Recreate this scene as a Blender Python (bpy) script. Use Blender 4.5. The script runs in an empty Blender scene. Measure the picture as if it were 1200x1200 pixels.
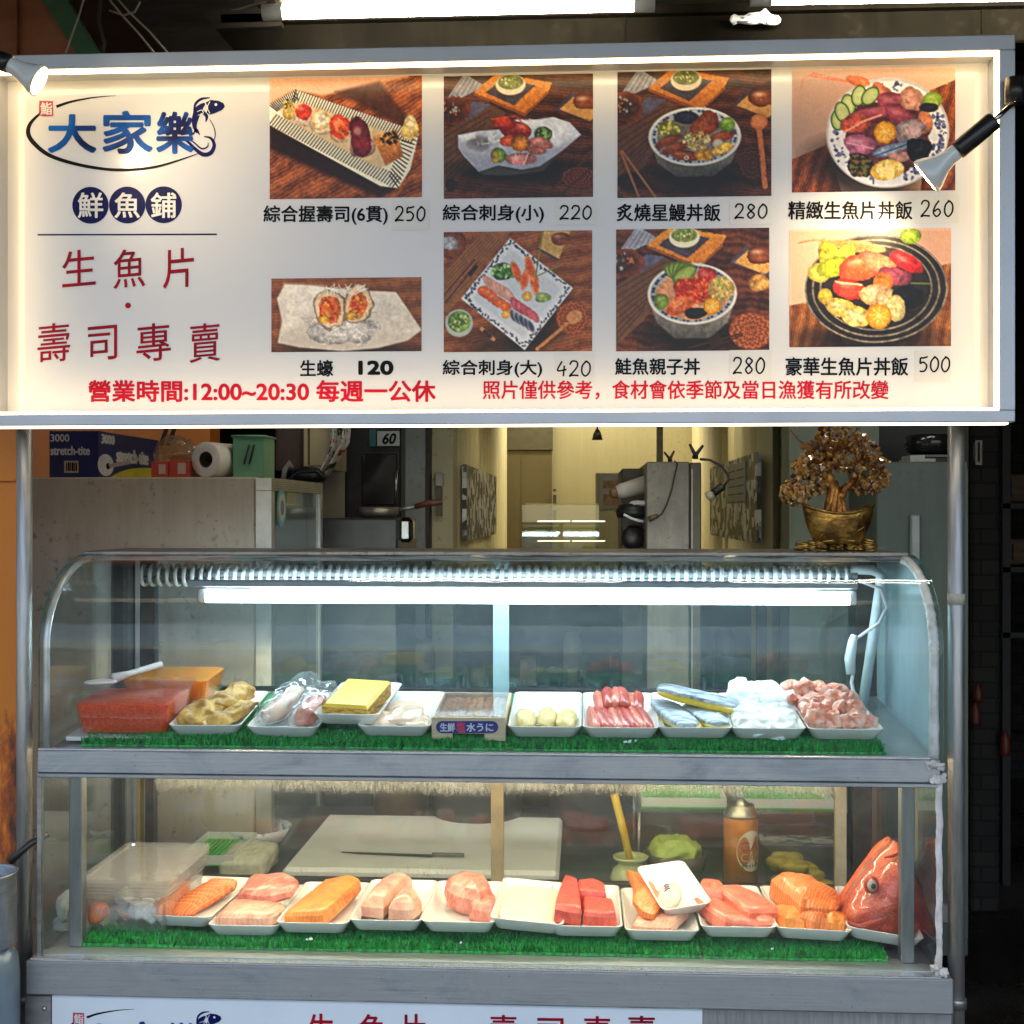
import bpy, math, random
import numpy as np
from mathutils import Vector, Matrix, Euler, noise
R = math.radians
PI = math.pi
SC = bpy.context.scene
COL = SC.collection

# ------------------------------------------------------------------ camera
F = 1500.0; VX, VY = 685.0, 600.0; DIST = 2.12; EYE = 1.45
PHI = math.atan((VX - 600) / F)
CX = 0.155
cam_d = bpy.data.cameras.new('camera'); cam = bpy.data.objects.new('camera', cam_d); COL.objects.link(cam)
cam.location = (CX, -DIST, EYE); cam.rotation_euler = (R(90), 0, PHI)
cam_d.sensor_width = 36; cam_d.lens = 36 * F / 1200; cam_d.shift_y = -(600 - VY) / 1200
cam_d.clip_start = 0.05; cam_d.clip_end = 500
SC.camera = cam

# ------------------------------------------------------------------ world, sun, exposure
w = bpy.data.worlds.new("World"); SC.world = w; w.use_nodes = True
nt = w.node_tree; bgn = nt.nodes['Background']
sky = nt.nodes.new('ShaderNodeTexSky'); sky.sky_type = 'NISHITA'; sky.sun_disc = False
SUN_EL, SUN_AZ = R(50), R(180)
sky.sun_elevation = SUN_EL; sky.sun_rotation = SUN_AZ
nt.links.new(sky.outputs[0], bgn.inputs[0]); bgn.inputs[1].default_value = 0.13
sun_d = bpy.data.lights.new('sun', 'SUN'); sun_d.energy = 0.5; sun_d.angle = R(12); sun_d.color = (1, .95, .88)
sun = bpy.data.objects.new('sun', sun_d); COL.objects.link(sun)
sun.rotation_euler = (R(90) - SUN_EL, 0, R(180) - SUN_AZ); sun.location = (0, -6, 8)
SC.view_settings.view_transform = 'Standard'; SC.view_settings.look = 'None'
SC.view_settings.exposure = 1.15; SC.view_settings.gamma = 1.0
SC.render.engine = 'CYCLES'
cy = SC.cycles
cy.use_denoising = True
try: cy.denoiser = 'OPENIMAGEDENOISE'
except Exception: pass
cy.max_bounces = 12; cy.transparent_max_bounces = 24; cy.diffuse_bounces = 4; cy.glossy_bounces = 5
cy.transmission_bounces = 6; cy.caustics_reflective = False; cy.caustics_refractive = False
cy.sample_clamp_indirect = 4.0

# strengths of the lamps the place has
LED_E = 7.6; TUBE_E = 16.0; TOP_TUBE_E = 27.0; SHELF_LED_E = 27.0; UNDER_LED_E = 2.5; SPOT_W = 2.1

# ------------------------------------------------------------------ helpers
def at(px, py, Y):
    u = (px - 600) / F; v = (VY - py) / F
    dx = u * math.cos(PHI) - math.sin(PHI); dy = u * math.sin(PHI) + math.cos(PHI)
    t = (Y + DIST) / dy
    return Vector((CX + t * dx, Y, EYE + t * v))
def X(px, Y): return at(px, 514, Y).x
def Z(py, Y, px=575): return at(px, py, Y).z

def srgb(r, g, b):
    def f(c):
        c /= 255.0
        return c / 12.92 if c <= .04045 else ((c + .055) / 1.055) ** 2.4
    return (f(r), f(g), f(b))

class MB:
    def __init__(s): s.v = []; s.f = []; s.m = []; s.s = []; s.M = Matrix()
    def add(s, vs, fs, mi=0, smooth=False):
        n = len(s.v); s.v += [s.M @ Vector(v) for v in vs]
        for f in fs: s.f.append(tuple(n + i for i in f)); s.m.append(mi); s.s.append(smooth)
        return s
    def box(s, a, b, mi=0, bev=0.0):
        x0, y0, z0 = [min(p, q) for p, q in zip(a, b)]; x1, y1, z1 = [max(p, q) for p, q in zip(a, b)]
        bev = min(bev, .45 * min(x1 - x0, y1 - y0, z1 - z0))
        if bev <= 0:
            vs = [(x, y, z) for z in (z0, z1) for y in (y0, y1) for x in (x0, x1)]
            return s.add(vs, [(0, 2, 3, 1), (4, 5, 7, 6), (0, 1, 5, 4), (2, 6, 7, 3), (0, 4, 6, 2), (1, 3, 7, 5)], mi)
        B = bev; vs = []; idx = {}
        for i, x in enumerate((x0, x1)):
            for j, y in enumerate((y0, y1)):
                for k, z in enumerate((z0, z1)):
                    sx, sy, sz = (1, -1)[i], (1, -1)[j], (1, -1)[k]
                    for ax in range(3):
                        idx[i, j, k, ax] = len(vs)
                        p = [x + sx * B, y + sy * B, z + sz * B]; p[ax] = (x, y, z)[ax]; vs.append(p)
        fs = []
        def q(*k): fs.append(tuple(idx[a] for a in k))
        for e in (0, 1):
            fl = (lambda l: l) if e else (lambda l: l[::-1])
            q(*fl([(e, 0, 0, 0), (e, 1, 0, 0), (e, 1, 1, 0), (e, 0, 1, 0)]))
            q(*fl([(0, e, 0, 1), (0, e, 1, 1), (1, e, 1, 1), (1, e, 0, 1)]))
            q(*fl([(0, 0, e, 2), (1, 0, e, 2), (1, 1, e, 2), (0, 1, e, 2)]))
        for a in (0, 1):
            for b_ in (0, 1):
                q((0, a, b_, 1), (1, a, b_, 1), (1, a, b_, 2), (0, a, b_, 2))
                q((a, 0, b_, 0), (a, 1, b_, 0), (a, 1, b_, 2), (a, 0, b_, 2))
                q((a, b_, 0, 0), (a, b_, 1, 0), (a, b_, 1, 1), (a, b_, 0, 1))
                for c in (0, 1): q((a, b_, c, 0), (a, b_, c, 1), (a, b_, c, 2))
        return s.add(vs, fs, mi)
    def tube(s, pts, r, n=10, mi=0, caps=True, closed=False):
        pts = [Vector(p) for p in pts]; k = len(pts)
        rs = r if isinstance(r, (list, tuple)) else [r] * k
        vs = []; up = None
        for i, p in enumerate(pts):
            if closed: t = pts[(i + 1) % k] - pts[i - 1]
            else: t = pts[min(i + 1, k - 1)] - pts[max(i - 1, 0)]
            t = t.normalized() if t.length > 1e-9 else Vector((0, 0, 1))
            if up is None: up = t.orthogonal().normalized()
            up = (up - t * up.dot(t)); up = up.normalized() if up.length > 1e-6 else t.orthogonal().normalized()
            b = t.cross(up)
            for j in range(n):
                a = 2 * PI * j / n; vs.append(p + (up * math.cos(a) + b * math.sin(a)) * rs[i])
        fs = []
        for i in range(k if closed else k - 1):
            for j in range(n):
                a0 = i * n + j; a1 = i * n + (j + 1) % n; c = ((i + 1) % k) * n
                fs.append((a0, a1, c + (j + 1) % n, c + j))
        if caps and not closed: fs.append(tuple(range(n))[::-1]); fs.append(tuple((k - 1) * n + j for j in range(n)))
        return s.add(vs, fs, mi, True)
    def lathe(s, prof, n=32, mi=0, c=(0, 0, 0), M=None, caps=True):
        M = M or Matrix.Translation(c); vs = []; fs = []
        for (r, z) in prof:
            for j in range(n):
                a = 2 * PI * j / n; vs.append(M @ Vector((r * math.cos(a), r * math.sin(a), z)))
        for i in range(len(prof) - 1):
            for j in range(n):
                fs.append((i * n + j, i * n + (j + 1) % n, (i + 1) * n + (j + 1) % n, (i + 1) * n + j))
        if len(prof) == 2 or abs(prof[0][0] - prof[-1][0]) + abs(prof[0][1] - prof[-1][1]) < 1e-6: caps = False
        if caps and prof[0][0] > 1e-6: fs.append(tuple(range(n))[::-1])
        if caps and prof[-1][0] > 1e-6: fs.append(tuple((len(prof) - 1) * n + j for j in range(n)))
        return s.add(vs, fs, mi, True)
    def prism(s, poly, d, mi=0):          # poly: list of 3D points, d: offset vector
        poly = [Vector(p) for p in poly]; d = Vector(d); n = len(poly)
        vs = poly + [p + d for p in poly]
        fs = [tuple(range(n)), tuple(range(2 * n - 1, n - 1, -1))] + [(i, n + i, n + (i + 1) % n, (i + 1) % n) for i in range(n)]
        return s.add(vs, fs, mi)
    def sheet(s, f, nu, nv, mi=0, smooth=True, thick=None):   # f(u,v) -> point, u,v in 0..1
        vs = [Vector(f(i / nu, j / nv)) for j in range(nv + 1) for i in range(nu + 1)]
        W = nu + 1
        fs = [(j * W + i, j * W + i + 1, (j + 1) * W + i + 1, (j + 1) * W + i) for j in range(nv) for i in range(nu)]
        return s.add(vs, fs, mi, smooth)
    def blob(s, c, size, e=2.4, n=9, amp=.0, ns=30., seed=0, rot=(0, 0, 0), warp=None, mi=0):
        sx, sy, sz = [q / 2 for q in size]; vs = []; fs = []; key = {}
        RM = Matrix.Translation(c) @ Euler(rot).to_matrix().to_4x4()
        off = Vector((seed * 7.3, seed * 3.1, seed * 5.7))
        def vid(p):
            k = tuple(round(q, 5) for q in p)
            if k not in key:
                a = [math.tan(q * PI / 4) for q in p]
                d = sum(abs(q) ** e for q in a) ** (1 / e)
                v = Vector((a[0] / d * sx, a[1] / d * sy, a[2] / d * sz))
                if warp: v = Vector(warp(v))
                if amp: v += (noise.noise_vector(v * ns + off) + .5 * noise.noise_vector(v * ns * 2.3 + off)) * amp
                key[k] = len(vs); vs.append(RM @ v)
            return key[k]
        for ax in range(3):
            for sg in (-1, 1):
                b_, c_ = [(1, 2), (2, 0), (0, 1)][ax]
                for i in range(n):
                    for j in range(n):
                        qd = []
                        for di, dj in ((0, 0), (1, 0), (1, 1), (0, 1)):
                            p = [0, 0, 0]; p[ax] = sg; p[b_] = -1 + 2 * (i + di) / n; p[c_] = -1 + 2 * (j + dj) / n
                            qd.append(vid(p))
                        fs.append(tuple(qd if sg > 0 else qd[::-1]))
        return s.add(vs, fs, mi, True)
    def slab(s, outline, h, c=(0, 0, 0), rot=(0, 0, 0), dome=.15, amp=.0015, ns=40., seed=0, mi=0, cut=.93, plane='XY', hfun=None, flat=True):
        """a cut piece with its own outline: upright sides, crisp top edge, slightly domed uneven top"""
        P = [Vector((x, y)) for x, y in outline]; pts = []; m = len(P)
        for i in range(m):
            a, b = P[i], P[(i + 1) % m]; q0, q3 = P[i - 1], P[(i + 2) % m]
            for j in range(5):
                t = j / 5; lin = a + (b - a) * t; cr = .5 * ((2 * a) + (b - q0) * t + (2 * q0 - 5 * a + 4 * b - q3) * t * t + (3 * a - q0 - 3 * b + q3) * t ** 3); pts.append(lin * .8 + cr * .2)
        n = len(pts); g = sum(pts, Vector((0, 0))) / n; off = Vector((seed * 3.7, seed * 9.1, seed * 1.3)); sz = max((p - g).length for p in pts)
        RM = Matrix.Translation(c) @ Euler(rot).to_matrix().to_4x4(); vs = []; fs = []
        for k_, (f, z) in enumerate(((.90, 0), (1.0, .22), (1.0, .78), (cut + .03, .95), (cut - .05, 1.0), (.72, 1.0), (.5, 1.0), (.28, 1.0), (.1, 1.0))):
            for p in pts:
                q = g + (p - g) * f; zz = h * z
                if z >= .95: zz += h * dome * (1 - f * f)
                if hfun: zz *= hfun((q - g) / sz)
                v = Vector((q.x, q.y, zz)) if plane == 'XY' else Vector((q.x, -zz, q.y))
                if amp and z > 0: v += (noise.noise_vector(Vector((q.x, q.y, z * h)) * ns + off) + .5 * noise.noise_vector(Vector((q.x, q.y, z * h)) * ns * 2.7 + off)) * amp
                vs.append(RM @ v)
        for k_ in range(8): fs += [(k_ * n + j, k_ * n + (j + 1) % n, (k_ + 1) * n + (j + 1) % n, (k_ + 1) * n + j) for j in range(n)]
        fs.append(tuple(range(n))[::-1]); fs.append(tuple(8 * n + j for j in range(n))); s.add(vs, fs, mi, True)
        nf = len(fs); s.s[-nf:] = [i >= 3 * n or not flat for i in range(nf)]; return s
    def build(s, name, mats, parent=None, sub=None):
        me = bpy.data.meshes.new(name)
        off = parent_loc(parent)
        me.from_pydata([v - off for v in s.v], [], s.f)
        if not isinstance(mats, (list, tuple)): mats = [mats]
        for m in mats: me.materials.append(m)
        me.polygons.foreach_set('material_index', s.m); me.polygons.foreach_set('use_smooth', s.s)
        me.update()
        o = bpy.data.objects.new(name, me); COL.objects.link(o)
        if parent: o.parent = parent
        return o
def parent_loc(p):
    l = Vector((0, 0, 0))
    while p is not None: l = l + p.location; p = p.parent
    return l
def tag(o, label=None, cat=None, group=None, kind=None):
    if label: o['label'] = label
    if cat: o['category'] = cat
    if group: o['group'] = group
    if kind: o['kind'] = kind
    return o
def thing(name, label, cat, loc=(0, 0, 0), group=None, rot=(0, 0, 0)):
    o = bpy.data.objects.new(name, None); COL.objects.link(o); o.location = loc; o.rotation_euler = rot
    o.empty_display_size = .05
    return tag(o, label, cat, group)
def one(name, mb, mats, label, cat, group=None, kind=None):
    """a thing that is one mesh; its origin goes to the middle of its base"""
    n = len(mb.v); xs = [v.x for v in mb.v]; ys = [v.y for v in mb.v]; zs = [v.z for v in mb.v]
    c = Vector(((min(xs) + max(xs)) / 2, (min(ys) + max(ys)) / 2, min(zs)))
    mb.v = [v - c for v in mb.v]; o = mb.build(name, mats); o.location = c
    return tag(o, label, cat, group, kind)
def frand(a, b): return random.uniform(a, b)

# ------------------------------------------------------------------ materials
def _new(name):
    m = bpy.data.materials.new(name); m.use_nodes = True; n = m.node_tree
    for x in list(n.nodes): n.nodes.remove(x)
    out = n.nodes.new('ShaderNodeOutputMaterial'); return m, n, out
def _coord(n, scale=(1, 1, 1), kind='Object'):
    tc = n.nodes.new('ShaderNodeTexCoord'); mp = n.nodes.new('ShaderNodeMapping'); mp.inputs['Scale'].default_value = scale
    n.links.new(tc.outputs[kind], mp.inputs[0]); return mp.outputs[0]
def _noise(n, co, scale, detail=4, rough=.55, dist=0):
    t = n.nodes.new('ShaderNodeTexNoise'); t.inputs['Scale'].default_value = scale; t.inputs['Detail'].default_value = detail
    t.inputs['Roughness'].default_value = rough; t.inputs['Distortion'].default_value = dist
    n.links.new(co, t.inputs['Vector']); return t.outputs[0]
def _ramp(n, fac, stops):
    r = n.nodes.new('ShaderNodeValToRGB'); el = r.color_ramp.elements
    while len(el) < len(stops): el.new(.5)
    for e, (p, c) in zip(el, stops): e.position = p; e.color = (*c, 1) if len(c) == 3 else c
    n.links.new(fac, r.inputs[0]); return r.outputs[0]
def _bump(n, h, strength, dist=.01):
    b = n.nodes.new('ShaderNodeBump'); b.inputs['Strength'].default_value = strength; b.inputs['Distance'].default_value = dist
    n.links.new(h, b.inputs['Height']); return b.outputs[0]
def M(name, col, rough=.5, metal=0., col2=None, vs=25., stretch=(1, 1, 1), bump=0., bs=80., sss=0., coat=0., lo=.35, hi=.65, detail=4,
      spec=.5, roughvar=0., dist=0.):
    m, n, out = _new(name); p = n.nodes.new('ShaderNodeBsdfPrincipled'); n.links.new(p.outputs[0], out.inputs[0])
    p.inputs['Roughness'].default_value = rough; p.inputs['Metallic'].default_value = metal
    p.inputs['Specular IOR Level'].default_value = spec
    co = _coord(n, stretch)
    c2 = col2 or tuple(c * .8 for c in col)
    t = _noise(n, co, vs, detail, .6, dist)
    n.links.new(_ramp(n, t, [(lo, c2), (hi, col)]), p.inputs['Base Color'])
    if bump: n.links.new(_bump(n, _noise(n, co, bs, 3), bump, .004), p.inputs['Normal'])
    if roughvar:
        mr = n.nodes.new('ShaderNodeMapRange'); mr.inputs[3].default_value = max(0.02, rough - roughvar); mr.inputs[4].default_value = rough + roughvar
        n.links.new(t, mr.inputs[0]); n.links.new(mr.outputs[0], p.inputs['Roughness'])
    if sss: p.inputs['Subsurface Weight'].default_value = sss; p.inputs['Subsurface Radius'].default_value = (.02, .008, .005); p.inputs['Subsurface Scale'].default_value = .4
    if coat: p.inputs['Coat Weight'].default_value = coat; p.inputs['Coat Roughness'].default_value = .06
    return m
def EM(name, col, e):
    m, n, out = _new(name); x = n.nodes.new('ShaderNodeEmission'); x.inputs[0].default_value = (*col, 1); x.inputs[1].default_value = e
    n.links.new(x.outputs[0], out.inputs[0]); return m
def GLASS(name, tint=(.93, .97, .96), refl=.05, milky=None, milk_col=(.8, .9, .95), rough=.015, wob=0., graz=.85):
    """clear sheet: transparent + mirror by viewing angle, milky(n) gives a 0..1 mask of film or condensation"""
    m, n, out = _new(name); L = n.links.new
    tr = n.nodes.new('ShaderNodeBsdfTransparent'); tr.inputs[0].default_value = (*tint, 1)
    gl = n.nodes.new('ShaderNodeBsdfGlossy'); gl.inputs['Roughness'].default_value = rough; gl.inputs[0].default_value = (.9, .95, 1, 1)
    lw = n.nodes.new('ShaderNodeLayerWeight'); lw.inputs[0].default_value = .5
    pw = n.nodes.new('ShaderNodeMath'); pw.operation = 'POWER'; pw.inputs[1].default_value = 4.0; L(lw.outputs['Facing'], pw.inputs[0])
    ma = n.nodes.new('ShaderNodeMath'); ma.operation = 'MULTIPLY_ADD'; ma.inputs[1].default_value = graz; ma.inputs[2].default_value = refl; L(pw.outputs[0], ma.inputs[0])
    if wob:
        nb = _bump(n, _noise(n, _coord(n), 14, 2), wob, .02); L(nb, gl.inputs['Normal'])
    mx = n.nodes.new('ShaderNodeMixShader'); L(ma.outputs[0], mx.inputs[0]); L(tr.outputs[0], mx.inputs[1]); L(gl.outputs[0], mx.inputs[2])
    last = mx.outputs[0]
    if milky:
        d = n.nodes.new('ShaderNodeBsdfDiffuse'); d.inputs[0].default_value = (*milk_col, 1)
        t2 = n.nodes.new('ShaderNodeBsdfTranslucent'); t2.inputs[0].default_value = (*milk_col, 1)
        a = n.nodes.new('ShaderNodeMixShader'); a.inputs[0].default_value = .5; L(d.outputs[0], a.inputs[1]); L(t2.outputs[0], a.inputs[2])
        mm = n.nodes.new('ShaderNodeMixShader'); L(milky(n), mm.inputs[0]); L(last, mm.inputs[1]); L(a.outputs[0], mm.inputs[2]); last = mm.outputs[0]
    L(last, out.inputs[0]); return m
def _math(n, op, a, b=None, clamp=False):
    x = n.nodes.new('ShaderNodeMath'); x.operation = op; x.use_clamp = clamp
    for i, q in enumerate((a, b)):
        if q is None: continue
        if isinstance(q, (int, float)): x.inputs[i].default_value = q
        else: n.links.new(q, x.inputs[i])
    return x.outputs[0]
def film(level=.06, scale=12, amp=.1, stretch=(1, 1, 1)):
    def f(n):
        return _math(n, 'MULTIPLY_ADD' if False else 'ADD', _math(n, 'MULTIPLY', _noise(n, _coord(n, stretch), scale, 5, .65), amp), level - amp * .5, True)
    return f
# ------------------------------------------------------------------ shared materials
steel = M('brushed_steel', (.34, .37, .39), .36, .85, (.25, .275, .29), 4, (1, 12, 26), bump=.02, bs=40, roughvar=.08)
def grimy_steel(name, c1, c2, rough):
    m, n, out = _new(name); p = n.nodes.new('ShaderNodeBsdfPrincipled'); L = n.links.new; L(p.outputs[0], out.inputs[0])
    scr = _noise(n, _coord(n, (2, 60, 140)), 4, 6, .75); blot = _noise(n, _coord(n, (1, 1, 2.2)), 7, 6, .68, .6); spk = _noise(n, _coord(n), 160, 2)
    t = _math(n, 'ADD', _math(n, 'MULTIPLY', scr, .45), _math(n, 'MULTIPLY', blot, .65))
    base = _ramp(n, t, [(.34, tuple(q * .6 for q in c2)), (.46, tuple(q * 1.1 for q in c2)), (.62, c1), (.78, tuple(min(1, q * 1.15) for q in c1))])
    mx = n.nodes.new('ShaderNodeMix'); mx.data_type = 'RGBA'; L(_ramp(n, spk, [(.70, (0, 0, 0)), (.74, (.7, .7, .7))]), mx.inputs['Factor']); L(base, mx.inputs['A']); mx.inputs['B'].default_value = (.05, .045, .04, 1)
    L(mx.outputs['Result'], p.inputs['Base Color']); p.inputs['Metallic'].default_value = .8
    L(_ramp(n, blot, [(.35, (rough + .22,) * 3), (.65, (rough - .06,) * 3)]), p.inputs['Roughness']); L(_bump(n, _math(n, 'ADD', scr, _math(n, 'MULTIPLY', blot, 1.5)), .10, .003), p.inputs['Normal']); return m
def grimy_paint(name, c1, c2, rough=.5, metal=0., sc=3., dirt=(.06, .05, .04), spec=.5):
    m, n, out = _new(name); p = n.nodes.new('ShaderNodeBsdfPrincipled'); L = n.links.new; L(p.outputs[0], out.inputs[0])
    a = _noise(n, _coord(n), sc, 7, .62, .4); run = _noise(n, _coord(n, (14, 14, 1.2)), 2, 5, .7); spk = _noise(n, _coord(n), 55, 3, .6)
    base = _ramp(n, _math(n, 'ADD', _math(n, 'MULTIPLY', a, .6), _math(n, 'MULTIPLY', run, .4)), [(.36, c2), (.60, c1)])
    mx = n.nodes.new('ShaderNodeMix'); mx.data_type = 'RGBA'; L(_ramp(n, _math(n, 'ADD', _math(n, 'MULTIPLY', spk, .7), _math(n, 'MULTIPLY', a, .45)), [(.66, (0, 0, 0)), (.76, (.65, .65, .65))]), mx.inputs['Factor']); L(base, mx.inputs['A']); mx.inputs['B'].default_value = (*dirt, 1)
    L(mx.outputs['Result'], p.inputs['Base Color']); p.inputs['Specular IOR Level'].default_value = spec; p.inputs['Metallic'].default_value = metal; p.inputs['Roughness'].default_value = rough; L(_bump(n, a, .08, .01), p.inputs['Normal']); return m
steel = grimy_steel('grimy_steel', (.40, .43, .45), (.27, .295, .31), .34)
steel_dull = M('worn_steel', (.36, .37, .37), .42, .8, (.26, .26, .26), 9, (1, 8, 8), bump=.04, bs=50)
steel_pipe = M('steel_pipe', (.40, .40, .385), .42, .8, (.27, .265, .25), 9, (12, 12, 1), roughvar=.1, bump=.05, bs=60)
alu = M('painted_aluminium', (.52, .54, .58), .42, .35, (.44, .46, .50), 5, (1, 1, 1))
white_melamine = M('white_melamine', (.80, .79, .75), .22, 0, (.74, .73, .68), 30, coat=.2)
white_plastic = M('white_plastic', (.78, .79, .80), .4, 0, (.70, .72, .74), 12)
black_plastic = M('black_plastic', (.012, .012, .013), .35, 0, (.02, .02, .02))
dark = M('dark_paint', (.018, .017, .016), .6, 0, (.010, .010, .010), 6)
dark_wood = M('dark_timber', (.035, .026, .018), .8, 0, (.012, .010, .008), 5, (1, 6, 6), bump=.4, bs=20)
orange_paint = M('orange_paint', (.62, .19, .014), .55, 0, (.48, .13, .010), 3, bump=.1, bs=15)
caulk = M('white_sealant', (.78, .76, .74), .5, 0, (.50, .47, .43), 40, bump=.6, bs=60)
clear_edge = M('glass_edge', (.05, .30, .27), .1, 0, (.03, .2, .18), 4, coat=.5)
led_warm = EM('warm_led', (1, .70, .33), LED_E)
tube_white = EM('cool_fluorescent', (.76, .93, 1.0), TUBE_E)
tube_top = EM('ceiling_fluorescent', (1.0, .90, .72), TOP_TUBE_E)
shelf_led = EM('shelf_led', (1, .83, .56), SHELF_LED_E)
under_led = EM('under_sign_led', (1, .84, .58), UNDER_LED_E)
glass_front = GLASS('curved_glass', (.95, .985, .98), .013, film(-.006, 5, .035, (.6, 6, 9)), (.75, .9, 1.0), .01, .05)
glass_plain = GLASS('plain_glass', (.94, .97, .965), .03, film(.012, 8, .05), (.75, .85, .9))
clear_plastic = GLASS('clear_plastic', (.97, .97, .97), .045, film(.015, 25, .05), (.85, .88, .92), .04, .2)
crystal_plastic = GLASS('crystal_plastic', (.985, .985, .985), .03, None, rough=.03, wob=.1, graz=.30)
cloudy_plastic = GLASS('cloudy_plastic', (.96, .95, .94), .06, film(.085, 18, .10), (.88, .86, .84), .08, .15)
frost_plastic = GLASS('frosted_plastic', (.95, .93, .90), .06, film(.16, 20, .12), (.86, .84, .80), .10, .1)
wrap_plastic = GLASS('cling_film', (.96, .97, .98), .06, film(.07, 60, .22), (.9, .93, .97), .10, .6)

# ------------------------------------------------------------------ ground and enclosing structure
def ground_mat():
    m, n, out = _new('dark_asphalt'); p = n.nodes.new('ShaderNodeBsdfPrincipled'); L = n.links.new; L(p.outputs[0], out.inputs[0])
    co = _coord(n); big = _noise(n, co, 1.6, 5); fine = _noise(n, co, 60, 4)
    L(_ramp(n, _math(n, 'ADD', _math(n, 'MULTIPLY', big, .6), _math(n, 'MULTIPLY', fine, .4)), [(.35, (.014, .012, .010)), (.6, (.06, .05, .042)), (.75, (.12, .10, .08))]), p.inputs['Base Color'])
    L(_ramp(n, big, [(.4, (.22,) * 3), (.6, (.75,) * 3)]), p.inputs['Roughness'])
    L(_bump(n, fine, .5, .01), p.inputs['Normal']); return m
g = MB(); g.sheet(lambda u, v: (-60 + 120 * u, -80 + 100 * v, 0), 2, 2); tag(g.build('ground', ground_mat()), kind='structure')

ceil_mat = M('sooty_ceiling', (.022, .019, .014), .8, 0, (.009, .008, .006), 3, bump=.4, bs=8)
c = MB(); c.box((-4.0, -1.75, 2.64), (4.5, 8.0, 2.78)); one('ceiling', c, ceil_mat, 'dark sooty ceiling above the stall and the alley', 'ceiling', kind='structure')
b = MB()
bl, br = at(250, 60, .62), at(1205, 40, .62)
b.box((X(255, .62), .62, Z(62, .62)), (2.2, .74, Z(20, .62)), bev=.004); b.box((X(262, .62), .60, Z(24, .62)), (2.2, .76, Z(14, .62)))
for px in (731, 1150): b.box((X(px, .62), .616, Z(60, .62)), (X(px + 1.2, .62), .622, Z(24, .62)))
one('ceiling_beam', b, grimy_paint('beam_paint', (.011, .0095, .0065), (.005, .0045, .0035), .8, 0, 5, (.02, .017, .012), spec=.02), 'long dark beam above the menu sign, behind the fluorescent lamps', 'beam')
lw = MB(); lw.box((-2.6, .9, 0), (-2.5, 8, 2.64)); lw.box((-2.49, 1.5, 0), (X(246, 1.5), 1.6, 2.64)); one('side_wall', lw, orange_paint, 'orange side wall behind the boxes on the fridge', 'wall')
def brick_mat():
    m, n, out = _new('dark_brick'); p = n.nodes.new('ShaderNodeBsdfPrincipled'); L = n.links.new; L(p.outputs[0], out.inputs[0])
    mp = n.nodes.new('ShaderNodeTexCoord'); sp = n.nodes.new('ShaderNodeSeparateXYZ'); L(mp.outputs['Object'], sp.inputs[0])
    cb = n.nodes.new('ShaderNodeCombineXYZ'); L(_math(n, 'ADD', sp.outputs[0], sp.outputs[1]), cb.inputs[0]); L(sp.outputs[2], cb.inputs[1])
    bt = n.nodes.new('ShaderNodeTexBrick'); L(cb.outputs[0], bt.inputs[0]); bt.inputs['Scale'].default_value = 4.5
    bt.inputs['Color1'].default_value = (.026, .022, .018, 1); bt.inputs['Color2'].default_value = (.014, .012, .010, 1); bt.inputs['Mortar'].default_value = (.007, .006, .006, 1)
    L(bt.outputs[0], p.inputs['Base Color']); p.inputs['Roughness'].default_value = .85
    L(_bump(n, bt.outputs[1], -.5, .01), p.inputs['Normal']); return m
brick = brick_mat()
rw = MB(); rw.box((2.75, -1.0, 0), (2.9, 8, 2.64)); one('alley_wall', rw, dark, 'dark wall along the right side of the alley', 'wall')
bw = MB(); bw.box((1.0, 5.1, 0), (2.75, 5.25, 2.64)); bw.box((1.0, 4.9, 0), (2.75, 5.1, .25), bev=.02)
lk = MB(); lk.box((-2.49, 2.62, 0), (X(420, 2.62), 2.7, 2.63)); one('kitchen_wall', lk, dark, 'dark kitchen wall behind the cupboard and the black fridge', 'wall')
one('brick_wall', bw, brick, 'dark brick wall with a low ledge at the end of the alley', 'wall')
pl = MB(); pl.box((X(1138, 2.6), 2.6, 0), (X(1172, 2.6), 2.9, 2.64), bev=.01); one('brick_pillar', pl, brick, 'narrow dark brick pillar right of the steel post', 'pillar')
fr = MB()
a0, a1 = at(1142, 516, 2.58), at(1150, 545, 2.58)
fr.box((a0.x, 2.57, a1.z), (a0.x + .008, 2.6, a0.z)); fr.box((a1.x - .008, 2.57, a1.z), (a1.x, 2.6, a0.z)); fr.box((a0.x, 2.572, a1.z), (a1.x, 2.598, a1.z + .012)); fr.box((a0.x, 2.572, a0.z - .008), (a1.x, 2.598, a0.z))
one('meter_frame', fr, M('cream_metal', (.4, .36, .28), .5), 'narrow pale metal frame high on the brick pillar', 'frame')
crate_wood = M('crate_wood', (.10, .058, .03), .7, 0, (.05, .03, .018), 8, (1, 1, 6))
for (x0, y0, x1, y1, lab) in ((1178, 555, 1215, 588, 'brown wooden box on the alley shelf, upper of two'), (1180, 632, 1218, 662, 'brown wooden box on the alley shelf, lower of two')):
    k = MB(); p0, p1 = at(x0, y1, 3.0), at(x1, y0, 3.0); k.box(p0, (p1.x, 3.3, p1.z), bev=.006); k.box((p0.x + .02, 2.985, p0.z + .02), (p1.x - .02, 3.0, p1.z - .02))
    one('wooden_box', k, crate_wood, lab, 'box')
k = MB()
for yy in (590, 664, 740):
    z = Z(yy, 3.0, 1190); k.box((X(1174, 2.95), 2.95, z - .02), (2.7, 3.4, z))
for px in (1175, 1230): k.box((X(px, 2.95), 2.95, 0), (X(px, 2.95) + .03, 2.98, 2.0))
one('alley_shelf', k, dark, 'dark metal shelf rack at the right edge of the alley', 'shelf')
red_dim = M('red_plastic', (.13, .022, .01), .5)
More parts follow.
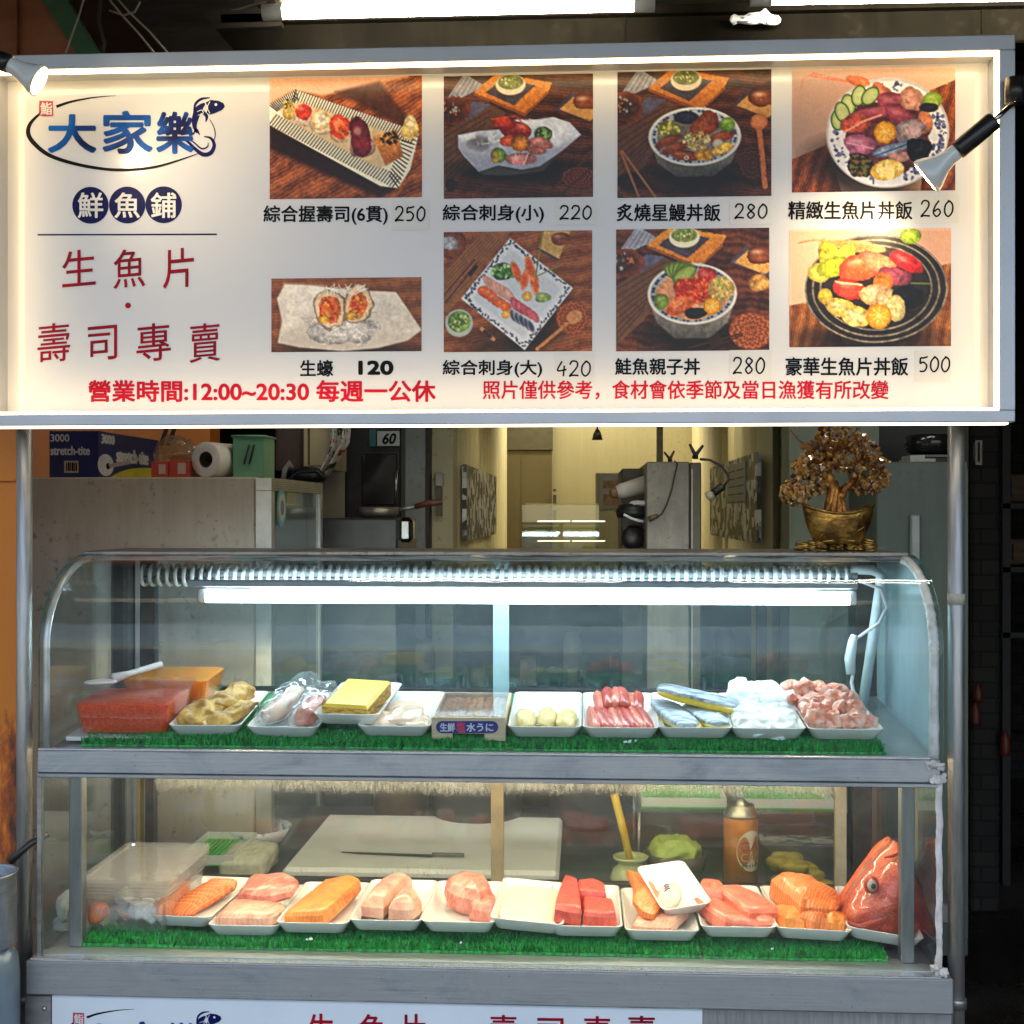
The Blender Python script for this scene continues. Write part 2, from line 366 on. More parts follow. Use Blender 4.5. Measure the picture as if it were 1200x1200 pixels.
for (px, py, h, lab) in ((1143, 850, 26, 'red plastic bottle hanging beside the steel post'), (1178, 885, 28, 'orange red bottle standing on the alley ledge'), (1146, 822, 20, 'small red tin above the hanging red bottle')):
    k = MB(); p = at(px, py, 2.55); hh = h * .0031
    k.lathe([(.0, 0), (.016, .0), (.018, .01), (.018, hh * .7), (.008, hh * .85), (.008, hh), (0, hh)], 14, c=p)
    one('red_bottle', k, red_dim, lab, 'bottle')

# ------------------------------------------------------------------ left side: orange wall, soffit board, cables
k = MB(); k.box((-1.6, .16, 0), (X(21, .16), .20, 1.9)); k.box((-1.6, .15, Z(560, .16)), (X(21, .16), .16, Z(563, .16)))
def rusty():
    m, n, out = _new('rusty_orange_paint'); p = n.nodes.new('ShaderNodeBsdfPrincipled'); L = n.links.new; L(p.outputs[0], out.inputs[0])
    co = _coord(n, (3, 3, 1)); t = _noise(n, co, 7, 7, .7); tc = n.nodes.new('ShaderNodeTexCoord'); sp = n.nodes.new('ShaderNodeSeparateXYZ'); L(tc.outputs['Object'], sp.inputs[0])
    mr = n.nodes.new('ShaderNodeMapRange'); mr.inputs[1].default_value = 1.25; mr.inputs[2].default_value = .9; mr.inputs[3].default_value = -.25; mr.inputs[4].default_value = .12; L(sp.outputs[2], mr.inputs[0])
    L(_ramp(n, _math(n, 'ADD', t, mr.outputs[0]), [(.50, (.62, .19, .012)), (.58, (.34, .075, .008)), (.68, (.05, .022, .012))]), p.inputs['Base Color'])
    p.inputs['Roughness'].default_value = .6; L(_bump(n, t, .3, .01), p.inputs['Normal']); return m
one('orange_panel', k, rusty(), 'orange painted metal wall with rust stains left of the stall', 'wall')
k = MB(); poly = [at(-40, -30, .42), at(42, -30, .42), at(98, 70, .42), at(-40, 70, .42)]; k.prism(poly, (0, .02, 0))
k.box((X(19, .41), .405, Z(70, .42, 19)), (X(19, .41) + .003, .42, Z(-30, .42, 19)))
one('plywood_board', k, M('orange_plywood', (.30, .10, .035), .6, 0, (.20, .06, .02), 5, (1, 1, 3)), 'orange plywood board in the upper left corner above the sign', 'board')
k = MB(); k.prism([at(36, -20, .40), at(66, -20, .40), at(118, 66, .40), at(92, 66, .40)], (0, .03, 0))
one('green_beam', k, M('green_paint', (.02, .085, .03), .5), 'slanted dark green beam above the left end of the sign', 'beam')
k = MB(); k.prism([at(130, -10, .52), at(215, -10, .52), at(280, 66, .52), at(205, 66, .52)], (0, .08, 0)); k.prism([at(215, -10, .6), at(330, -10, .6), at(330, 30, .6), at(250, 34, .6)], (0, .05, 0))
one('timber_brace', k, dark_wood, 'weathered slanted timber brace behind the sign, left of the lamps', 'timber')
cab = M('grey_cable', (.30, .27, .23), .5)
for i, (pts, lab) in enumerate(((((100, -8), (92, 20), (82, 48), (76, 66)), 'dark thin cable nearest to the green beam'),
        (((118, -8), (116, 25), (122, 50), (120, 66)), 'tangled brown cable hanging straight down'),
        (((122, -8), (145, 20), (165, 42), (184, 66)), 'pale grey cable running diagonally, left of a pair'),
        (((132, -8), (152, 15), (176, 38), (200, 66)), 'pale grey cable running diagonally, right of a pair'),
        (((128, 12), (145, 18), (158, 14), (164, 2)), 'short looped pale cable under the ceiling'))):
    k = MB(); k.tube([at(x, y, .36 + .01 * i) for x, y in pts], .0022 if i != 1 else .004, 6); one('cable', k, [cab, dark_wood][i == 1], lab, 'cable', 'cables hanging above the sign')

# ------------------------------------------------------------------ ceiling fluorescent lamps
for (x0, x1, y0, y1, lab) in ((325, 750, 14, 4.5, 'long fluorescent lamp above the middle of the sign'), (897, 1330, -3, -10, 'fluorescent lamp at the top right, partly cut by the frame')):
    Y = .50; A = at(x0, y0, Y); B = at(x1, y1, Y); ax = (B - A).normalized()
    t = thing('fluorescent_lamp', lab, 'lamp', A, 'fluorescent lamps under the ceiling')
    k = MB(); k.tube([A + ax * .01, B - ax * .01], .0145, 16); k.build('tube', tube_top, t)
    k = MB()
    k.tube([A - ax * .03, A + ax * .012], .017, 14); k.build('end_cap', white_plastic, t)
    k = MB(); k.tube([B - ax * .012, B + ax * .03], .017, 14); k.build('end_cap', white_plastic, t)
    k = MB(); k.box(A + Vector((-.05, .0, .019)), B + Vector((.05, .035, .055)), bev=.004); k.build('batten', M('dirty_batten', (.22, .19, .15), .5), t)
k = MB(); k.tube([at(x, y, .49) for x, y in ((272, 12), (282, 10), (292, 7), (304, 4), (312, 2))], .002, 6); one('lamp_cord', k, cab, 'thin cord leading to the left end of the fluorescent lamp', 'cord')
random.seed(4)
k = MB(); q = at(885, 22, .598); k.blob(q, (.10, .01, .028), 2.2, 6, .012, 60, 3); one('tape_scrap', k, white_plastic, 'torn white tape scrap stuck on the dark beam', 'tape')
# ------------------------------------------------------------------ menu photographs: printed pictures, painted into vertex colours of a fine grid
class Paint:
    """a small painter; coordinates are those of the enlarged crops the picture was studied from (ox, oy, s)"""
    def __init__(s, rect, ox, oy, sc, seed, step=1.0):
        s.rect = rect; s.o = (ox, oy, sc); x0, y0, x1, y1 = rect
        s.W = int((x1 - x0) / step) + 1; s.H = int((y1 - y0) / step) + 1
        gx = np.linspace(x0, x1, s.W); gy = np.linspace(y0, y1, s.H)
        s.x, s.y = np.meshgrid((gx - ox) * sc, (gy - oy) * sc)
        s.rng = np.random.default_rng(seed); s.a = np.zeros((s.H, s.W, 3)) + 120.; s.px = step * sc
        s.nf = s.fbm(9); s.nm = s.fbm(22); s.nh = s.fbm(60); s.nm = s.nm * .7 + s.nh * .6
    def fbm(s, cells, asp=1.0):
        out = np.zeros((s.H, s.W)); amp = 1; tot = 0
        for k in range(4):
            ny = int(cells * 2 ** k * s.H / s.W * asp) + 2; nx = int(cells * 2 ** k) + 2
            r = s.rng.random((ny, nx)); yy = np.linspace(0, ny - 1.001, s.H); xx = np.linspace(0, nx - 1.001, s.W)
            yi = yy.astype(int); xi = xx.astype(int); fy = (yy - yi)[:, None]; fx = (xx - xi)[None]
            fy = fy * fy * (3 - 2 * fy); fx = fx * fx * (3 - 2 * fx)
            g = r[np.ix_(yi, xi)] * (1 - fy) * (1 - fx) + r[np.ix_(yi, xi + 1)] * (1 - fy) * fx + r[np.ix_(yi + 1, xi)] * fy * (1 - fx) + r[np.ix_(yi + 1, xi + 1)] * fy * fx
            out += amp * g; tot += amp; amp *= .55
        return out / tot - .5
    def mix(s, m, c, tex=0.):
        c = np.array(c, float)
        if c.ndim == 1: c = c[None, None, :]
        if tex: c = c * (1 + tex * 2 * s.nm[..., None])
        s.a = s.a * (1 - m[..., None]) + c * m[..., None]
    def wood(s, c1, c2, ang, freq=.02, m=None):
        t = s.x * math.cos(ang) + s.y * math.sin(ang); q = s.x * -math.sin(ang) + s.y * math.cos(ang)
        v = .5 + .5 * np.sin(t * freq * 6 + s.nf * 5) * .6 + s.nm * .9 + .2 * np.sin(t * freq * 31 + s.nf * 9)
        v = np.clip(v, 0, 1)[..., None]; col = np.array(c1) * v + np.array(c2) * (1 - v)
        s.mix(np.ones((s.H, s.W)) if m is None else m, col)
    def em(s, cx, cy, rx, ry, rot=0, soft=1.0, wob=0.):
        a = R(rot); dx = s.x - cx; dy = s.y - cy
        u = (dx * math.cos(a) + dy * math.sin(a)) / rx; v = (-dx * math.sin(a) + dy * math.cos(a)) / ry
        d = (np.sqrt(u * u + v * v) - 1 + wob * s.nf * 2) * min(rx, ry)
        return np.clip(.5 - d / (s.px * 1.2 * soft), 0, 1)
    def ell(s, cx, cy, rx, ry, c, rot=0, edge=None, soft=1., tex=.5, wob=.36, hi=0.):
        m = s.em(cx, cy, rx, ry, rot, soft, wob)
        if edge is None and wob > .1: edge = tuple(q * .72 for q in c)
        if edge is not None:
            a = R(rot); dx = s.x - cx; dy = s.y - cy
            u = (dx * math.cos(a) + dy * math.sin(a)) / rx; v = (-dx * math.sin(a) + dy * math.cos(a)) / ry
            t = np.clip(u * u + v * v, 0, 1)[..., None] ** 1.3; c = np.array(c) * (1 - t) + np.array(edge) * t
        s.mix(m, c, tex)
        if wob > .1 and min(rx, ry) > 7 * s.px:
            for _ in range(5): hx, hy = s.rng.uniform(-.5, .5, 2); s.mix(s.em(cx + hx * rx, cy + hy * ry, min(rx, ry) * s.rng.uniform(.08, .22), min(rx, ry) * s.rng.uniform(.04, .1), s.rng.uniform(0, 180), 2, .3) * .45, np.minimum(np.array(c) * 1.1 + 46, 255) if s.rng.random() < .6 else np.array(c) * .5)
        if hi: s.mix(s.em(cx - rx * .25, cy - ry * .35, rx * .35, ry * .22, rot, 3, .3) * hi, (255, 240, 225))
    def pm(s, pts, soft=1.):
        p = np.array(pts, float); n = len(p); d = np.full(s.x.shape, 1e9); ins = np.zeros(s.x.shape, bool)
        for i in range(n):
            a, b = p[i], p[(i + 1) % n]; e = b - a; wx = s.x - a[0]; wy = s.y - a[1]
            t = np.clip((wx * e[0] + wy * e[1]) / (e @ e + 1e-9), 0, 1); d = np.minimum(d, np.hypot(wx - e[0] * t, wy - e[1] * t))
            c = ((a[1] > s.y) != (b[1] > s.y)); 
            with np.errstate(divide='ignore', invalid='ignore'): xi = a[0] + (s.y - a[1]) * e[0] / (e[1] if e[1] else 1e-9)
            ins ^= c & (s.x < xi)
        return np.clip(.5 + np.where(ins, d, -d) / (s.px * 1.2 * soft), 0, 1)
    def poly(s, pts, c, soft=1., tex=.15, c2=None, ax=(0, 1)):
        m = s.pm(pts, soft)
        if c2 is not None:
            p = np.array(pts); t = s.x * ax[0] + s.y * ax[1]; q = p @ np.array(ax); t = np.clip((t - q.min()) / (np.ptp(q) + 1e-9), 0, 1)[..., None]
            c = np.array(c) * (1 - t) + np.array(c2) * t
        s.mix(m, c, tex)
    def line(s, pts, wd, c, al=1.):
        for a, b in zip(pts[:-1], pts[1:]):
            a = np.array(a, float); b = np.array(b, float); e = b - a; wx = s.x - a[0]; wy = s.y - a[1]
            t = np.clip((wx * e[0] + wy * e[1]) / (e @ e + 1e-9), 0, 1); d = np.hypot(wx - e[0] * t, wy - e[1] * t)
            s.mix(np.clip(.5 + (wd / 2 - d) / s.px, 0, 1) * al, c)
    def dots(s, cx, cy, rx, ry, n, cols, r0, r1, rot=0):
        for i in range(n):
            a = s.rng.random() * 2 * PI; q = math.sqrt(s.rng.random()); u = q * math.cos(a) * rx; v = q * math.sin(a) * ry; b = R(rot)
            r = r0 + s.rng.random() * (r1 - r0)
            s.ell(cx + u * math.cos(b) - v * math.sin(b), cy + u * math.sin(b) + v * math.cos(b), r, r * (.5 + .5 * s.rng.random()), cols[i % len(cols)], s.rng.random() * 180, tex=.1, wob=0)
    def slice_(s, cx, cy, r, rim=(90, 150, 40), flesh=(225, 215, 130), rot=0, asp=.5):
        s.ell(cx, cy, r, r * asp, rim, rot, tex=.05, wob=.05); s.ell(cx, cy, r * .86, r * asp * .84, flesh, rot, tex=.1, wob=.05); s.dots(cx, cy, r * .5, r * asp * .4, 9, [(190, 200, 110), (240, 235, 170)], r * .05, r * .1, rot)
    def lime(s, cx, cy, r):
        s.ell(cx, cy, r, r, (196, 140, 20), tex=.05, wob=.03); s.ell(cx, cy, r * .84, r * .84, (240, 180, 60), edge=(235, 160, 30), tex=.1, wob=.03)
        for k in range(8):
            a = k * PI / 4 + .2; s.line([(cx, cy), (cx + r * .75 * math.cos(a), cy + r * .75 * math.sin(a))], r * .08, (250, 220, 140), .8)
    def shade(s, cx, cy, rx, ry, al, rot=0): s.mix(s.em(cx, cy, rx, ry, rot, min(rx, ry) / s.px * .7, 0) * al, (12, 6, 3))
    def trivet(s, cx, cy, rx, ry, c1=(150, 80, 45), c2=(95, 45, 25)):
        m = s.em(cx, cy, rx, ry); d = np.hypot((s.x - cx) / rx, (s.y - cy) / ry); an = np.arctan2(s.y - cy, s.x - cx)
        v = (.5 + .5 * np.sin(d * 24 + 1.5 * np.sin(an * 16)))[..., None]; s.mix(m, np.array(c1) * v + np.array(c2) * (1 - v))
    def obj(s, parent, gain=1.0, warm=(1, 1, 1)):
        d1, d2, d3 = s.fbm(40), s.fbm(40), s.fbm(75); yy, xx = np.mgrid[0:s.H, 0:s.W]
        sat = np.clip((s.a.max(2) - s.a.min(2) - 70) / 50, 0, 1); sat = np.where(s.a.mean(2) > 70, sat, sat * .3); yi = np.clip(np.round(yy + d1 * 3.4 * sat), 0, s.H - 1).astype(int); xi = np.clip(np.round(xx + d2 * 3.4 * sat), 0, s.W - 1).astype(int); s.a = s.a[yi, xi]
        s.a = s.a * (1 + (.06 + .3 * sat) * d3)[..., None]; bl = sum(np.roll(np.roll(s.a, i, 0), j, 1) for i in (-3, 0, 3) for j in (-3, 0, 3)) / 9; s.a = np.clip(s.a + .3 * (s.a - bl), 0, 255); s.a = 255 * (s.a / 255) ** 1.12
        lum = s.a.mean(axis=2, keepdims=True); s.a = lum + (s.a - lum) * 1.02
        a = np.clip(s.a + s.rng.normal(0, 3.0, s.a.shape[:2])[..., None], 0, 255) / 255.
        lin = np.where(a <= .04045, a / 12.92, ((a + .055) / 1.055) ** 2.4) * gain * np.array(warm)
        x0, y0, x1, y1 = s.rect; mb = MB(); P0, P1 = at(x0, y0, PANEL_Y - .0004), at(x1, y1, PANEL_Y - .0004)
        W, H = s.W, s.H
        vs = np.empty((H, W, 3)); vs[..., 0] = np.linspace(P0.x, P1.x, W)[None]; vs[..., 1] = P0.y; vs[..., 2] = np.linspace(P0.z, P1.z, H)[:, None]
        vs = vs.reshape(-1, 3) - np.array(parent_loc(parent)); j, i = np.mgrid[0:H - 1, 0:W - 1]; q = (j * W + i).ravel()
        fs = np.stack([q, q + W, q + W + 1, q + 1], 1)
        me = bpy.data.meshes.new('menu_photo'); me.vertices.add(W * H); me.vertices.foreach_set('co', vs.ravel()); me.loops.add(fs.size); me.loops.foreach_set('vertex_index', fs.ravel())
        me.polygons.add(len(fs)); me.polygons.foreach_set('loop_start', np.arange(0, fs.size, 4)); me.polygons.foreach_set('loop_total', np.full(len(fs), 4)); me.update()
        ca = me.color_attributes.new('Col', 'FLOAT_COLOR', 'POINT'); ca.data.foreach_set('color', np.concatenate([lin.reshape(-1, 3), np.ones((W * H, 1))], 1).astype(np.float32).ravel())
        me.materials.append(print_mat); o = bpy.data.objects.new('menu_photo', me); COL.objects.link(o); o.parent = parent; return o

def print_material():
    m, n, out = _new('printed_photo'); p = n.nodes.new('ShaderNodeBsdfPrincipled'); n.links.new(p.outputs[0], out.inputs[0])
    a = n.nodes.new('ShaderNodeVertexColor'); a.layer_name = 'Col'; n.links.new(a.outputs[0], p.inputs['Base Color']); p.inputs['Roughness'].default_value = .3; p.inputs['Specular IOR Level'].default_value = .25; return m
print_mat = print_material()

# ------------------------------------------------------------------ the menu sign
SX0, SX1 = X(-27, -.05), X(1190, -.05); SZ1 = Z(40, -.05, 1190); SZ0 = Z(494.5, -.05, 1190)
PANEL_Y = .010; FW = .0245
sign = thing('menu_sign', 'wide white illuminated menu sign with food photos and prices above the glass counter', 'sign', ((SX0 + SX1) / 2, 0, SZ0))
k = MB()
k.box((SX0, -.05, SZ1 - FW), (SX1, .03, SZ1), bev=.0015); k.box((SX0, -.05, SZ0), (SX1, .03, SZ0 + .019), bev=.0015)
k.box((SX0, -.0495, SZ0 + .019), (SX0 + FW, .03, SZ1 - FW)); k.box((SX1 - FW, -.0495, SZ0 + .019), (SX1, .03, SZ1 - FW), bev=.001)
k.build('frame', alu, sign)
k = MB(); k.box((SX0 + FW, PANEL_Y, SZ0 + .019), (SX1 - FW, .028, SZ1 - FW)); 
panel_mat = M('white_acrylic', (.60, .62, .67), .13, 0, (.57, .59, .64), 2, spec=.45)
k.build('panel', panel_mat, sign)
ix0, ix1, iz0, iz1 = SX0 + FW, SX1 - FW, SZ0 + .019, SZ1 - FW
for a, b in (((ix0, iz1 - .004), (ix1, iz1)), ((ix0, iz0), (ix1, iz0 + .004)), ((ix0, iz0 + .006), (ix0 + .004, iz1 - .006)), ((ix1 - .004, iz0 + .006), (ix1, iz1 - .006))):
    k = MB(); k.box((a[0], -.046, a[1]), (b[0], -.035, b[1])); k.build('led_strip', led_warm, sign)
k = MB(); k.box((SX0 + .01, -.046, SZ0 - .0035), (SX1 - .01, -.030, SZ0 - .0005)); k.build('led_strip', under_led, sign)

def D(px, py, layer=1): return at(px, py, PANEL_Y - .0005 * layer)
red_ink = M('red_ink', srgb(186, 14, 44), .5, 0, srgb(170, 10, 40), 10, spec=.12); black_ink = M('black_ink', (.004, .004, .005), .5, spec=.1); navy_ink = M('navy_ink', srgb(16, 22, 84), .5, 0, srgb(12, 18, 72), 10, spec=.1)
white_ink = M('white_ink', (.72, .74, .78), .4); dark_red_ink = M('dark_red_ink', srgb(156, 8, 34), .5, 0, srgb(116, 8, 34), 14, spec=.12)
def blue_grad():
    m, n, out = _new('blue_brush_ink'); p = n.nodes.new('ShaderNodeBsdfPrincipled'); n.links.new(p.outputs[0], out.inputs[0])
    t = _noise(n, _coord(n, (1, 1, 1)), 14, 2); n.links.new(_ramp(n, t, [(.35, srgb(14, 22, 76)), (.62, srgb(16, 92, 184))]), p.inputs['Base Color']); p.inputs['Roughness'].default_value = .5; p.inputs['Specular IOR Level'].default_value = .1; return m
blue_ink = blue_grad()
def text_geo(body, shear=0):
    cu = bpy.data.curves.new('lettering', 'FONT'); cu.body = body; cu.size = 1; cu.resolution_u = 4; cu.shear = shear
    o = bpy.data.objects.new('lettering', cu); COL.objects.link(o); dg = bpy.context.evaluated_depsgraph_get()
    me = bpy.data.meshes.new_from_object(o.evaluated_get(dg)); bpy.data.objects.remove(o); bpy.data.curves.remove(cu)
    vs = [v.co.copy() for v in me.vertices]; fs = [tuple(p.vertices) for p in me.polygons]; bpy.data.meshes.remove(me); return vs, fs
def text(mb, body, rect, bold=0., layer=1, mi=0, place=D, shear=0, rise=0.):
    """letters fitted into rect = (x0,y0,x1,y1) in picture coordinates of the flat surface 'place'"""
    vs, fs = text_geo(body, shear); x0, y0, x1, y1 = rect
    ax, bx = min(v.x for v in vs), max(v.x for v in vs); ay, by = min(v.y for v in vs), max(v.y for v in vs)
    offs = [(0, 0)] if not bold else [(math.cos(a) * bold, math.sin(a) * bold) for a in [q * PI / 3 for q in range(6)]]
    for i, (ox, oy) in enumerate(offs):
        mb.add([place(x0 + (v.x - ax) / (bx - ax) * (x1 - x0) + ox, y1 - (v.y - ay) / (by - ay) * (y1 - y0) + oy - rise * ((v.x - ax) / (bx - ax) - .5) * (x1 - x0), layer + .08 * i) for v in vs], fs, mi)
def ribbon(mb, pts, wds, layer=1, mi=0, place=D, n=10):
    """a brush stroke through picture points, smoothed, with varying width"""
    P = [Vector((x, y)) for x, y in pts]; W = wds if isinstance(wds, (list, tuple)) else [wds] * len(P); out = []; m = len(P)
    for i in range(m - 1):
        p0, p1, p2, p3 = P[max(i - 1, 0)], P[i], P[i + 1], P[min(i + 2, m - 1)]
        for q in range(n):
            t = q / n; out.append((.5 * ((2 * p1) + (p2 - p0) * t + (2 * p0 - 5 * p1 + 4 * p2 - p3) * t * t + (3 * p1 - p0 - 3 * p2 + p3) * t ** 3), W[i] + (W[i + 1] - W[i]) * t))
    out.append((P[-1], W[-1])); vs = []; c = len(out)
    for i, (p, w_) in enumerate(out):
        d = out[min(i + 1, c - 1)][0] - out[max(i - 1, 0)][0]; d = d.normalized() if d.length > 1e-9 else Vector((1, 0)); nn = Vector((-d.y, d.x)) * w_ / 2
        a, b = p + nn, p - nn; vs += [place(a.x, a.y, layer), place(b.x, b.y, layer)]
    mb.add(vs, [(2 * i, 2 * i + 1, 2 * i + 3, 2 * i + 2) for i in range(c - 1)], mi)
def disc(mb, cx, cy, rx, ry, layer=1, mi=0, place=D, n=40): mb.add([place(cx + rx * math.cos(2 * PI * i / n), cy + ry * math.sin(2 * PI * i / n), layer) for i in range(n)], [tuple(range(n))], mi)
def rpoly(mb, pts, layer=1, mi=0, place=D): mb.add([place(x, y, layer) for x, y in pts], [tuple(range(len(pts)))], mi)
DIG = {'2': [[(.08, .25), (.3, .02), (.75, .05), (.85, .3), (.55, .62), (.05, .98), (.35, .93), (.95, .95)]], '5': [[(.2, .06), (.15, .42), (.5, .36), (.85, .6), (.6, .93), (.08, .95)], [(.2, .06), (.5, .08), (.95, .0)]],
       '0': [[(.55, .02), (.15, .3), (.1, .75), (.45, .98), (.85, .7), (.88, .25), (.55, .02), (.42, .08)]], '8': [[(.8, .15), (.45, .02), (.2, .25), (.5, .48), (.82, .75), (.45, .98), (.15, .75), (.5, .48), (.82, .25), (.78, .12)]],
       '6': [[(.7, .0), (.3, .35), (.12, .75), (.45, .98), (.82, .75), (.6, .52), (.2, .68)]], '4': [[(.5, .02), (.05, .62), (.95, .55)], [(.72, .3), (.62, 1.0)]]}
def hand(mb, s, rect, wd=2.0, layer=2):
    x0, y0, x1, y1 = rect; n = len(s); cw = (x1 - x0) / n
    for i, ch in enumerate(s):
        for st in DIG[ch]: ribbon(mb, [(x0 + cw * (i + .06 + .84 * a), y0 + (y1 - y0) * b) for a, b in st], wd, layer, 0, D, 6)
# logo (sign and front banner)
def logo(parent, place=D, ox=0, oy=0, s=1.0):
    def pl(x, y, l): return place(ox + (x - 54) * s, oy + (y - 127) * s, l)
    lg = MB()
    ribbon(lg, [(136, 112), (112, 114), (84, 119), (66, 125)], [.4, 1.4, 2.6, 3.6], 1, 0, pl)
    ribbon(lg, [(48, 132), (36, 144), (33, 156), (40, 168), (58, 182), (88, 192), (122, 198), (150, 199), (180, 196), (206, 189), (232, 180)], [2, 4, 5.2, 5.2, 4.6, 4, 3.4, 3.6, 3, 2.2, .8], 1, 0, pl)
    ribbon(lg, [(246, 140), (251, 150), (252, 160), (249, 167)], [.8, 1.1, 1.1, .8], 1, 0, pl)
    lo = lg.build('brush_ring', black_ink, parent)
    k = MB(); rpoly(k, [(46, 118), (62, 118.5), (62.5, 136), (52, 136.5), (45.5, 135)], 1, 0, pl); text(k, '鮨', (47.5, 120, 61, 134.5), .25, 2, 1, pl); k.build('red_seal', [M('seal_red', srgb(190, 40, 60), .5), white_ink], parent)
    k = MB()
    for ch, r in (('大', (57, 135, 112, 178)), ('家', (121, 131, 178, 179)), ('樂', (184, 132, 226, 179))): text(k, ch, r, 1.5, 1, 0, pl)
    k.build('shop_name', blue_ink, parent)
    k = MB()
    rpoly(k, [(241, 120), (247, 117), (256, 118), (262, 121), (263.5, 125), (260, 129), (253, 132), (246, 134.5), (242, 132), (244, 126)], 1, 0, pl)        # head
    ribbon(k, [(227, 133), (229, 122), (236, 116), (246, 114.5)], [1, 3, 3, 1], 1, 0, pl); ribbon(k, [(240, 121), (233, 128), (229, 138), (228, 148), (231, 156)], [2, 9, 8, 5, 1.5], 1, 0, pl)
    ribbon(k, [(236, 130), (242, 136), (241, 143)], [4, 4, .8], 1, 0, pl); ribbon(k, [(226, 158), (230, 152), (234, 158)], [1, 3, 1], 1, 0, pl)
    ribbon(k, [(212, 162), (220, 166), (228, 174), (238, 181), (247, 179), (251, 170), (247, 162), (239, 160)], [1, 3, 4, 5, 5, 4, 3, 1], 1, 0, pl); ribbon(k, [(216, 161), (226, 166), (236, 174), (243, 172), (244, 167)], [.6, 1.6, 2, 1.6, .6], 1, 0, pl)
    disc(k, 253, 122.5, 1.6, 1.6, 2, 1, pl, 12); ribbon(k, [(246, 119), (243, 126), (246, 133)], [.7, 1, .7], 2, 1, pl); ribbon(k, [(231, 131), (236, 129), (238, 133), (232, 135)], [.6, .8, .8, .6], 2, 1, pl)
    k.build('fish_emblem', [navy_ink, white_ink], parent)
logo(sign, D, 54, 127, 1.0)
k = MB()
for i, (cx, ch) in enumerate(((106, '鮮'), (149, '魚'), (191.7, '鋪'))):
    disc(k, cx, 240.5 - i * .3, 21.3, 21.6, 1, 0); text(k, ch, (cx - 14.5, 226, cx + 14.5, 255), .5, 2, 1)
k.build('round_emblems', [navy_ink, white_ink], sign)
k = MB(); rpoly(k, [(44, 274.3), (254, 273.6), (254, 275.4), (44, 276)]); k.build('rule_line', navy_ink, sign)
k = MB()
for ch, r in (('生', (73, 293, 112, 335)), ('魚', (133, 292, 170, 337)), ('片', (191, 291, 227, 337))): text(k, ch, r, .22, rise=.09)
k.build('red_lettering', dark_red_ink, sign); k = MB()
for ch, r in (('壽', (44, 379, 82, 424)), ('司', (103, 382, 137, 422)), ('專', (160, 379, 200, 423)), ('賣', (222, 379, 258, 424))): text(k, ch, r, .22, rise=.09)
k.build('red_lettering', dark_red_ink, sign); k = MB(); disc(k, 150, 358, 3.4, 3.4); k.build('red_dot', dark_red_ink, sign)
k = MB(); text(k, '營業時間:12:00~20:30 每週一公休', (104, 446, 510, 470.5), .8); k.build('opening_hours', red_ink, sign)
k = MB(); text(k, '照片僅供參考，食材會依季節及當日漁獲有所改變', (566, 446, 1041, 468), .4); k.build('red_notice', red_ink, sign)
tape = M('price_sticker', (.58, .60, .62), .25, 0, (.56, .57, .58), 8)
MENU = [('綜合握壽司(6貫)', (309, 241, 454, 263), '250', (462, 242, 500, 259), (459, 234, 503, 270)), ('綜合刺身(小)', (519, 240, 637, 261), '220', (655, 241, 695, 257), (650, 233, 700, 264)),
        ('炙燒星鰻丼飯', (723, 239, 844, 259), '280', (860, 239, 901, 256), (855, 232, 905, 264)), ('精緻生魚片丼飯', (924, 236, 1069, 257), '260', (1078, 235, 1119, 254), (1072, 228, 1124, 262)),
        ('生蠔', (352, 422, 390, 441), None, None, None), ('綜合刺身(大)', (519, 422, 635, 442), '420', (652, 423, 694, 441), (649, 415, 697, 448)),
        ('鮭魚親子丼', (721, 420, 820, 439), '280', (858, 419, 898, 438), (855, 410, 904, 446)), ('豪華生魚片丼飯', (921, 419, 1064, 440), '500', (1076, 418, 1115, 436), (1072, 411, 1114, 448))]
k = MB()
for t, r, p, pr, sr in MENU: text(k, t, r, .45)
text(k, '120', (421, 423.5, 460, 438.5), 1.2); k.build('dish_names', black_ink, sign)
for t, r, p, pr, sr in MENU:
    if not p: continue
    k = MB(); x0, y0, x1, y1 = sr; k.box(D(x0, y1, .2), D(x1, y0, 1.0)); st = k.build('price_sticker', tape, sign)
    k = MB(); hand(k, p, pr); k.build('handwritten_price', black_ink, st)

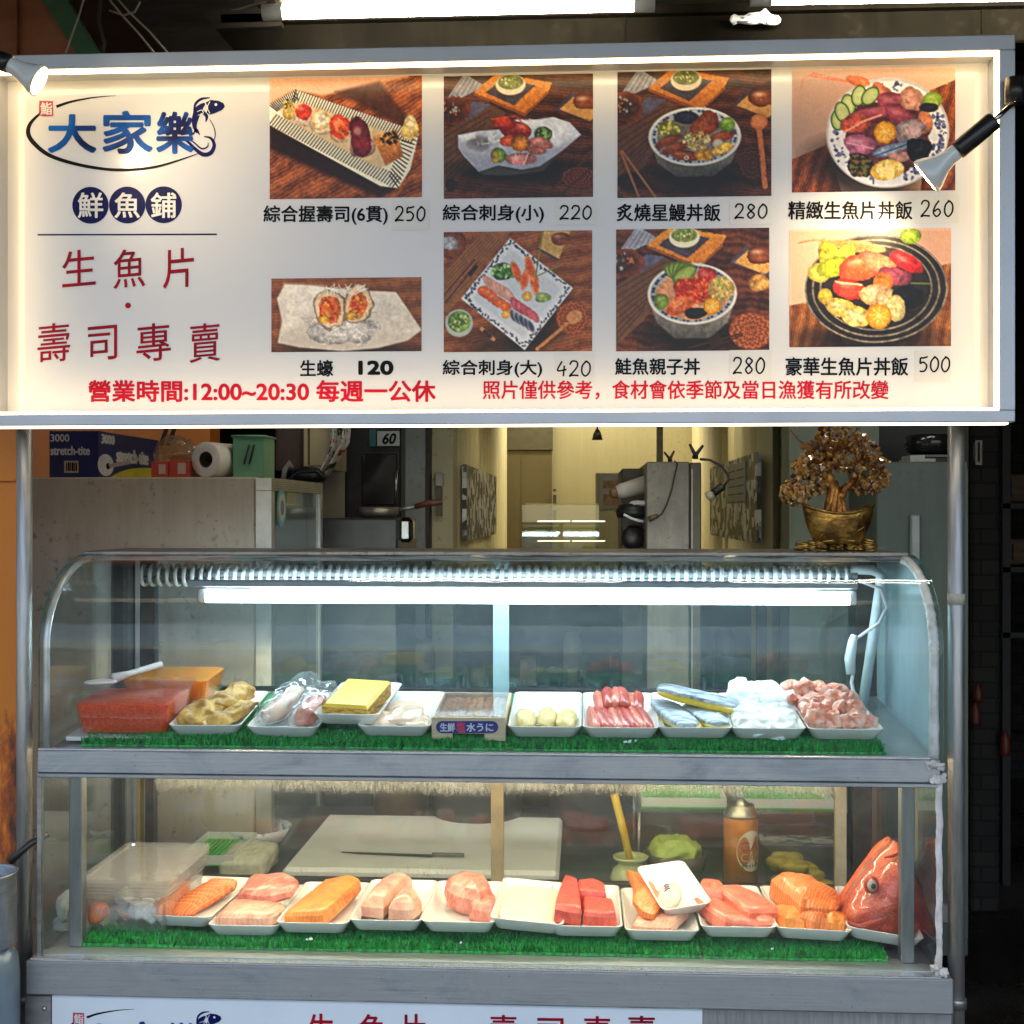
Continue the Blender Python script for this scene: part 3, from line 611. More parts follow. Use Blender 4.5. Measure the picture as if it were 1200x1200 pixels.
# ---- the eight printed photographs
def board_scene(p, q, dx=0, dy=0, tone=1.0):
    """table scene that several of the photos share: slatted mat, folded cloth, tray with a small bowl (q maps unit coords)"""
    T = lambda c: tuple(v * tone for v in c)
    p.wood(T((112, 62, 40)), T((46, 23, 16)), R(96), .010)
    p.poly([q(-.05, .5), q(.30, .22), q(.42, .30), q(.18, .75), q(-.05, 1.0)], T((98, 66, 48)), tex=.2)
    for i in range(9): p.line([q(-.05, .46 + i * .065), q(.34 - i * .02, .22 + i * .055)], p.px * .9, T((48, 28, 20)), .8)
    p.poly([q(.02, .18), q(.14, -.03), q(.28, .08), q(.10, .18)], T((150, 150, 160)), tex=.2)
    for i in range(6): p.line([q(.05 + i * .035, .15), q(.13 + i * .03, .01)], p.px * .7, T((70, 72, 88)), .8)
    p.poly([q(.12, .30), q(.20, .20), q(.32, .23), q(.16, .36)], T((88, 86, 108)), tex=.3)
    p.ell(*q(.05, .28), p.x.ptp() * .12 if hasattr(p.x, 'ptp') else np.ptp(p.x) * .12, np.ptp(p.y) * .12, T((58, 32, 24)), edge=T((120, 62, 38)), tex=.4)
    p.dots(*q(.04, .26), np.ptp(p.x) * .07, np.ptp(p.y) * .07, 26, [T((150, 150, 150)), T((70, 70, 72)), T((170, 90, 40))], p.px, p.px * 2)
    p.poly([q(.20, .13), q(.36, -.03), q(.73, .06), q(.70, .13), q(.55, .31)], T((206, 138, 54)), c2=T((178, 108, 40)))
    p.line([q(.21, .145), q(.545, .32), q(.70, .14)], p.px * 2.5, T((140, 78, 30)))
    p.poly([q(.28, .13), q(.40, .02), q(.62, .08), q(.47, .24)], T((66, 58, 66)), tex=.4)
    p.ell(*q(.45, .07), np.ptp(p.x) * .10, np.ptp(p.y) * .085, T((210, 198, 176)), tex=.05, wob=0); p.ell(*q(.45, .05), np.ptp(p.x) * .085, np.ptp(p.y) * .06, T((110, 120, 62)), wob=0)
    p.dots(*q(.45, .05), np.ptp(p.x) * .07, np.ptp(p.y) * .045, 26, [T((150, 165, 90)), T((90, 110, 40)), T((200, 205, 150))], p.px * .9, p.px * 1.6)
    p.poly([q(.75, .28), q(.86, .14), q(1.05, .30), q(1.02, .40)], T((70, 62, 72)), tex=.4); p.poly([q(.78, .28), q(.87, .18), q(1.05, .32), q(.98, .38)], T((188, 142, 80)))
    p.ell(*q(.95, .22), np.ptp(p.x) * .085, np.ptp(p.y) * .07, T((140, 78, 44)), edge=T((84, 42, 24)), tex=.1, hi=.5)
def unit(x0, y0, x1, y1): return lambda u, v: (x0 + (x1 - x0) * u, y0 + (y1 - y0) * v)
G = .98
# 1 nigiri on a striped plate
p = Paint((316, 92, 494.5, 231), 300, 70, 3.871, 1)
p.wood((190, 112, 62), (98, 48, 26), R(62), .012); p.poly([(40, 60), (700, 60), (690, 90), (300, 165), (170, 140), (40, 210)], (226, 178, 152), 3, .03)
p.poly([(60, 290), (640, 585), (560, 625), (60, 400)], (44, 22, 14), 6); p.poly([(360, 150), (560, 110), (740, 330), (690, 320)], (80, 44, 28), 5, .3)
p.poly([(56, 205), (180, 138), (740, 335), (700, 500), (645, 582), (565, 572), (60, 292)], (232, 228, 214), tex=.04)
for i in range(46):
    t = i / 45; a = (185 + 548 * t, 140 + 194 * t); p.line([a, (a[0] - 22 - 12 * t, a[1] + 52)], 5.5, (26, 26, 32)); a = (60 + 560 * t, 290 + 286 * t); p.line([a, (a[0] + 34, a[1] - 42)], 5.5, (26, 26, 32))
for i in range(15):
    t = i / 14; a = (738 - 92 * t, 338 + 240 * t); p.line([a, (a[0] - 62 + 22 * t, a[1] - 10 - 44 * t)], 5.5, (28, 28, 34)); a = (62 + 118 * t, 204 - 66 * t); p.line([a, (a[0] + 34 - 24 * t, a[1] + 26 + 16 * t)], 5, (30, 30, 36))
p.poly([(112, 220), (196, 192), (640, 345), (612, 470), (560, 496), (132, 268)], (214, 192, 158), 3, .1)
p.ell(152, 232, 34, 44, (206, 180, 108), edge=(150, 118, 56)); p.dots(140, 200, 24, 18, 14, [(30, 26, 20), (210, 190, 90)], 4, 8); p.ell(210, 262, 46, 42, (240, 214, 196)); p.ell(214, 236, 40, 44, (212, 70, 42), edge=(170, 48, 40), hi=.5)
p.ell(296, 300, 46, 38, (232, 216, 190)); p.ell(296, 272, 42, 44, (244, 232, 214), edge=(210, 176, 120), hi=.5); p.ell(390, 330, 50, 52, (226, 190, 160)); p.ell(384, 308, 44, 62, (226, 96, 44), -25, (190, 66, 34), hi=.4); p.line([(352, 290), (412, 360)], 4, (250, 170, 120), .7); p.line([(372, 268), (428, 330)], 4, (250, 170, 120), .7)
p.ell(486, 395, 60, 46, (200, 150, 140)); p.ell(474, 355, 48, 80, (140, 48, 56), -14, (88, 26, 40), hi=.4); p.poly([(528, 350), (640, 320), (668, 440), (590, 480)], (206, 150, 84), 2, .4, (164, 96, 44)); p.dots(606, 362, 40, 30, 40, [(24, 20, 18), (40, 34, 30)], 4, 9)
p.ell(696, 326, 38, 52, (240, 212, 140), 10, (206, 170, 90)); p.ell(700, 290, 24, 30, (244, 226, 176)); p.obj(sign, G)
# 2 small sashimi in a fish-shaped dish
p = Paint((520, 89.5, 695, 230.5), 500, 70, 5.714, 2); q = unit(115, 118, 1112, 918); board_scene(p, q)
p.shade(620, 740, 420, 90, .85); p.poly([(210, 500), (350, 475), (480, 468), (600, 405), (720, 408), (850, 392), (960, 430), (1035, 510), (900, 620), (760, 715), (640, 735), (480, 705), (350, 745), (250, 640), (212, 585)], (206, 214, 232), c2=(150, 156, 178))
p.poly([(350, 745), (480, 705), (640, 738), (760, 715), (900, 622), (780, 745), (560, 770), (380, 765)], (64, 66, 62), 2); p.ell(345, 555, 60, 42, (120, 118, 130), soft=6); p.poly([(222, 505), (320, 490), (330, 520), (240, 540)], (228, 232, 242), 3)
p.poly([(760, 430), (930, 430), (1000, 510), (870, 590)], (220, 226, 240), 6)
for i in range(26): a = frand(0, 6.28); c0 = (440 + frand(-30, 40), 530 + frand(-30, 30)) if i < 15 else (690 + frand(-40, 50), 430 + frand(-20, 30)); p.line([c0, (c0[0] + 46 * math.cos(a), c0[1] + 34 * math.sin(a))], 5, (226, 228, 234), .9)
p.ell(590, 465, 112, 58, (150, 40, 26), 18, (110, 26, 22)); p.ell(505, 418, 64, 36, (196, 66, 30), -10); p.line([(440, 400), (600, 380), (690, 480)], 7, (206, 84, 44)); p.ell(640, 455, 44, 30, (200, 78, 58), 20, hi=.4)
p.ell(782, 508, 62, 56, (74, 104, 54)); p.dots(782, 508, 56, 50, 40, [(110, 150, 84), (40, 66, 30), (150, 176, 120)], 6, 12); p.ell(545, 545, 50, 32, (208, 92, 50)); p.ell(632, 562, 58, 48, (206, 130, 44), tex=.5); p.ell(480, 640, 52, 50, (112, 140, 60), tex=.5); p.ell(460, 650, 24, 40, (206, 176, 70))
p.ell(770, 560, 80, 38, (206, 130, 120), 14, hi=.4); p.ell(745, 610, 62, 26, (196, 124, 110), 5); p.ell(632, 668, 104, 42, (206, 138, 138), 0, hi=.5); p.line([(580, 690), (600, 630)], 7, (236, 190, 188)); p.line([(650, 700), (680, 630)], 7, (236, 190, 188))
p.trivet(1020, 790, 120, 70, (128, 62, 48), (60, 26, 22)); p.line([(790, 910), (1090, 650)], 12, (78, 44, 26)); p.line([(880, 915), (1112, 720)], 12, (66, 38, 24)); p.ell(165, 825, 36, 44, (40, 26, 20)); p.obj(sign, G)
# 3 grilled eel bowl
p = Paint((723.5, 84.5, 904, 229.5), 705, 70, 5.714, 3); q = unit(106, 85, 1132, 912); board_scene(p, q, tone=.95)
def bowl(p, cx, cy, rx, ry, depth, rim=(206, 208, 208), body=(150, 148, 146), inner=(120, 112, 104)):
    p.shade(cx + rx * .1, cy + ry + depth * .7, rx * 1.05, ry * .6, .85)
    p.poly([(cx - rx, cy), (cx - rx * .8, cy + ry * .8 + depth * .2), (cx - rx * .4, cy + ry + depth * .75), (cx + rx * .4, cy + ry + depth * .75), (cx + rx * .8, cy + ry * .8 + depth * .2), (cx + rx, cy)], body, 2, .3, tuple(v * .45 for v in body))
    p.ell(cx, cy, rx, ry, rim, tex=.04, wob=0); p.ell(cx, cy, rx * .94, ry * .93, (172, 178, 188), tex=.15, wob=0)
    for i in range(60): a = i / 60 * 2 * PI; p.ell(cx + rx * .88 * math.cos(a), cy + ry * .87 * math.sin(a), rx * .035, ry * .045, (58, 72, 118) if i % 3 else (180, 188, 200), tex=.3)
    p.ell(cx, cy + ry * .06, rx * .82, ry * .79, inner, tex=.4, wob=.06)
bowl(p, 625, 515, 310, 192, 95); p.ell(570, 390, 90, 46, (40, 42, 66), tex=.3); p.ell(690, 440, 110, 70, (150, 78, 40), -35, (110, 50, 26), tex=.4); p.ell(455, 465, 80, 50, (150, 146, 70), tex=.6); p.dots(450, 460, 76, 46, 40, [(206, 200, 110), (96, 110, 40)], 5, 12)
for c0, a in (((455, 540), -22), ((490, 590), -20), ((800, 520), -15), ((560, 640), 10), ((700, 480), -30)): p.ell(c0[0], c0[1], 96, 32, (150, 70, 34), a, (96, 38, 20), tex=.4, hi=.25)
p.dots(640, 540, 90, 62, 90, [(216, 206, 150), (150, 160, 80), (190, 150, 90)], 5, 11); p.ell(845, 435, 50, 52, (112, 150, 50), tex=.4, hi=.3); p.ell(780, 565, 40, 34, (196, 190, 172), tex=.1); p.ell(810, 600, 78, 36, (222, 186, 96), -20, (190, 140, 60)); p.ell(690, 640, 62, 44, (196, 146, 48), tex=.5); p.ell(570, 655, 16, 14, (228, 220, 190)); p.ell(570, 655, 7, 6, (110, 50, 30))
p.trivet(1010, 690, 90, 115, (84, 48, 34), (44, 24, 18)); p.ell(1055, 425, 58, 52, (196, 128, 80), edge=(160, 92, 54), tex=.1, wob=0); p.line([(1055, 470), (1075, 640), (1095, 850)], 34, (176, 106, 64)); p.ell(200, 800, 90, 56, (38, 22, 18), soft=3)
p.line([(130, 610), (250, 905)], 15, (150, 100, 66)); p.line([(140, 605), (365, 912)], 15, (150, 100, 66)); p.obj(sign, G)
# 4 fine sashimi bowl
p = Paint((928, 81, 1119.5, 223), 910, 0, 4.138, 4)
t = np.clip((p.x - 90) / 700, 0, 1)[..., None]; p.mix(np.ones(p.x.shape), np.array((176, 146, 134)) * (1 - t) + np.array((222, 176, 150)) * t); p.mix(np.clip(1 - (p.y - 330) / 60, 0, 1), (228, 196, 184))
mw = np.maximum(p.pm([(60, 770), (240, 700), (320, 930), (60, 930)]), p.pm([(740, 450), (880, 395), (880, 930), (700, 930)])); p.wood((176, 98, 48), (84, 40, 22), R(20), .016, mw); p.shade(420, 840, 250, 130, .8, 20)
p.ell(540, 645, 298, 262, (216, 214, 220), edge=(190, 186, 190), tex=.05, wob=0); p.ell(540, 650, 288, 250, (226, 224, 230), tex=.04, wob=0)
for i in range(34): a = frand(0, 6.28); p.dots(540 + 258 * math.cos(a), 645 + 224 * math.sin(a), 26, 24, 4, [(58, 68, 120), (110, 120, 160)], 5, 12)
p.ell(540, 660, 215, 190, (112, 60, 62), tex=.5, wob=.2)
p.line([(120, 430), (130, 380), (180, 358), (300, 385), (430, 420)], 4, (206, 110, 70)); p.line([(170, 370), (340, 400)], 8, (220, 110, 60)); p.ell(400, 400, 70, 24, (222, 120, 64), 15, (190, 84, 44)); p.ell(510, 440, 60, 30, (214, 130, 100), 30)
for c0 in ((300, 580, 60), (350, 510, 50), (400, 468, 75), (456, 470, 105), (320, 545, 40)): p.ell(c0[0], c0[1], 36, 52, (52, 84, 40), c0[2] - 60, tex=.1, wob=0); p.ell(c0[0], c0[1], 30, 45, (196, 206, 150), c0[2] - 60, edge=(160, 180, 110), tex=.1, wob=0)
for c0 in ((560, 510, 90, 60, 20), (420, 570, 110, 40, -18), (500, 545, 110, 30, -8), (600, 560, 80, 40, 30)): p.ell(c0[0], c0[1], c0[2], c0[3], (168, 80, 98), c0[4], (122, 48, 70), tex=.35, hi=.2)
p.ell(390, 600, 80, 46, (206, 96, 74), -15); p.line([(330, 640), (420, 590), (510, 560)], 9, (232, 160, 140)); p.ell(400, 700, 84, 52, (190, 120, 150), 10, (150, 76, 110), hi=.3); p.line([(340, 690), (470, 720)], 5, (226, 170, 190)); p.ell(660, 490, 62, 52, (206, 150, 132), 40, tex=.4); p.ell(720, 600, 40, 60, (206, 130, 90), 0, tex=.4)
p.ell(650, 635, 78, 56, (178, 150, 152), -20, (120, 110, 124), hi=.3); p.ell(555, 725, 95, 28, (150, 164, 190), -14, (88, 100, 130)); p.line([(470, 758), (640, 700)], 6, (60, 72, 104)); p.ell(600, 760, 60, 30, (200, 150, 140)); p.lime(528, 645, 54)
p.ell(690, 730, 66, 58, (18, 18, 20), -40, tex=.4); p.ell(405, 795, 66, 56, (66, 44, 26), 20, tex=.6); p.dots(405, 795, 60, 50, 50, [(130, 100, 50), (40, 26, 16), (90, 110, 50)], 5, 12); p.ell(545, 820, 78, 52, (240, 206, 110), -8, (214, 170, 70), tex=.25); p.dots(545, 815, 60, 36, 14, [(250, 226, 150)], 12, 22)
p.ell(758, 495, 48, 40, (146, 176, 64), tex=.2, hi=.3); p.ell(740, 530, 46, 24, (46, 40, 46), tex=.3); p.obj(sign, G)
# 5 oysters
p = Paint((318, 326.5, 494, 411.5), 300, 260, 2.927, 5); p.wood((158, 98, 58), (104, 58, 32), R(88), .02); p.shade(320, 440, 260, 40, .6)
p.poly([(72, 262), (100, 214), (180, 218), (330, 236), (480, 244), (520, 300), (568, 372), (520, 408), (420, 432), (300, 442), (150, 428), (74, 412), (90, 340)], (226, 216, 204), 1.5, .08, (196, 186, 174)); p.poly([(100, 218), (230, 226), (170, 330), (90, 380), (96, 320)], (238, 228, 216), 8); p.poly([(420, 262), (480, 262), (550, 372), (470, 400)], (214, 204, 192), 8)
p.ell(300, 372, 122, 44, (206, 200, 196), tex=.4)
for i in range(120):
    a = frand(0, 6.28); r = frand(.3, 1); c0 = (300 + 120 * r * math.cos(a), 350 + 62 * r * math.sin(a)); b = frand(0, 6.28); p.line([c0, (c0[0] + 22 * math.cos(b), c0[1] + 14 * math.sin(b)), (c0[0] + 34 * math.cos(b + .6), c0[1] + 24 * math.sin(b + .6))], 2.6, random.choice([(240, 236, 230), (214, 206, 200), (180, 168, 158)]), .8)
for cx, cy, rx, ry, a in ((252, 296, 54, 64, -12), (350, 284, 44, 60, 8)): p.ell(cx, cy, rx * 1.12, ry * 1.06, (170, 150, 126), a, tex=.4); p.ell(cx, cy, rx, ry, (236, 208, 172), a, tex=.2, edge=(220, 186, 150)); p.ell(cx, cy + 4, rx * .75, ry * .75, (206, 96, 36), a, (190, 110, 60), tex=.6); p.dots(cx, cy + 4, rx * .6, ry * .6, 26, [(226, 110, 30), (180, 60, 20), (236, 170, 60)], 5, 11); p.ell(cx - 20, cy + 38, 22, 14, (226, 170, 60))
for i in range(34): a = frand(3.5, 6); c0 = (300 + frand(-70, 70), 240 + frand(-10, 20)); p.line([c0, (c0[0] + 26 * math.cos(a), c0[1] + 18 * math.sin(a))], 2.6, (240, 232, 222), .9)
p.obj(sign, 1.15)
# 6 large sashimi on a square plate
p = Paint((520, 272, 694, 411.5), 300, 260, 2.927, 6); p.wood((176, 108, 62), (112, 58, 32), R(80), .02); p.poly([(640, 180), (780, 30), (880, 30), (660, 310), (640, 300)], (150, 98, 62), tex=.15)
for i in range(10): p.line([(640, 160 + i * 15), (770 + i * 9, 30 + i * 5)], 2, (92, 54, 34), .7)
p.ell(670, 78, 50, 46, (140, 78, 44), edge=(96, 48, 28)); p.ell(660, 72, 28, 24, (200, 200, 206), tex=.5); p.poly([(990, 36), (1080, 36), (1040, 130), (970, 96)], (206, 166, 100)); p.line([(970, 96), (1036, 134)], 8, (70, 70, 84)); p.ell(1045, 62, 34, 22, (140, 72, 40), hi=.4); p.line([(1070, 74), (1150, 98)], 9, (150, 82, 46))
p.line([(645, 250), (750, 130)], 5, (84, 40, 30)); p.line([(650, 275), (760, 140)], 5, (84, 40, 30)); p.poly([(724, 178), (752, 146), (764, 154), (738, 188)], (40, 34, 36)); p.shade(880, 400, 180, 60, .5, -10); p.shade(960, 360, 150, 60, .6, -50)
p.poly([(872, 58), (1088, 230), (922, 438), (704, 262)], (222, 224, 230), tex=.03)
for a, b in (((872, 70), (1074, 230)), ((1074, 232), (922, 424)), ((922, 424), (718, 262)), ((718, 262), (872, 70))):
    for i in range(34): t = (i + .5) / 34; p.ell(a[0] + (b[0] - a[0]) * t + frand(-5, 5), a[1] + (b[1] - a[1]) * t + frand(-5, 5), 4.5, 3, (70, 80, 120) if i % 2 else (36, 40, 66), frand(0, 180), tex=.2)
p.poly([(874, 96), (1046, 232), (918, 396), (746, 262)], (210, 214, 222), tex=.05); p.ell(850, 172, 48, 26, (74, 124, 52), 0, tex=.5); p.dots(850, 172, 44, 24, 34, [(110, 160, 80), (40, 80, 30), (190, 214, 170)], 4, 8)
for i in range(6): p.ell(800 + i * 14, 212 + i * 8, 12, 34, (226, 182, 164), -35, (200, 140, 124), tex=.15, wob=.03)
for i in range(6): p.ell(782 + i * 15, 236 + i * 11, 19, 17, (232, 116, 48), 0, (206, 84, 32), tex=.2, hi=.3)
for i in range(5): p.ell(890 + i * 17, 282 + i * 11, 13, 26, (206, 110, 120), -30, (178, 72, 92), tex=.2); p.ell(884 + i * 15, 322 + i * 9, 11, 26, (64, 78, 100), -25, (190, 180, 190), tex=.2)
for c0 in ((895, 175, 70), (925, 195, 105), (955, 205, 80), (940, 160, 75)): p.ell(c0[0], c0[1], 42, 15, (214, 92, 44), c0[2], (236, 160, 110), tex=.3)
p.line([(985, 40), (960, 190)], 5, (126, 140, 60)); p.line([(1050, 150), (960, 190)], 4, (126, 140, 60)); p.lime(930, 256, 17); p.lime(858, 316, 15); p.ell(988, 262, 26, 18, (170, 196, 112), hi=.3)
p.ell(697, 345, 48, 47, (206, 212, 196), edge=(170, 180, 170), wob=0, tex=.05); p.ell(697, 340, 39, 36, (110, 140, 70), wob=0); p.dots(697, 340, 34, 30, 40, [(150, 180, 100), (80, 110, 40), (200, 214, 150)], 4, 7); p.line([(775, 365), (815, 400)], 13, (190, 140, 90)); p.line([(785, 374), (804, 391)], 13, (60, 36, 26))
p.trivet(1085, 330, 55, 58, (186, 104, 56), (130, 64, 34)); p.ell(1092, 328, 28, 22, (206, 146, 92), -30, wob=0, tex=.1); p.line([(1076, 344), (1020, 390), (964, 436)], 11, (196, 132, 82)); p.obj(sign, 1.0)
# 7 salmon bowl
p = Paint((722, 269, 901.5, 410.5), 705, 260, 2.424, 7); q = unit(42, 22, 472, 365); board_scene(p, q, tone=1.2)
bowl(p, 258, 205, 127, 86, 52, (226, 222, 212), (196, 188, 180), (206, 150, 110))
for i in range(6): a = -60 + i * 24; p.ell(212 + i * 5, 152 - abs(i - 3) * 2, 20, 38, (92, 120, 40), a, tex=.05, wob=0); p.ell(212 + i * 5, 153 - abs(i - 3) * 2, 16, 33, (176, 190, 104), a, edge=(140, 160, 70), tex=.1, wob=0)
p.ell(300, 156, 30, 24, (214, 66, 54), 20, hi=.3); p.ell(262, 196, 56, 40, (206, 62, 30), tex=.5); p.dots(262, 194, 50, 36, 90, [(226, 78, 36), (180, 40, 20), (240, 120, 70)], 3, 6); p.ell(225, 236, 46, 24, (228, 116, 60), -25, (210, 84, 40), hi=.3); p.line([(206, 246), (232, 226)], 3, (246, 180, 130)); p.ell(340, 190, 34, 34, (226, 190, 116), tex=.5); p.dots(340, 196, 32, 40, 60, [(236, 206, 130), (196, 150, 70), (150, 160, 70)], 3, 6)
p.ell(272, 258, 34, 16, (30, 26, 34), tex=.4); p.lime(314, 240, 24); p.ell(170, 228, 22, 24, (130, 156, 60), tex=.3, hi=.3); p.trivet(425, 310, 62, 52, (190, 112, 66), (128, 62, 36)); p.ell(450, 175, 30, 24, (226, 168, 92)); p.line([(250, 356), (395, 318)], 5, (70, 36, 24)); p.line([(300, 362), (400, 322)], 4, (70, 36, 24)); p.poly([(300, 330), (330, 315), (350, 345), (310, 352)], (54, 34, 26)); p.obj(sign, 1.0)
# 8 deluxe sashimi bowl
p = Paint((925, 269.5, 1114.5, 405.5), 705, 260, 2.424, 8)
p.mix(np.ones(p.x.shape), (226, 184, 158)); p.mix(np.clip((p.x - 560) / 500, 0, 1), (206, 160, 136)); mw = np.maximum(p.pm([(530, 236), (620, 220), (700, 360), (530, 360)]), p.pm([(900, 140), (1000, 120), (1000, 360), (860, 360)])); p.wood((186, 122, 66), (110, 58, 28), R(10), .03, mw); p.shade(760, 330, 180, 40, .85)
p.ell(780, 190, 202, 152, (52, 44, 40), tex=.2, wob=0)
for r in (1., .96, .9, .84, .79): p.ell(780, 190 - (1 - r) * 10, 202 * r, 152 * r, (150, 136, 120) if r in (1., .9, .79) else (40, 34, 32), tex=.5, wob=.01); p.ell(780, 190 - (1 - r) * 10, 200 * r - 2, 150 * r - 2.5, (44, 38, 36), tex=.4, wob=.01)
p.line([(560, 60), (600, 52), (700, 66)], 4, (226, 130, 76)); p.ell(720, 70, 90, 16, (230, 130, 70), 8, (240, 170, 110), tex=.3); p.ell(650, 95, 30, 40, (214, 200, 60), -20); p.ell(690, 105, 30, 40, (236, 220, 70), 30); p.ell(620, 145, 32, 26, (226, 206, 96), tex=.3); p.ell(660, 130, 26, 46, (190, 200, 50), 70, tex=.2); p.ell(636, 212, 22, 24, (206, 176, 70), tex=.3)
p.ell(740, 130, 64, 40, (230, 110, 60), -15, (206, 80, 50), tex=.3, hi=.4); p.ell(705, 190, 48, 28, (222, 70, 52), 10, (196, 50, 44), hi=.3); p.line([(665, 170), (740, 180)], 5, (250, 190, 150)); p.ell(790, 120, 50, 26, (236, 150, 110), 20, tex=.3); p.ell(868, 116, 52, 24, (214, 44, 48), 28, (170, 30, 40), hi=.4); p.ell(838, 158, 50, 26, (150, 74, 90), 15, (120, 50, 70)); p.ell(800, 172, 30, 24, (230, 130, 50))
p.ell(778, 206, 42, 30, (236, 196, 150), 0, (206, 150, 100), hi=.4); p.ell(812, 216, 30, 26, (226, 180, 136)); p.ell(870, 214, 46, 34, (26, 26, 30), tex=.5); p.line([(880, 176), (935, 178)], 4, (110, 120, 60)); p.ell(680, 244, 46, 26, (236, 206, 130), 20, (226, 176, 70), hi=.4); p.ell(722, 270, 44, 28, (238, 214, 150), 15, (230, 180, 80), hi=.4); p.ell(835, 244, 28, 36, (240, 216, 150), tex=.4); p.lime(788, 268, 36); p.ell(876, 46, 30, 22, (160, 186, 50), hi=.4); p.obj(sign, 1.1)

# ------------------------------------------------------------------ sign posts
for (px, nm) in ((28.7, 'round steel post left of the glass counter, beside the orange wall'), (1120.5, 'round steel post right of the glass counter, with a strip of tape')):
    Yp = .045; x = X(px, Yp); post = thing('steel_post', nm, 'post', (x, Yp, 0), 'steel posts holding the sign')
    k = MB(); k.tube([(x, Yp, 0), (x, Yp, SZ1 - .03)], .0135, 24); k.build('pipe', steel_pipe, post)
    zc = Z(1172 if px > 100 else 1168, Yp, px); k = MB(); k.lathe([(.0137, -.012), (.0165, -.012), (.017, 0), (.0165, .004), (.0137, .004)], 24, c=(x, Yp, zc)); k.build('sleeve', steel_dull, post)
    if px > 100: k = MB(); k.lathe([(.0137, -.009), (.0141, -.009), (.0141, .009), (.0137, .009)], 24, c=(x, Yp, Z(702, Yp, px))); k.build('tape_band', M('masking_tape', (.5, .46, .38), .6), post)

# ------------------------------------------------------------------ spot lamps aimed at the sign
def spot(pts_neck, base, tip, face_r, aim, label, plate=None):
    """base: socket start, mid..tip: bulb axis"""
    B, N, T = base; ax = (T - B).normalized(); ln = (T - N).length
    t = thing('spot_lamp', label, 'lamp', B, 'spot lamps lighting the sign')
    k = MB(); k.tube([B, B + ax * .004, N - ax * .003, N], [.0125, .0145, .0145, .0135], 20); k.build('socket', black_plastic, t)
    q = ax.to_track_quat('Z', 'Y').to_matrix().to_4x4(); q = Matrix.Translation(N) @ q
    k = MB(); k.lathe([(.0120, 0), (.0130, .004), (.0128, ln * .25), (.0160, ln * .48), (face_r * .86, ln * .75), (face_r, ln * .90), (face_r, ln), (face_r * .93, ln)], 30, M=q, caps=False); k.build('bulb', M('bulb_shell', (.80, .83, .83), .25, 0, (.72, .76, .78), 8, coat=.4), t)
    k = MB(); k.lathe([(0, ln * .985), (face_r * .9, ln * .985), (face_r * .93, ln * .998)], 30, M=q, caps=False); k.build('diffuser', EM('lamp_lens', (1, .80, .48), 2.6), t)
    k = MB(); 
    for r_, n_ in ((.3, 5), (.68, 10)):
        for j in range(n_): a = 2 * PI * j / n_; k.lathe([(0, .0012), (.0028, .0012), (.0034, 0)], 8, M=q @ Matrix.Translation((face_r * r_ * math.cos(a), face_r * r_ * math.sin(a), ln * .99)))
    k.build('led_cluster', EM('spot_led', (1, .80, .50), 60), t)
    k = MB(); k.tube(pts_neck, .0038, 10); k.build('gooseneck', M('chrome', (.55, .55, .54), .25, 1., (.4, .4, .4), 60), t)
    if plate: plate(t)
    ld = bpy.data.lights.new('spot', 'SPOT'); ld.energy = SPOT_W; ld.color = (1, .72, .38); ld.spot_size = R(100); ld.spot_blend = 1.0; ld.shadow_soft_size = face_r * .8
    lo = bpy.data.objects.new('spot_light', ld); COL.objects.link(lo); lo.location = T + ax * .006 - t.location; lo.parent = t
    lo.rotation_euler = (aim - (T + ax * .006)).to_track_quat('-Z', 'Y').to_euler(); return t
B = at(-22, 62, -.20); N = at(12, 76, -.205); T = at(46, 100, -.19)
spot([B - Vector((.25, -.02, -.05)), B - Vector((.10, 0, -.02)), B + Vector((.004, 0, 0))], (B, N, T), None, .0245, at(270, 250, PANEL_Y), 'lit white spot lamp with black socket at the upper left of the sign')
B = at(1166, 140, -.165); N = at(1122, 177, -.15); T = at(1084, 207, -.125)
def plate(t):
    k = MB(); c0, c1 = at(1189, 92, -.06), at(1189, 122, -.06); k.tube([c0, c1], .0155, 20); k.build('clamp', black_plastic, t)
spot([at(1192, 116, -.07), at(1186, 122, -.12), at(1176, 131, -.15), B], (B, N, T), None, .0295, at(985, 300, PANEL_Y), 'white spot lamp with black socket on a chrome arm at the sign right edge', plate)
# ------------------------------------------------------------------ glass display case
YF, YT, YTB, YB = 0.0, .21, .365, .43            # front, front edge of the top plate, its back edge, back doors
CX0, CX1 = X(45, 0), X(1106, 0)
ZR1, ZR0 = Z(884, 0), Z(911, 0)                  # upper rail
ZB1, ZB0 = Z(1131, -.006), Z(1175, -.006)        # lower rail
ZTOP = Z(649, YT); ZMID = Z(765, 0)
ZU = Z(881, .03); ZL = Z(1121, .03)              # shelf surfaces
case = thing('display_case', 'curved glass refrigerated display case with two shelves of fish', 'display case', ((CX0 + CX1) / 2, .2, ZB0))
def prof(n=14):                                  # (y, z) up the front glass and over the curve
    p = [(0, ZR1 - .002), (0, (ZR1 + ZMID) / 2), (0, ZMID)]
    for i in range(1, n + 1): a = PI / 2 * i / n; p.append((YT * (1 - math.cos(a)), ZMID + (ZTOP - ZMID) * math.sin(a)))
    return p
PR = prof()
def off(p, d):                                   # profile moved inwards
    o = []
    for i, q in enumerate(p):
        a = Vector(p[max(i - 1, 0)]); b_ = Vector(p[min(i + 1, len(p) - 1)]); t = (b_ - a).normalized(); o.append((q[0] + t.y * d, q[1] - t.x * d))
    return o
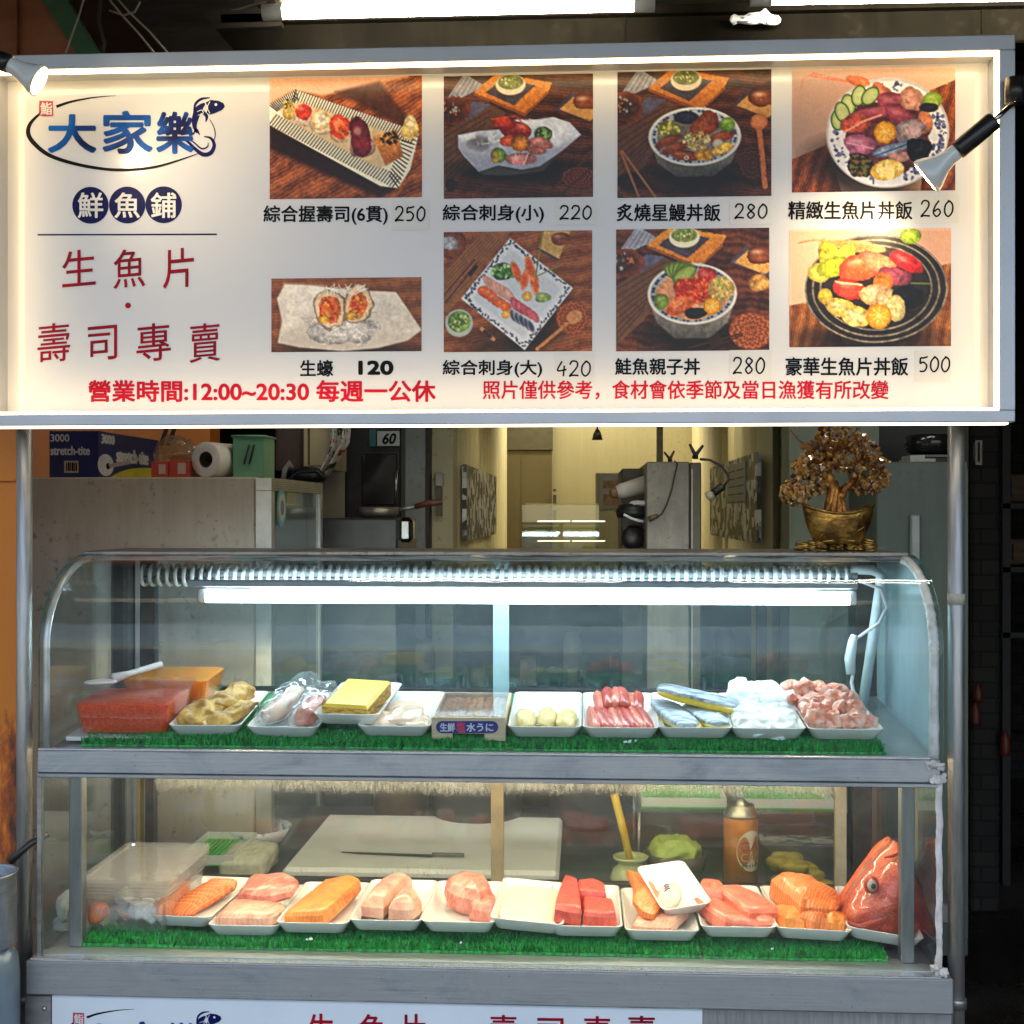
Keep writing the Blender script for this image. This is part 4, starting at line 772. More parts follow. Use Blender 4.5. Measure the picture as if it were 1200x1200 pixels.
# curved front pane
k = MB(); o_, i_ = PR, off(PR, .005); n = len(PR)
vs = [(x, y, z) for x in (CX0, CX1) for (y, z) in o_] + [(x, y, z) for x in (CX0, CX1) for (y, z) in i_]
fs = [(i, i + 1, n + i + 1, n + i) for i in range(n - 1)]; k.add(vs, fs, 0, True)
k.add(vs, [(2 * n + i, 3 * n + i, 3 * n + i + 1, 2 * n + i + 1) for i in range(n - 1)], 0, True)
for a in (0, 1): k.add(vs, [(a * n + i, 2 * n + a * n + i, 2 * n + a * n + i + 1, a * n + i + 1) for i in range(n - 1)], 1, True)
k.build('curved_pane', [glass_front, clear_edge], case)
# side panes (upper), with the same outline
for nm, x0, x1, mi in (('side_pane', CX0 + .006, CX0 + .011, 0), ('side_pane', CX1 - .011, CX1 - .006, 1)):
    k = MB(); ol = off(PR, .007) + [(YB, ZTOP - .007), (YB, ZR1)]
    k.prism([(x0, y, z) for y, z in ol], (x1 - x0, 0, 0))
    k.build(nm, [glass_plain, GLASS('misted_glare_glass', (.86, .95, .97), .05, film(.48, 5, .25, (1, 3, 1)), (.68, .90, .97), .03)][mi], case)  # right pane: mist plus the inner light's cyan reflection, painted as film
# edge trims along the curve: metallic on the left, sealant on the right
k = MB(); q = off(PR, .010); k.tube([(CX0 + .010, y, z) for y, z in q], .0058, 10); k.build('edge_trim', M('grey_edge_trim', (.62, .61, .58), .3, .4, (.40, .40, .38), 14), case)
k = MB(); random.seed(3); q2 = []
for i in range(len(q) - 1):
    for j in range(5): t = j / 5; q2.append((q[i][0] + (q[i + 1][0] - q[i][0]) * t, q[i][1] + (q[i + 1][1] - q[i][1]) * t))
k.tube([(CX1 - .013 + frand(-.0008, .0008), y, z) for y, z in q2], [.0075 + frand(-.0008, .0012) for _ in q2], 10); k.build('edge_trim', caulk, case)
k = MB(); N_ = 60; zs_ = [ZB1 - .006 + (ZR0 + .02 - ZB1) * i / N_ for i in range(N_ + 1)]
def rag(z, s_): return .006 + .0035 * noise.noise(Vector((z * 26, s_, 0))) + .0016 * noise.noise(Vector((z * 110, s_, 4)))
vs = []
for z in zs_: l_, r_ = CX1 - .008 - rag(z, 1), CX1 - .006 + .6 * rag(z, 7); f_ = -.0045 - .0012 * noise.noise(Vector((z * 60, 3, 0))); vs += [(l_, -.0042, z), (l_ + .003, f_ - .002, z), (r_ - .002, f_ - .003, z), (r_, -.001, z)]
k.add(vs, [(4 * i + j, 4 * i + j + 1, 4 * i + j + 5, 4 * i + j + 4) for i in range(N_) for j in range(3)], 0, True)
for zz, nn in ((ZR0 + .012, 9), (ZB1 - .004, 8)):
    for j in range(nn): k.blob((CX1 - .010 + frand(-.012, .010), -.008, zz + frand(-.016, .02)), (frand(.008, .018), .006, frand(.006, .016)), 2.6, 8, .004, 130, j)
k.tube([(CX1 - .022, -.008, ZB1 - .004), (CX1 - .020, -.009, ZB1 - .018), (CX1 - .023, -.009, ZB1 - .03)], [.002, .0016, .0006], 6)
k.build('sealant', caulk, case)
# top plate with front lip and worn white tape
k = MB(); k.box((X(98.7, YT), YT - .004, ZTOP - .004), (X(1064, YT), YTB + .065, ZTOP + .0035), bev=.001); k.build('top_plate', grimy_paint('top_steel', (.26, .24, .22), (.15, .14, .13), .38, .7, 6), case)
k = MB(); k.box((X(98.7, YT), YT - .006, ZTOP - .013), (X(1060, YT), YT - .001, ZTOP - .0045)); k.build('top_lip', M('worn_tape', (.55, .53, .50), .5, .2, (.12, .11, .10), 18, (.35, 1, 8), lo=.42, hi=.52), case)
# rails
k = MB(); k.box((CX0, -.006, ZR0), (CX1 - .006, .012, ZR1), bev=.002); k.box((CX0, -.006, ZR0 - .0075), (CX1 - .008, .006, ZR0 - .001), bev=.001); k.build('shelf_rail', steel, case)
k = MB(); k.box((CX0 + .002, -.0065, ZR1 + .0005), (CX1 - .02, -.001, ZR1 + .004), bev=.001); k.build('highlight_strip', M('highlight_metal', (.82, .82, .82), .22, .8, (.3, .28, .26), 30, (1.2, 1, 1), lo=.22, hi=.3), case)  # pale strip stands in for the highlight line along the rail top
bx0, bx1 = X(33, -.006), X(1116, -.006)
k = MB(); k.box((bx0, -.018, ZB0), (bx1, .44, ZB1 - .004), bev=.003); k.build('base_rail', steel, case)
k = MB(); k.box((bx0 + .008, -.0185, ZB1 - .0035), (bx1 - .02, .03, ZB1), bev=.001); k.build('highlight_strip', bpy.data.materials['highlight_metal'], case)  # same painted highlight line, along the base rail top
# shelves
SLOPE = math.tan(R(6))
def zu(y): return ZU + SLOPE * (y - .03)
k = MB(); k.prism([(CX0 + .012, .0125, zu(.0125) - .008), (CX0 + .012, YB - .002, zu(YB) - .008), (CX0 + .012, YB - .002, zu(YB)), (CX0 + .012, .0125, zu(.0125))], (CX1 - CX0 - .024, 0, 0)); k.build('upper_shelf', M('shelf_steel', (.46, .49, .50), .35, .7, (.36, .38, .38), 6), case)
k = MB(); k.box((CX0 + .006, .001, ZB1 + .0006), (CX1 - .006, YB - .002, ZL)); k.build('lower_shelf', bpy.data.materials['shelf_steel'], case)
# lower front pane, side panes, corner columns
k = MB(); k.box((CX0 + .006, -.004, ZB1 + .0005), (CX1 - .012, .0005, ZR0 - .008)); k.build('front_pane', GLASS('lower_front_glass', (.96, .985, .975), .020, film(-.006, 9, .04, (.5, 1, 3)), (.8, .88, .9), .012, .03), case)
for x0, x1 in ((CX0 + .006, CX0 + .0105), (CX1 - .0105, CX1 - .006)):
    k = MB(); k.box((x0, .001, ZL), (x1, YB, ZR0)); k.build('lower_side_pane', glass_plain, case)
k = MB(); k.box((CX0, -.005, ZB1), (CX0 + .0065, .006, ZR0 - .008)); k.build('corner_trim', steel_dull, case)
for px0, px1 in ((80.5, 96), (1056, 1072)):
    k = MB(); k.box((X(px0, .036), .036, ZL), (X(px1, .036), .058, ZR0 - .002), bev=.0015); k.build('corner_column', M('column_steel', (.24, .25, .25), .4, .7, (.17, .18, .18), 9, (8, 8, 1)), case)
# back frame, sliding doors
bk = M('back_frame_dark', (.07, .065, .06), .45, .3, (.03, .028, .026), 18, bump=.1); bk2 = M('back_frame_steel', (.34, .35, .35), .4, .7, (.22, .22, .21), 12)
zt = ZTOP - .012
for px0, px1, m_ in ((130, 158, bk), (158.5, 164, bk2), (164.5, 181, bk), (1004, 1036, bk)):
    k = MB(); k.box((X(px0, YB), YB, zu(YB)), (X(px1, YB), YB + .025, zt)); k.build('back_post', m_, case)
for px0, px1, m_ in ((130, 146, bk), (146.5, 160, bk2), (160.5, 164, M('brass_edge', (.35, .27, .12), .4, .6)), (170, 180, bk), (1000, 1021, bk), (1021.5, 1034, M('brown_frame', (.14, .10, .08), .45, .3)), (980, 992, M('cream_frame', (.42, .36, .26), .5))):
    k = MB(); k.box((X(px0, YB), YB, ZL), (X(px1, YB), YB + .025, ZR0)); k.build('back_post', m_, case)
k = MB(); k.box((X(578, YB), YB - .004, zu(YB)), (X(596.5, YB), YB + .02, zt)); k.build('mullion', M('blue_grey_frame', (.36, .47, .52), .4, .3, (.28, .38, .43), 10), case)
k = MB(); k.box((X(575.5, YB), YB - .004, ZL), (X(590, YB), YB + .02, ZR0)); k.build('mullion', M('tan_frame', (.34, .27, .16), .45, .2, (.24, .19, .12), 16), case)
k = MB(); k.box((X(130, YB), YB - .003, zu(YB) + .0005), (X(1036, YB), YB + .022, zu(YB) + .008)); k.build('door_track', bk, case)
k = MB(); k.box((X(130, YB), YB - .003, zt), (X(1036, YB), YB + .022, zt + .012)); k.build('door_track', bk2, case)
k = MB(); k.box((X(130, YB), YB - .004, ZL), (X(1000, YB), YB + .022, ZL + .010)); k.build('door_track', bk, case)
def dew(z_lo, z_hi, top_amt, bot_amt, base):
    """condensation: beads and runs, denser towards the lamp at the top and along the bottom of the pane"""
    def f(n):
        tc = n.nodes.new('ShaderNodeTexCoord'); sp = n.nodes.new('ShaderNodeSeparateXYZ'); n.links.new(tc.outputs['Object'], sp.inputs[0])
        def mr(a, b_, c_, d_):
            q = n.nodes.new('ShaderNodeMapRange'); q.interpolation_type = 'SMOOTHSTEP'
            for i, v in enumerate((a, b_, c_, d_)): q.inputs[1 + i].default_value = v
            n.links.new(sp.outputs[2], q.inputs[0]); return q.outputs[0]
        h = z_hi - z_lo
        g_ = _math(n, 'ADD', mr(z_hi - .54 * h, z_hi - .36 * h, 0, top_amt), mr(z_lo + .24 * h, z_lo + .03 * h, 0, bot_amt))
        runs = _noise(n, _coord(n, (170, 170, 60)), 1, 5, .7); beads = _noise(n, _coord(n, (420, 420, 380)), 1, 2, .5); bigp = _noise(n, _coord(n, (7, 7, 4)), 1, 3)
        t = _math(n, 'ADD', _math(n, 'MULTIPLY', runs, .75), _math(n, 'MULTIPLY', beads, .35))
        t = _math(n, 'ADD', t, _math(n, 'MULTIPLY', bigp, .35))
        t = _math(n, 'SUBTRACT', _math(n, 'ADD', t, g_), 1.02)
        return _math(n, 'ADD', _math(n, 'MULTIPLY', t, 1.7, True), base, True)
    return f
hz_u = zt - zu(YB); hz_l = ZR0 - ZL
g_up = GLASS('upper_back_glass', (.88, .92, .93), .06, dew(-.0, hz_u, .06, .30, .045), (.50, .68, .76), .02, .04)  # even base film and cyan tint paint the tube's haze over the dew
g_lo = GLASS('lower_back_glass', (.93, .93, .90), .04, dew(0, hz_l, .50, .24, .025), (.88, .86, .78), .04)
for (x0, x1, yy) in ((181, 586, YB + .003), (590, 1004, YB + .010)):
    k = MB(); k.box((X(x0, yy), yy, zu(YB) + .008), (X(x1, yy), yy + .004, zt)); p = one('x', k, g_up, None, None); p.name = 'sliding_pane'; p.parent = case; p.location -= case.location
for (x0, x1, yy) in ((176, 583, YB + .003), (583.5, 981, YB + .010)):
    k = MB(); k.box((X(x0, yy), yy, ZL + .010), (X(x1, yy), yy + .004, ZR0)); p = one('x', k, g_lo, None, None); p.name = 'sliding_pane'; p.parent = case; p.location -= case.location
# white ribbed evaporator coil, pipe and cable
ec = M('frosted_coil', (.80, .83, .86), .5, 0, (.55, .60, .66), 60, bump=.3, bs=120)
Ye = .335; z0 = Z(675, Ye); xa, xb = X(167, Ye), X(998, Ye); k = MB(); N_ = 82
pts = []
for i in range(N_ * 14 + 1):
    t = i / 14.; a = 2 * PI * t; pts.append((xa + (xb - xa) * t / N_ + .004 * math.cos(a), Ye - .019 * math.sin(a), z0 + .019 * math.cos(a)))
k.tube(pts, .0040, 7); k.build('evaporator_coil', ec, case)
k = MB(); k.tube([(xa, Ye, z0 + .005), (xb + .01, Ye, z0 + .005)], .008, 12); k.tube([(xa, Ye, z0 - .008), (xb, Ye, z0 - .008)], .004, 10); k.build('evaporator_core', M('core_pipe', (.40, .43, .47), .5, .2), case)
k = MB(); k.tube([at(996, 667, Ye), at(1022, 668, Ye), at(1032, 674, Ye), at(1031, 690, Ye), at(1010, 835, Ye)], .0095, 14); k.build('drain_pipe', M('pale_pipe', (.62, .72, .78), .45, 0, (.52, .62, .68), 10), case)
k = MB(); k.tube([at(1006, 680, .3), at(1032, 690, .3), at(1039, 712, .3), at(1030, 730, .3), at(1003, 749, .3)], .0032, 8); k.build('lamp_cable', white_plastic, case); k = MB(); k.tube([at(1000, 788, .3), at(998, 800, .3), at(1003, 822, .3), at(1001, 836, .3)], .0035, 8)
k.build('lamp_cable', white_plastic, case)
k = MB(); k.tube([at(1001, 744, .3), at(999, 752, .3), at(996, 772, .3), at(997, 790, .3)], [.006, .009, .0105, .009], 10); k.build('connector', M('pale_connector', (.62, .76, .78), .4), case)
# lamps inside
Yl = .27; zl = Z(699.5, Yl)
k = MB(); k.tube([(X(241, Yl), Yl, zl), (X(996, Yl), Yl, zl)], .0125, 16); k.build('lamp_tube', tube_white, case)
for a, b_ in ((235, 242), (995, 1002)): k = MB(); k.tube([(X(a, Yl), Yl, zl), (X(b_, Yl), Yl, zl)], .0135, 14); k.build('lamp_cap', white_plastic, case)
k = MB(); k.box((X(222, Yl), Yl - .012, zl + .017), (X(1004, Yl), Yl + .02, zl + .030), bev=.002); k.build('lamp_batten', M('lamp_batten_paint', (.30, .33, .35), .5), case)
k = MB(); k.box((X(190, .36), .36, zu(.36) - .022), (X(975, .36), .372, zu(.36) - .011)); k.build('shelf_lamp', shelf_led, case)
k = MB(); k.box((X(100, .03), .034, zu(.034) - .0165), (X(1050, .03), .046, zu(.034) - .0085)); k.build('shelf_lamp', shelf_led, case)

# ------------------------------------------------------------------ food cart that carries the case, with its front banner
cz1 = ZB0 - .001
cart = thing('food_cart', 'stainless steel food cart under the display case', 'cart', ((bx0 + bx1) / 2, .2, 0))
cx0, cx1 = X(33, 0), X(1117, 0)
k = MB(); k.box((cx0, .0, .08), (cx1, .44, cz1), bev=.003)
for i in range(9): k.box((X(840 + i * 27, 0), -.0012, .1), (X(840 + i * 27, 0) + .006, .001, cz1 - .004))
k.build('cabinet', M('cart_steel', (.34, .36, .37), .45, .6, (.22, .23, .23), 8, (10, 10, 1), bump=.06), cart)
k = MB(); k.box((cx0 - .002, -.008, .08), (X(60, -.008), .001, cz1 - .003), bev=.001); k.build('corner_plate', steel_dull, cart)
k = MB(); k.lathe([(0, .003), (.003, .0025), (.0045, 0)], 14, M=Matrix.Translation(at(52, 1182, -.0085)) @ Matrix.Rotation(R(90), 4, 'X')); k.build('rivet', steel, cart)
for px in (58, 1090):
    for yy in (.05, .39): k = MB(); k.tube([(X(px, .05), yy - .012, .04), (X(px, .05), yy + .012, .04)], .04, 18); k.build('caster', black_plastic, cart)
BY = -.010
ban = thing('front_banner', 'pale blue white banner with red lettering on the cart front', 'banner', (X(440, BY), BY, .3))
k = MB(); k.box((X(61, BY), BY, .3), (X(823, BY), BY + .008, Z(1172.5, BY, 440))); k.build('sheet', M('banner_sheet', (.62, .70, .76), .35, 0, (.55, .63, .70), 6, coat=.1), ban)
def DB(px, py, layer=1): return at(px, py + (px - 440) * .012, BY - .0005 * layer)
logo(ban, DB, 92, 1198, .80)
k = MB()
for ch, r in (('生', (361, 1189, 391, 1225)), ('魚', (421, 1189, 452, 1226)), ('片', (470, 1188, 498, 1225))): text(k, ch, r, .5, 1, 0, DB)
k.build('red_lettering', dark_red_ink, ban); k = MB()
for ch, r in (('壽', (574, 1188, 606, 1224)), ('司', (630, 1191, 660, 1222)), ('專', (684, 1188, 716, 1224)), ('賣', (736, 1187, 768, 1223))): text(k, ch, r, .5, 1, 0, DB)
k.build('red_lettering', dark_red_ink, ban)

# ------------------------------------------------------------------ pot and drum at the left edge
k = MB(); p = at(-22, 1108, -.06); 
pot = thing('steel_pot', 'tall stainless steel pot cut by the left edge', 'pot', p)
hh = at(-22, 1022, -.06).z - p.z
k.lathe([(0, .002), (.052, 0), (.055, .004), (.055, hh - .003), (.0575, hh), (.0545, hh), (.0535, hh - .004), (.053, .006), (0, .006)], 40, c=p); k.build('body', steel, pot)
k = MB(); k.lathe([(0, 0), (.053, 0)], 40, c=p + Vector((0, 0, hh - .02))); k.build('contents', M('blue_water', (.25, .42, .55), .15), pot)
k = MB(); k.tube([p + Vector((.02, .06, hh + .0)), p + Vector((.05, .075, hh + .028)), p + Vector((.075, .09, hh + .042))], .006, 8); k.build('handle', black_plastic, pot)
k = MB(); r_ = .062; k.lathe([(0, 0), (r_, 0), (r_, p.z - .05), (r_ * .95, p.z - .02), (r_ * .8, p.z - .002), (0, p.z - .001)], 40, c=(p.x - .002, p.y, 0)); one('gas_drum', k, M('drum_paint', (.22, .30, .36), .35, .3, (.15, .2, .25), 8), 'grey blue metal drum under the steel pot at the left edge', 'drum')
# ------------------------------------------------------------------ fish and food materials
def salmon_mat(name, c1, c2, line, scale=90, direction='X', rot=(0, 0, .5), sss=.2, con=.75):
    m, n, out = _new(name); p = n.nodes.new('ShaderNodeBsdfPrincipled'); L = n.links.new; L(p.outputs[0], out.inputs[0])
    tc = n.nodes.new('ShaderNodeTexCoord'); mp = n.nodes.new('ShaderNodeMapping'); mp.inputs['Rotation'].default_value = rot; L(tc.outputs['Object'], mp.inputs[0])
    wv = n.nodes.new('ShaderNodeTexWave'); wv.bands_direction = direction; wv.inputs['Scale'].default_value = scale; wv.inputs['Distortion'].default_value = 8.; wv.inputs['Detail'].default_value = 2; wv.inputs['Detail Scale'].default_value = .6
    L(mp.outputs[0], wv.inputs['Vector']); co = mp.outputs[0]
    base = _ramp(n, _noise(n, co, 34, 6, .68, .8), [(.28, tuple(q * .8 for q in c2)), (.42, c2), (.58, c1), (.76, tuple(.55 * q + .45 * w for q, w in zip(c1, line)))])
    mx = n.nodes.new('ShaderNodeMix'); mx.data_type = 'RGBA'; L(_ramp(n, wv.outputs[1], [(.70, (0, 0, 0)), (.97, (con, con, con))]), mx.inputs['Factor']); L(base, mx.inputs['A']); mx.inputs['B'].default_value = (*line, 1)
    L(mx.outputs['Result'], p.inputs['Base Color']); p.inputs['Roughness'].default_value = .28; p.inputs['Coat Weight'].default_value = .12; p.inputs['Coat Roughness'].default_value = .2; p.inputs['Subsurface Weight'].default_value = sss; p.inputs['Subsurface Radius'].default_value = (.012, .005, .003); p.inputs['Subsurface Scale'].default_value = .4
    L(_bump(n, _math(n, 'ADD', _math(n, 'MULTIPLY', wv.outputs[1], .5), _noise(n, co, 120, 3)), .3, .002), p.inputs['Normal']); return m
salmon = salmon_mat('salmon_flesh', (.82, .215, .035), (.66, .14, .025), (.92, .46, .22), 58, con=.5)
salmon2 = salmon_mat('salmon_block', (.86, .29, .04), (.72, .20, .03), (.92, .46, .16), 52, con=.35)
tuna = salmon_mat('red_tuna', (.66, .10, .065), (.50, .055, .04), (.72, .15, .11), 34, con=.14)
tuna_pink = salmon_mat('pink_tuna', (.78, .24, .15), (.66, .14, .085), (.84, .32, .24), 36, con=.16)
pale_pink = salmon_mat('pale_pink_fish', (.82, .48, .34), (.70, .28, .18), (.88, .64, .50), 40, con=.35)
pink_meat = salmon_mat('pink_meat', (.74, .30, .21), (.54, .14, .10), (.82, .42, .32), 24, con=.3)
white_fish = M('white_fish', (.80, .66, .52), .25, 0, (.72, .50, .40), 26, sss=.25)
blush_fish = M('blush_fish', (.82, .52, .36), .28, 0, (.58, .24, .18), 26, sss=.2, bump=.2, bs=90, coat=.3)
golden = M('golden_fried', (.76, .46, .10), .5, 0, (.26, .10, .018), 26, bump=.4, bs=90, sss=.1, lo=.3, hi=.6)
omelette = M('rolled_omelette', (.86, .60, .06), .45, 0, (.78, .50, .03), 30, bump=.2, bs=160, sss=.2)
omelette_cut = M('omelette_cut_side', (.66, .36, .04), .5, 0, (.26, .13, .02), 70, (1, 1, 3), bump=.5, bs=130, lo=.42, hi=.58)
scallop = M('scallop', (.84, .66, .50), .25, 0, (.78, .56, .42), 24, sss=.35)
yellow_roe = M('pale_yellow_roe', (.86, .70, .30), .35, 0, (.72, .52, .18), 60, bump=.4, bs=260, sss=.2)
silver_skin = M('silver_skin', (.58, .64, .68), .38, .2, (.10, .15, .22), 34, (1, 5, 1), bump=.25, lo=.38, hi=.62)
yellow_edge = M('yellow_roe_edge', (.86, .62, .05), .35, 0, (.70, .46, .03), 60, bump=.3, bs=300)
squid = M('white_squid', (.82, .84, .80), .25, 0, (.74, .77, .72), 18, sss=.3)
paper = M('white_paper_towel', (.84, .86, .86), .6, 0, (.74, .77, .78), 12, bump=.3, bs=200)
octo = M('pink_shrimp_meat', (.86, .58, .48), .28, 0, (.70, .24, .14), 50, sss=.25, bump=.2, bs=120, lo=.4, hi=.6)
roe_red = M('red_roe', (.88, .13, .012), .22, 0, (.62, .05, .006), 220, bump=.4, bs=330, sss=.2, coat=.4)
roe_or = M('orange_roe', (.95, .36, .01), .25, 0, (.85, .22, .006), 220, bump=.4, bs=330, sss=.2, coat=.4)
cream_slab = M('cream_slab', (.82, .76, .58), .3, 0, (.78, .70, .50), 12, sss=.25)
skin_dark = M('dark_fish_skin', (.10, .085, .08), .3, .2, (.03, .028, .03), 60)
box_wood = M('pale_box_wood', (.66, .52, .34), .6, 0, (.54, .40, .24), 9, (1, 8, 8))
turf = M('green_turf', (.045, .50, .085), .4, 0, (.010, .15, .030), 170, (1, 1, .3), lo=.40, hi=.60)
ink_blue = M('label_blue', srgb(48, 46, 130), .4); ink_red = M('label_red', srgb(220, 60, 80), .4)

for m_ in (roe_red, roe_or):
    q_ = [x for x in m_.node_tree.nodes if x.type == 'BSDF_PRINCIPLED'][0]; q_.inputs['Subsurface Weight'].default_value = .85; q_.inputs['Subsurface Radius'].default_value = (.05, .014, .004); q_.inputs['Subsurface Scale'].default_value = 1.0
# ------------------------------------------------------------------ artificial grass mats
def mat_grass(x0, x1, y0, y1, z, label, seed, dz=0.0, slope=0.0):
    random.seed(seed); k = MB(); k.prism([(x0, y0, z + .0005), (x0, y1, z + .0005 + slope * (y1 - y0)), (x0, y1, z + .004 + dz + slope * (y1 - y0)), (x0, y0, z + .004 + dz)], (x1 - x0, 0, 0)); vs = []; fs = []; z00 = z
    sp = .0042; nx = int((x1 - x0) / sp); ny = int(min(y1 - y0, .07) / sp)
    for j in range(ny):
        for i in range(nx):
            wear = noise.noise(Vector((i * sp * 9, j * sp * 22, seed)))
            if wear < -.42 and frand(0, 1) < .7: continue
            x = x0 + (i + .5) * sp + frand(-.001, .001); y = y0 + (j + .5) * sp + frand(-.001, .001); z = z00 + slope * (y - y0)
            for b_ in range(3):
                a = frand(0, 6.28); l = frand(.004, .0075); h = frand(.008, .015) * (1 + .45 * wear); c, s_ = math.cos(a), math.sin(a); w_ = .0011; n = len(vs)
                vs += [(x - s_ * w_, y + c * w_, z + .003 + dz), (x + s_ * w_, y - c * w_, z + .003 + dz), (x + c * l * .6 + s_ * w_ * .8, y + s_ * l * .6 - c * w_ * .8, z + dz + .003 + h * .75), (x + c * l, y + s_ * l, z + .003 + dz + h), (x + c * l * .6 - s_ * w_ * .8, y + s_ * l * .6 + c * w_ * .8, z + .003 + dz + h * .75)]
                fs.append((n, n + 1, n + 2, n + 3, n + 4))
    k.add(vs, fs, 0); return one('grass_mat', k, turf, label, 'grass mat', 'green artificial grass mats on the shelves')
for (a, b_, lab) in ((96, 470, 'green artificial grass mat along the left part of the upper shelf'), (472, 1038, 'green artificial grass mat along the middle and right of the upper shelf')):
    mat_grass(X(a, .04), X(b_, .04), .036, .40, zu(.036), lab, a, 0, SLOPE)
for (a, b_, lab, dz) in ((93, 203, 'short green grass mat under the clear box at lower left', .002), (205, 408, 'green grass mat under the first fish trays of the lower shelf', 0), (410, 822, 'long green grass mat in the middle of the lower shelf', .001), (825, 1040, 'green grass mat at the right end of the lower shelf', 0)):
    mat_grass(X(a, .04), X(b_, .04), .040, .33, ZL, lab, a, dz)

# ------------------------------------------------------------------ trays
def tray_mesh(wd, ln, h=.021, r=.012):
    def ring(w2, l2, z, rr):
        out = []
        for cx, cy, a0 in ((w2 - rr, l2 - rr, 0), (-w2 + rr, l2 - rr, 90), (-w2 + rr, -l2 + rr, 180), (w2 - rr, -l2 + rr, 270)):
            for j in range(5): a = R(a0 + 22.5 * j); out.append((cx + rr * math.cos(a), cy + rr * math.sin(a) + ln / 2, z))
        return out
    W, Ln = wd / 2, ln / 2; t = .0028
    rings = [ring(W - .013, Ln - .013, 0, r), ring(W - .011, Ln - .011, .001, r), ring(W - .0005, Ln - .0005, h - .001, r), ring(W, Ln, h, r), ring(W - t, Ln - t, h, r), ring(W - t - .001, Ln - t - .001, h - .001, r), ring(W - .014, Ln - .014, .0045, r), ring(W - .018, Ln - .018, .0035, r * .8)]
    vs = [p for q in rings for p in q]; n = 20; fs = []
    for i in range(len(rings) - 1): fs += [(i * n + j, i * n + (j + 1) % n, (i + 1) * n + (j + 1) % n, (i + 1) * n + j) for j in range(n)]
    fs.append(tuple(range(n))[::-1]); m = (len(rings) - 1) * n; fs.append(tuple(m + j for j in range(n))); return vs, fs
TW, TL = .1270, .245
def make_tray(cx_px, y_px, Yf, label, yaw=0, pitch=0, wd=TW, ln=TL, roll=0, group='white serving trays in the case'):
    k = MB(); k.add(*tray_mesh(wd, ln), 0, True); me_o = k.build('serving_tray', white_melamine)
    p = at(cx_px, y_px, Yf); me_o.location = p; me_o.rotation_euler = (R(pitch), R(roll), R(yaw)); tag(me_o, label, 'tray', group)
    return Matrix.Translation(p) @ Euler((R(pitch), R(roll), R(yaw))).to_matrix().to_4x4()
def food(name, Mx, fn, mats, label, cat, group=None, kind=None):
    """fn(mb) draws in tray coordinates (x right, y back from the front edge, z up)"""
    k = MB(); k.M = Mx; fn(k); return one(name, k, mats, label, cat, group, kind)
FZ = .0045
def wedge(tx=0., ty=0., bend=0., flat=True):
    def f(v):
        x, y, z = v; x += tx * y; z += bend * y * y + ty * y * 1.0
        return (x, y, z)
    return f
# ---- upper shelf
UY = .055; UB = 866
def up(i, cx, label, y=UB, Y=UY, **kw):
    kw.setdefault('pitch', 6); return make_tray(cx, y, Y, label, **kw)
m = up(2, 239, 'white tray of golden fried fish cakes beside the roe boxes', 864, yaw=2)
for c, sz, rz, ry, s in (((-.022, .085, .022), (.05, .12, .034), -.42, .25, 1), ((.022, .075, .018), (.045, .13, .024), -.62, 0, 2), ((.016, .14, .034), (.045, .10, .03), -.5, .1, 3)):
    food('fried_fish', m, lambda k: k.blob(c, sz, 3.2, 16, .009, 34, s, (.12, ry, rz)), golden, ['', 'browned golden fried piece lying at the left of its tray', 'flat golden fried piece in front of its tray right', 'golden fried piece resting on top of the two others'][s], 'fried fish', 'golden fried pieces')
m = up(3, 330, 'white tray holding two plastic wrapped packs', 866)
for c, sz, rz, mt, lab, s in (((-.022, .13, .036), (.05, .20, .045), -.35, white_fish, 'plastic wrapped pack of pale fish leaning at the left', 1), ((.034, .10, .034), (.052, .16, .05), -.22, pink_meat, 'plastic wrapped pack of pinkish fish at the right of the pair', 2)):
    t = thing('wrapped_pack', lab, 'wrapped fish', m @ Vector((c[0], c[1], FZ)), 'plastic wrapped packs')
    k = MB(); k.M = m; k.blob((c[0], c[1] - .02, c[2] - .004), (sz[0] * .8, sz[1] * .62, sz[2] * .7), 2.6, 8, .003, 30, s, (.22, 0, rz)); k.build('fish', mt, t)
    k = MB(); k.M = m; k.blob(c, (sz[0], sz[1], sz[2]), 2.4, 14, .006, 55, s + 3, (.25, 0, rz)); k.build('cling_film', wrap_plastic, t)
p = at(405, 851, .075)
m = make_tray(405, 851, .075, 'white tray holding a yellow omelette block, set back behind its neighbours', pitch=7, yaw=-3, wd=.118, ln=.22)
def om(k):
    k.M = k.M @ Matrix.Translation((.002, .085, .024)) @ Euler((.16, 0, -.16)).to_matrix().to_4x4(); a, b_, h = .042, .058, .015
    vs = [(sx * (a + dx), sy * (b_ + dx), z) for z, dx in ((-h, 0), (h * .7, .001), (h, -.004)) for sx, sy in ((-1, -1), (1, -1), (1, 1), (-1, 1))]
    for l in (0, 1): k.add(vs, [(l * 4 + j, l * 4 + (j + 1) % 4, l * 4 + 4 + (j + 1) % 4, l * 4 + 4 + j) for j in range(4)], 1 if l == 0 else 0)
    k.add(vs, [(8, 9, 10, 11), (3, 2, 1, 0)], 0)
food('omelette', m, om, [omelette, omelette_cut], 'thick yellow rolled omelette block with a browned cut side', 'omelette')
m = up(5, 461, 'white tray with pale scallop slices between omelette and wooden box', 865)
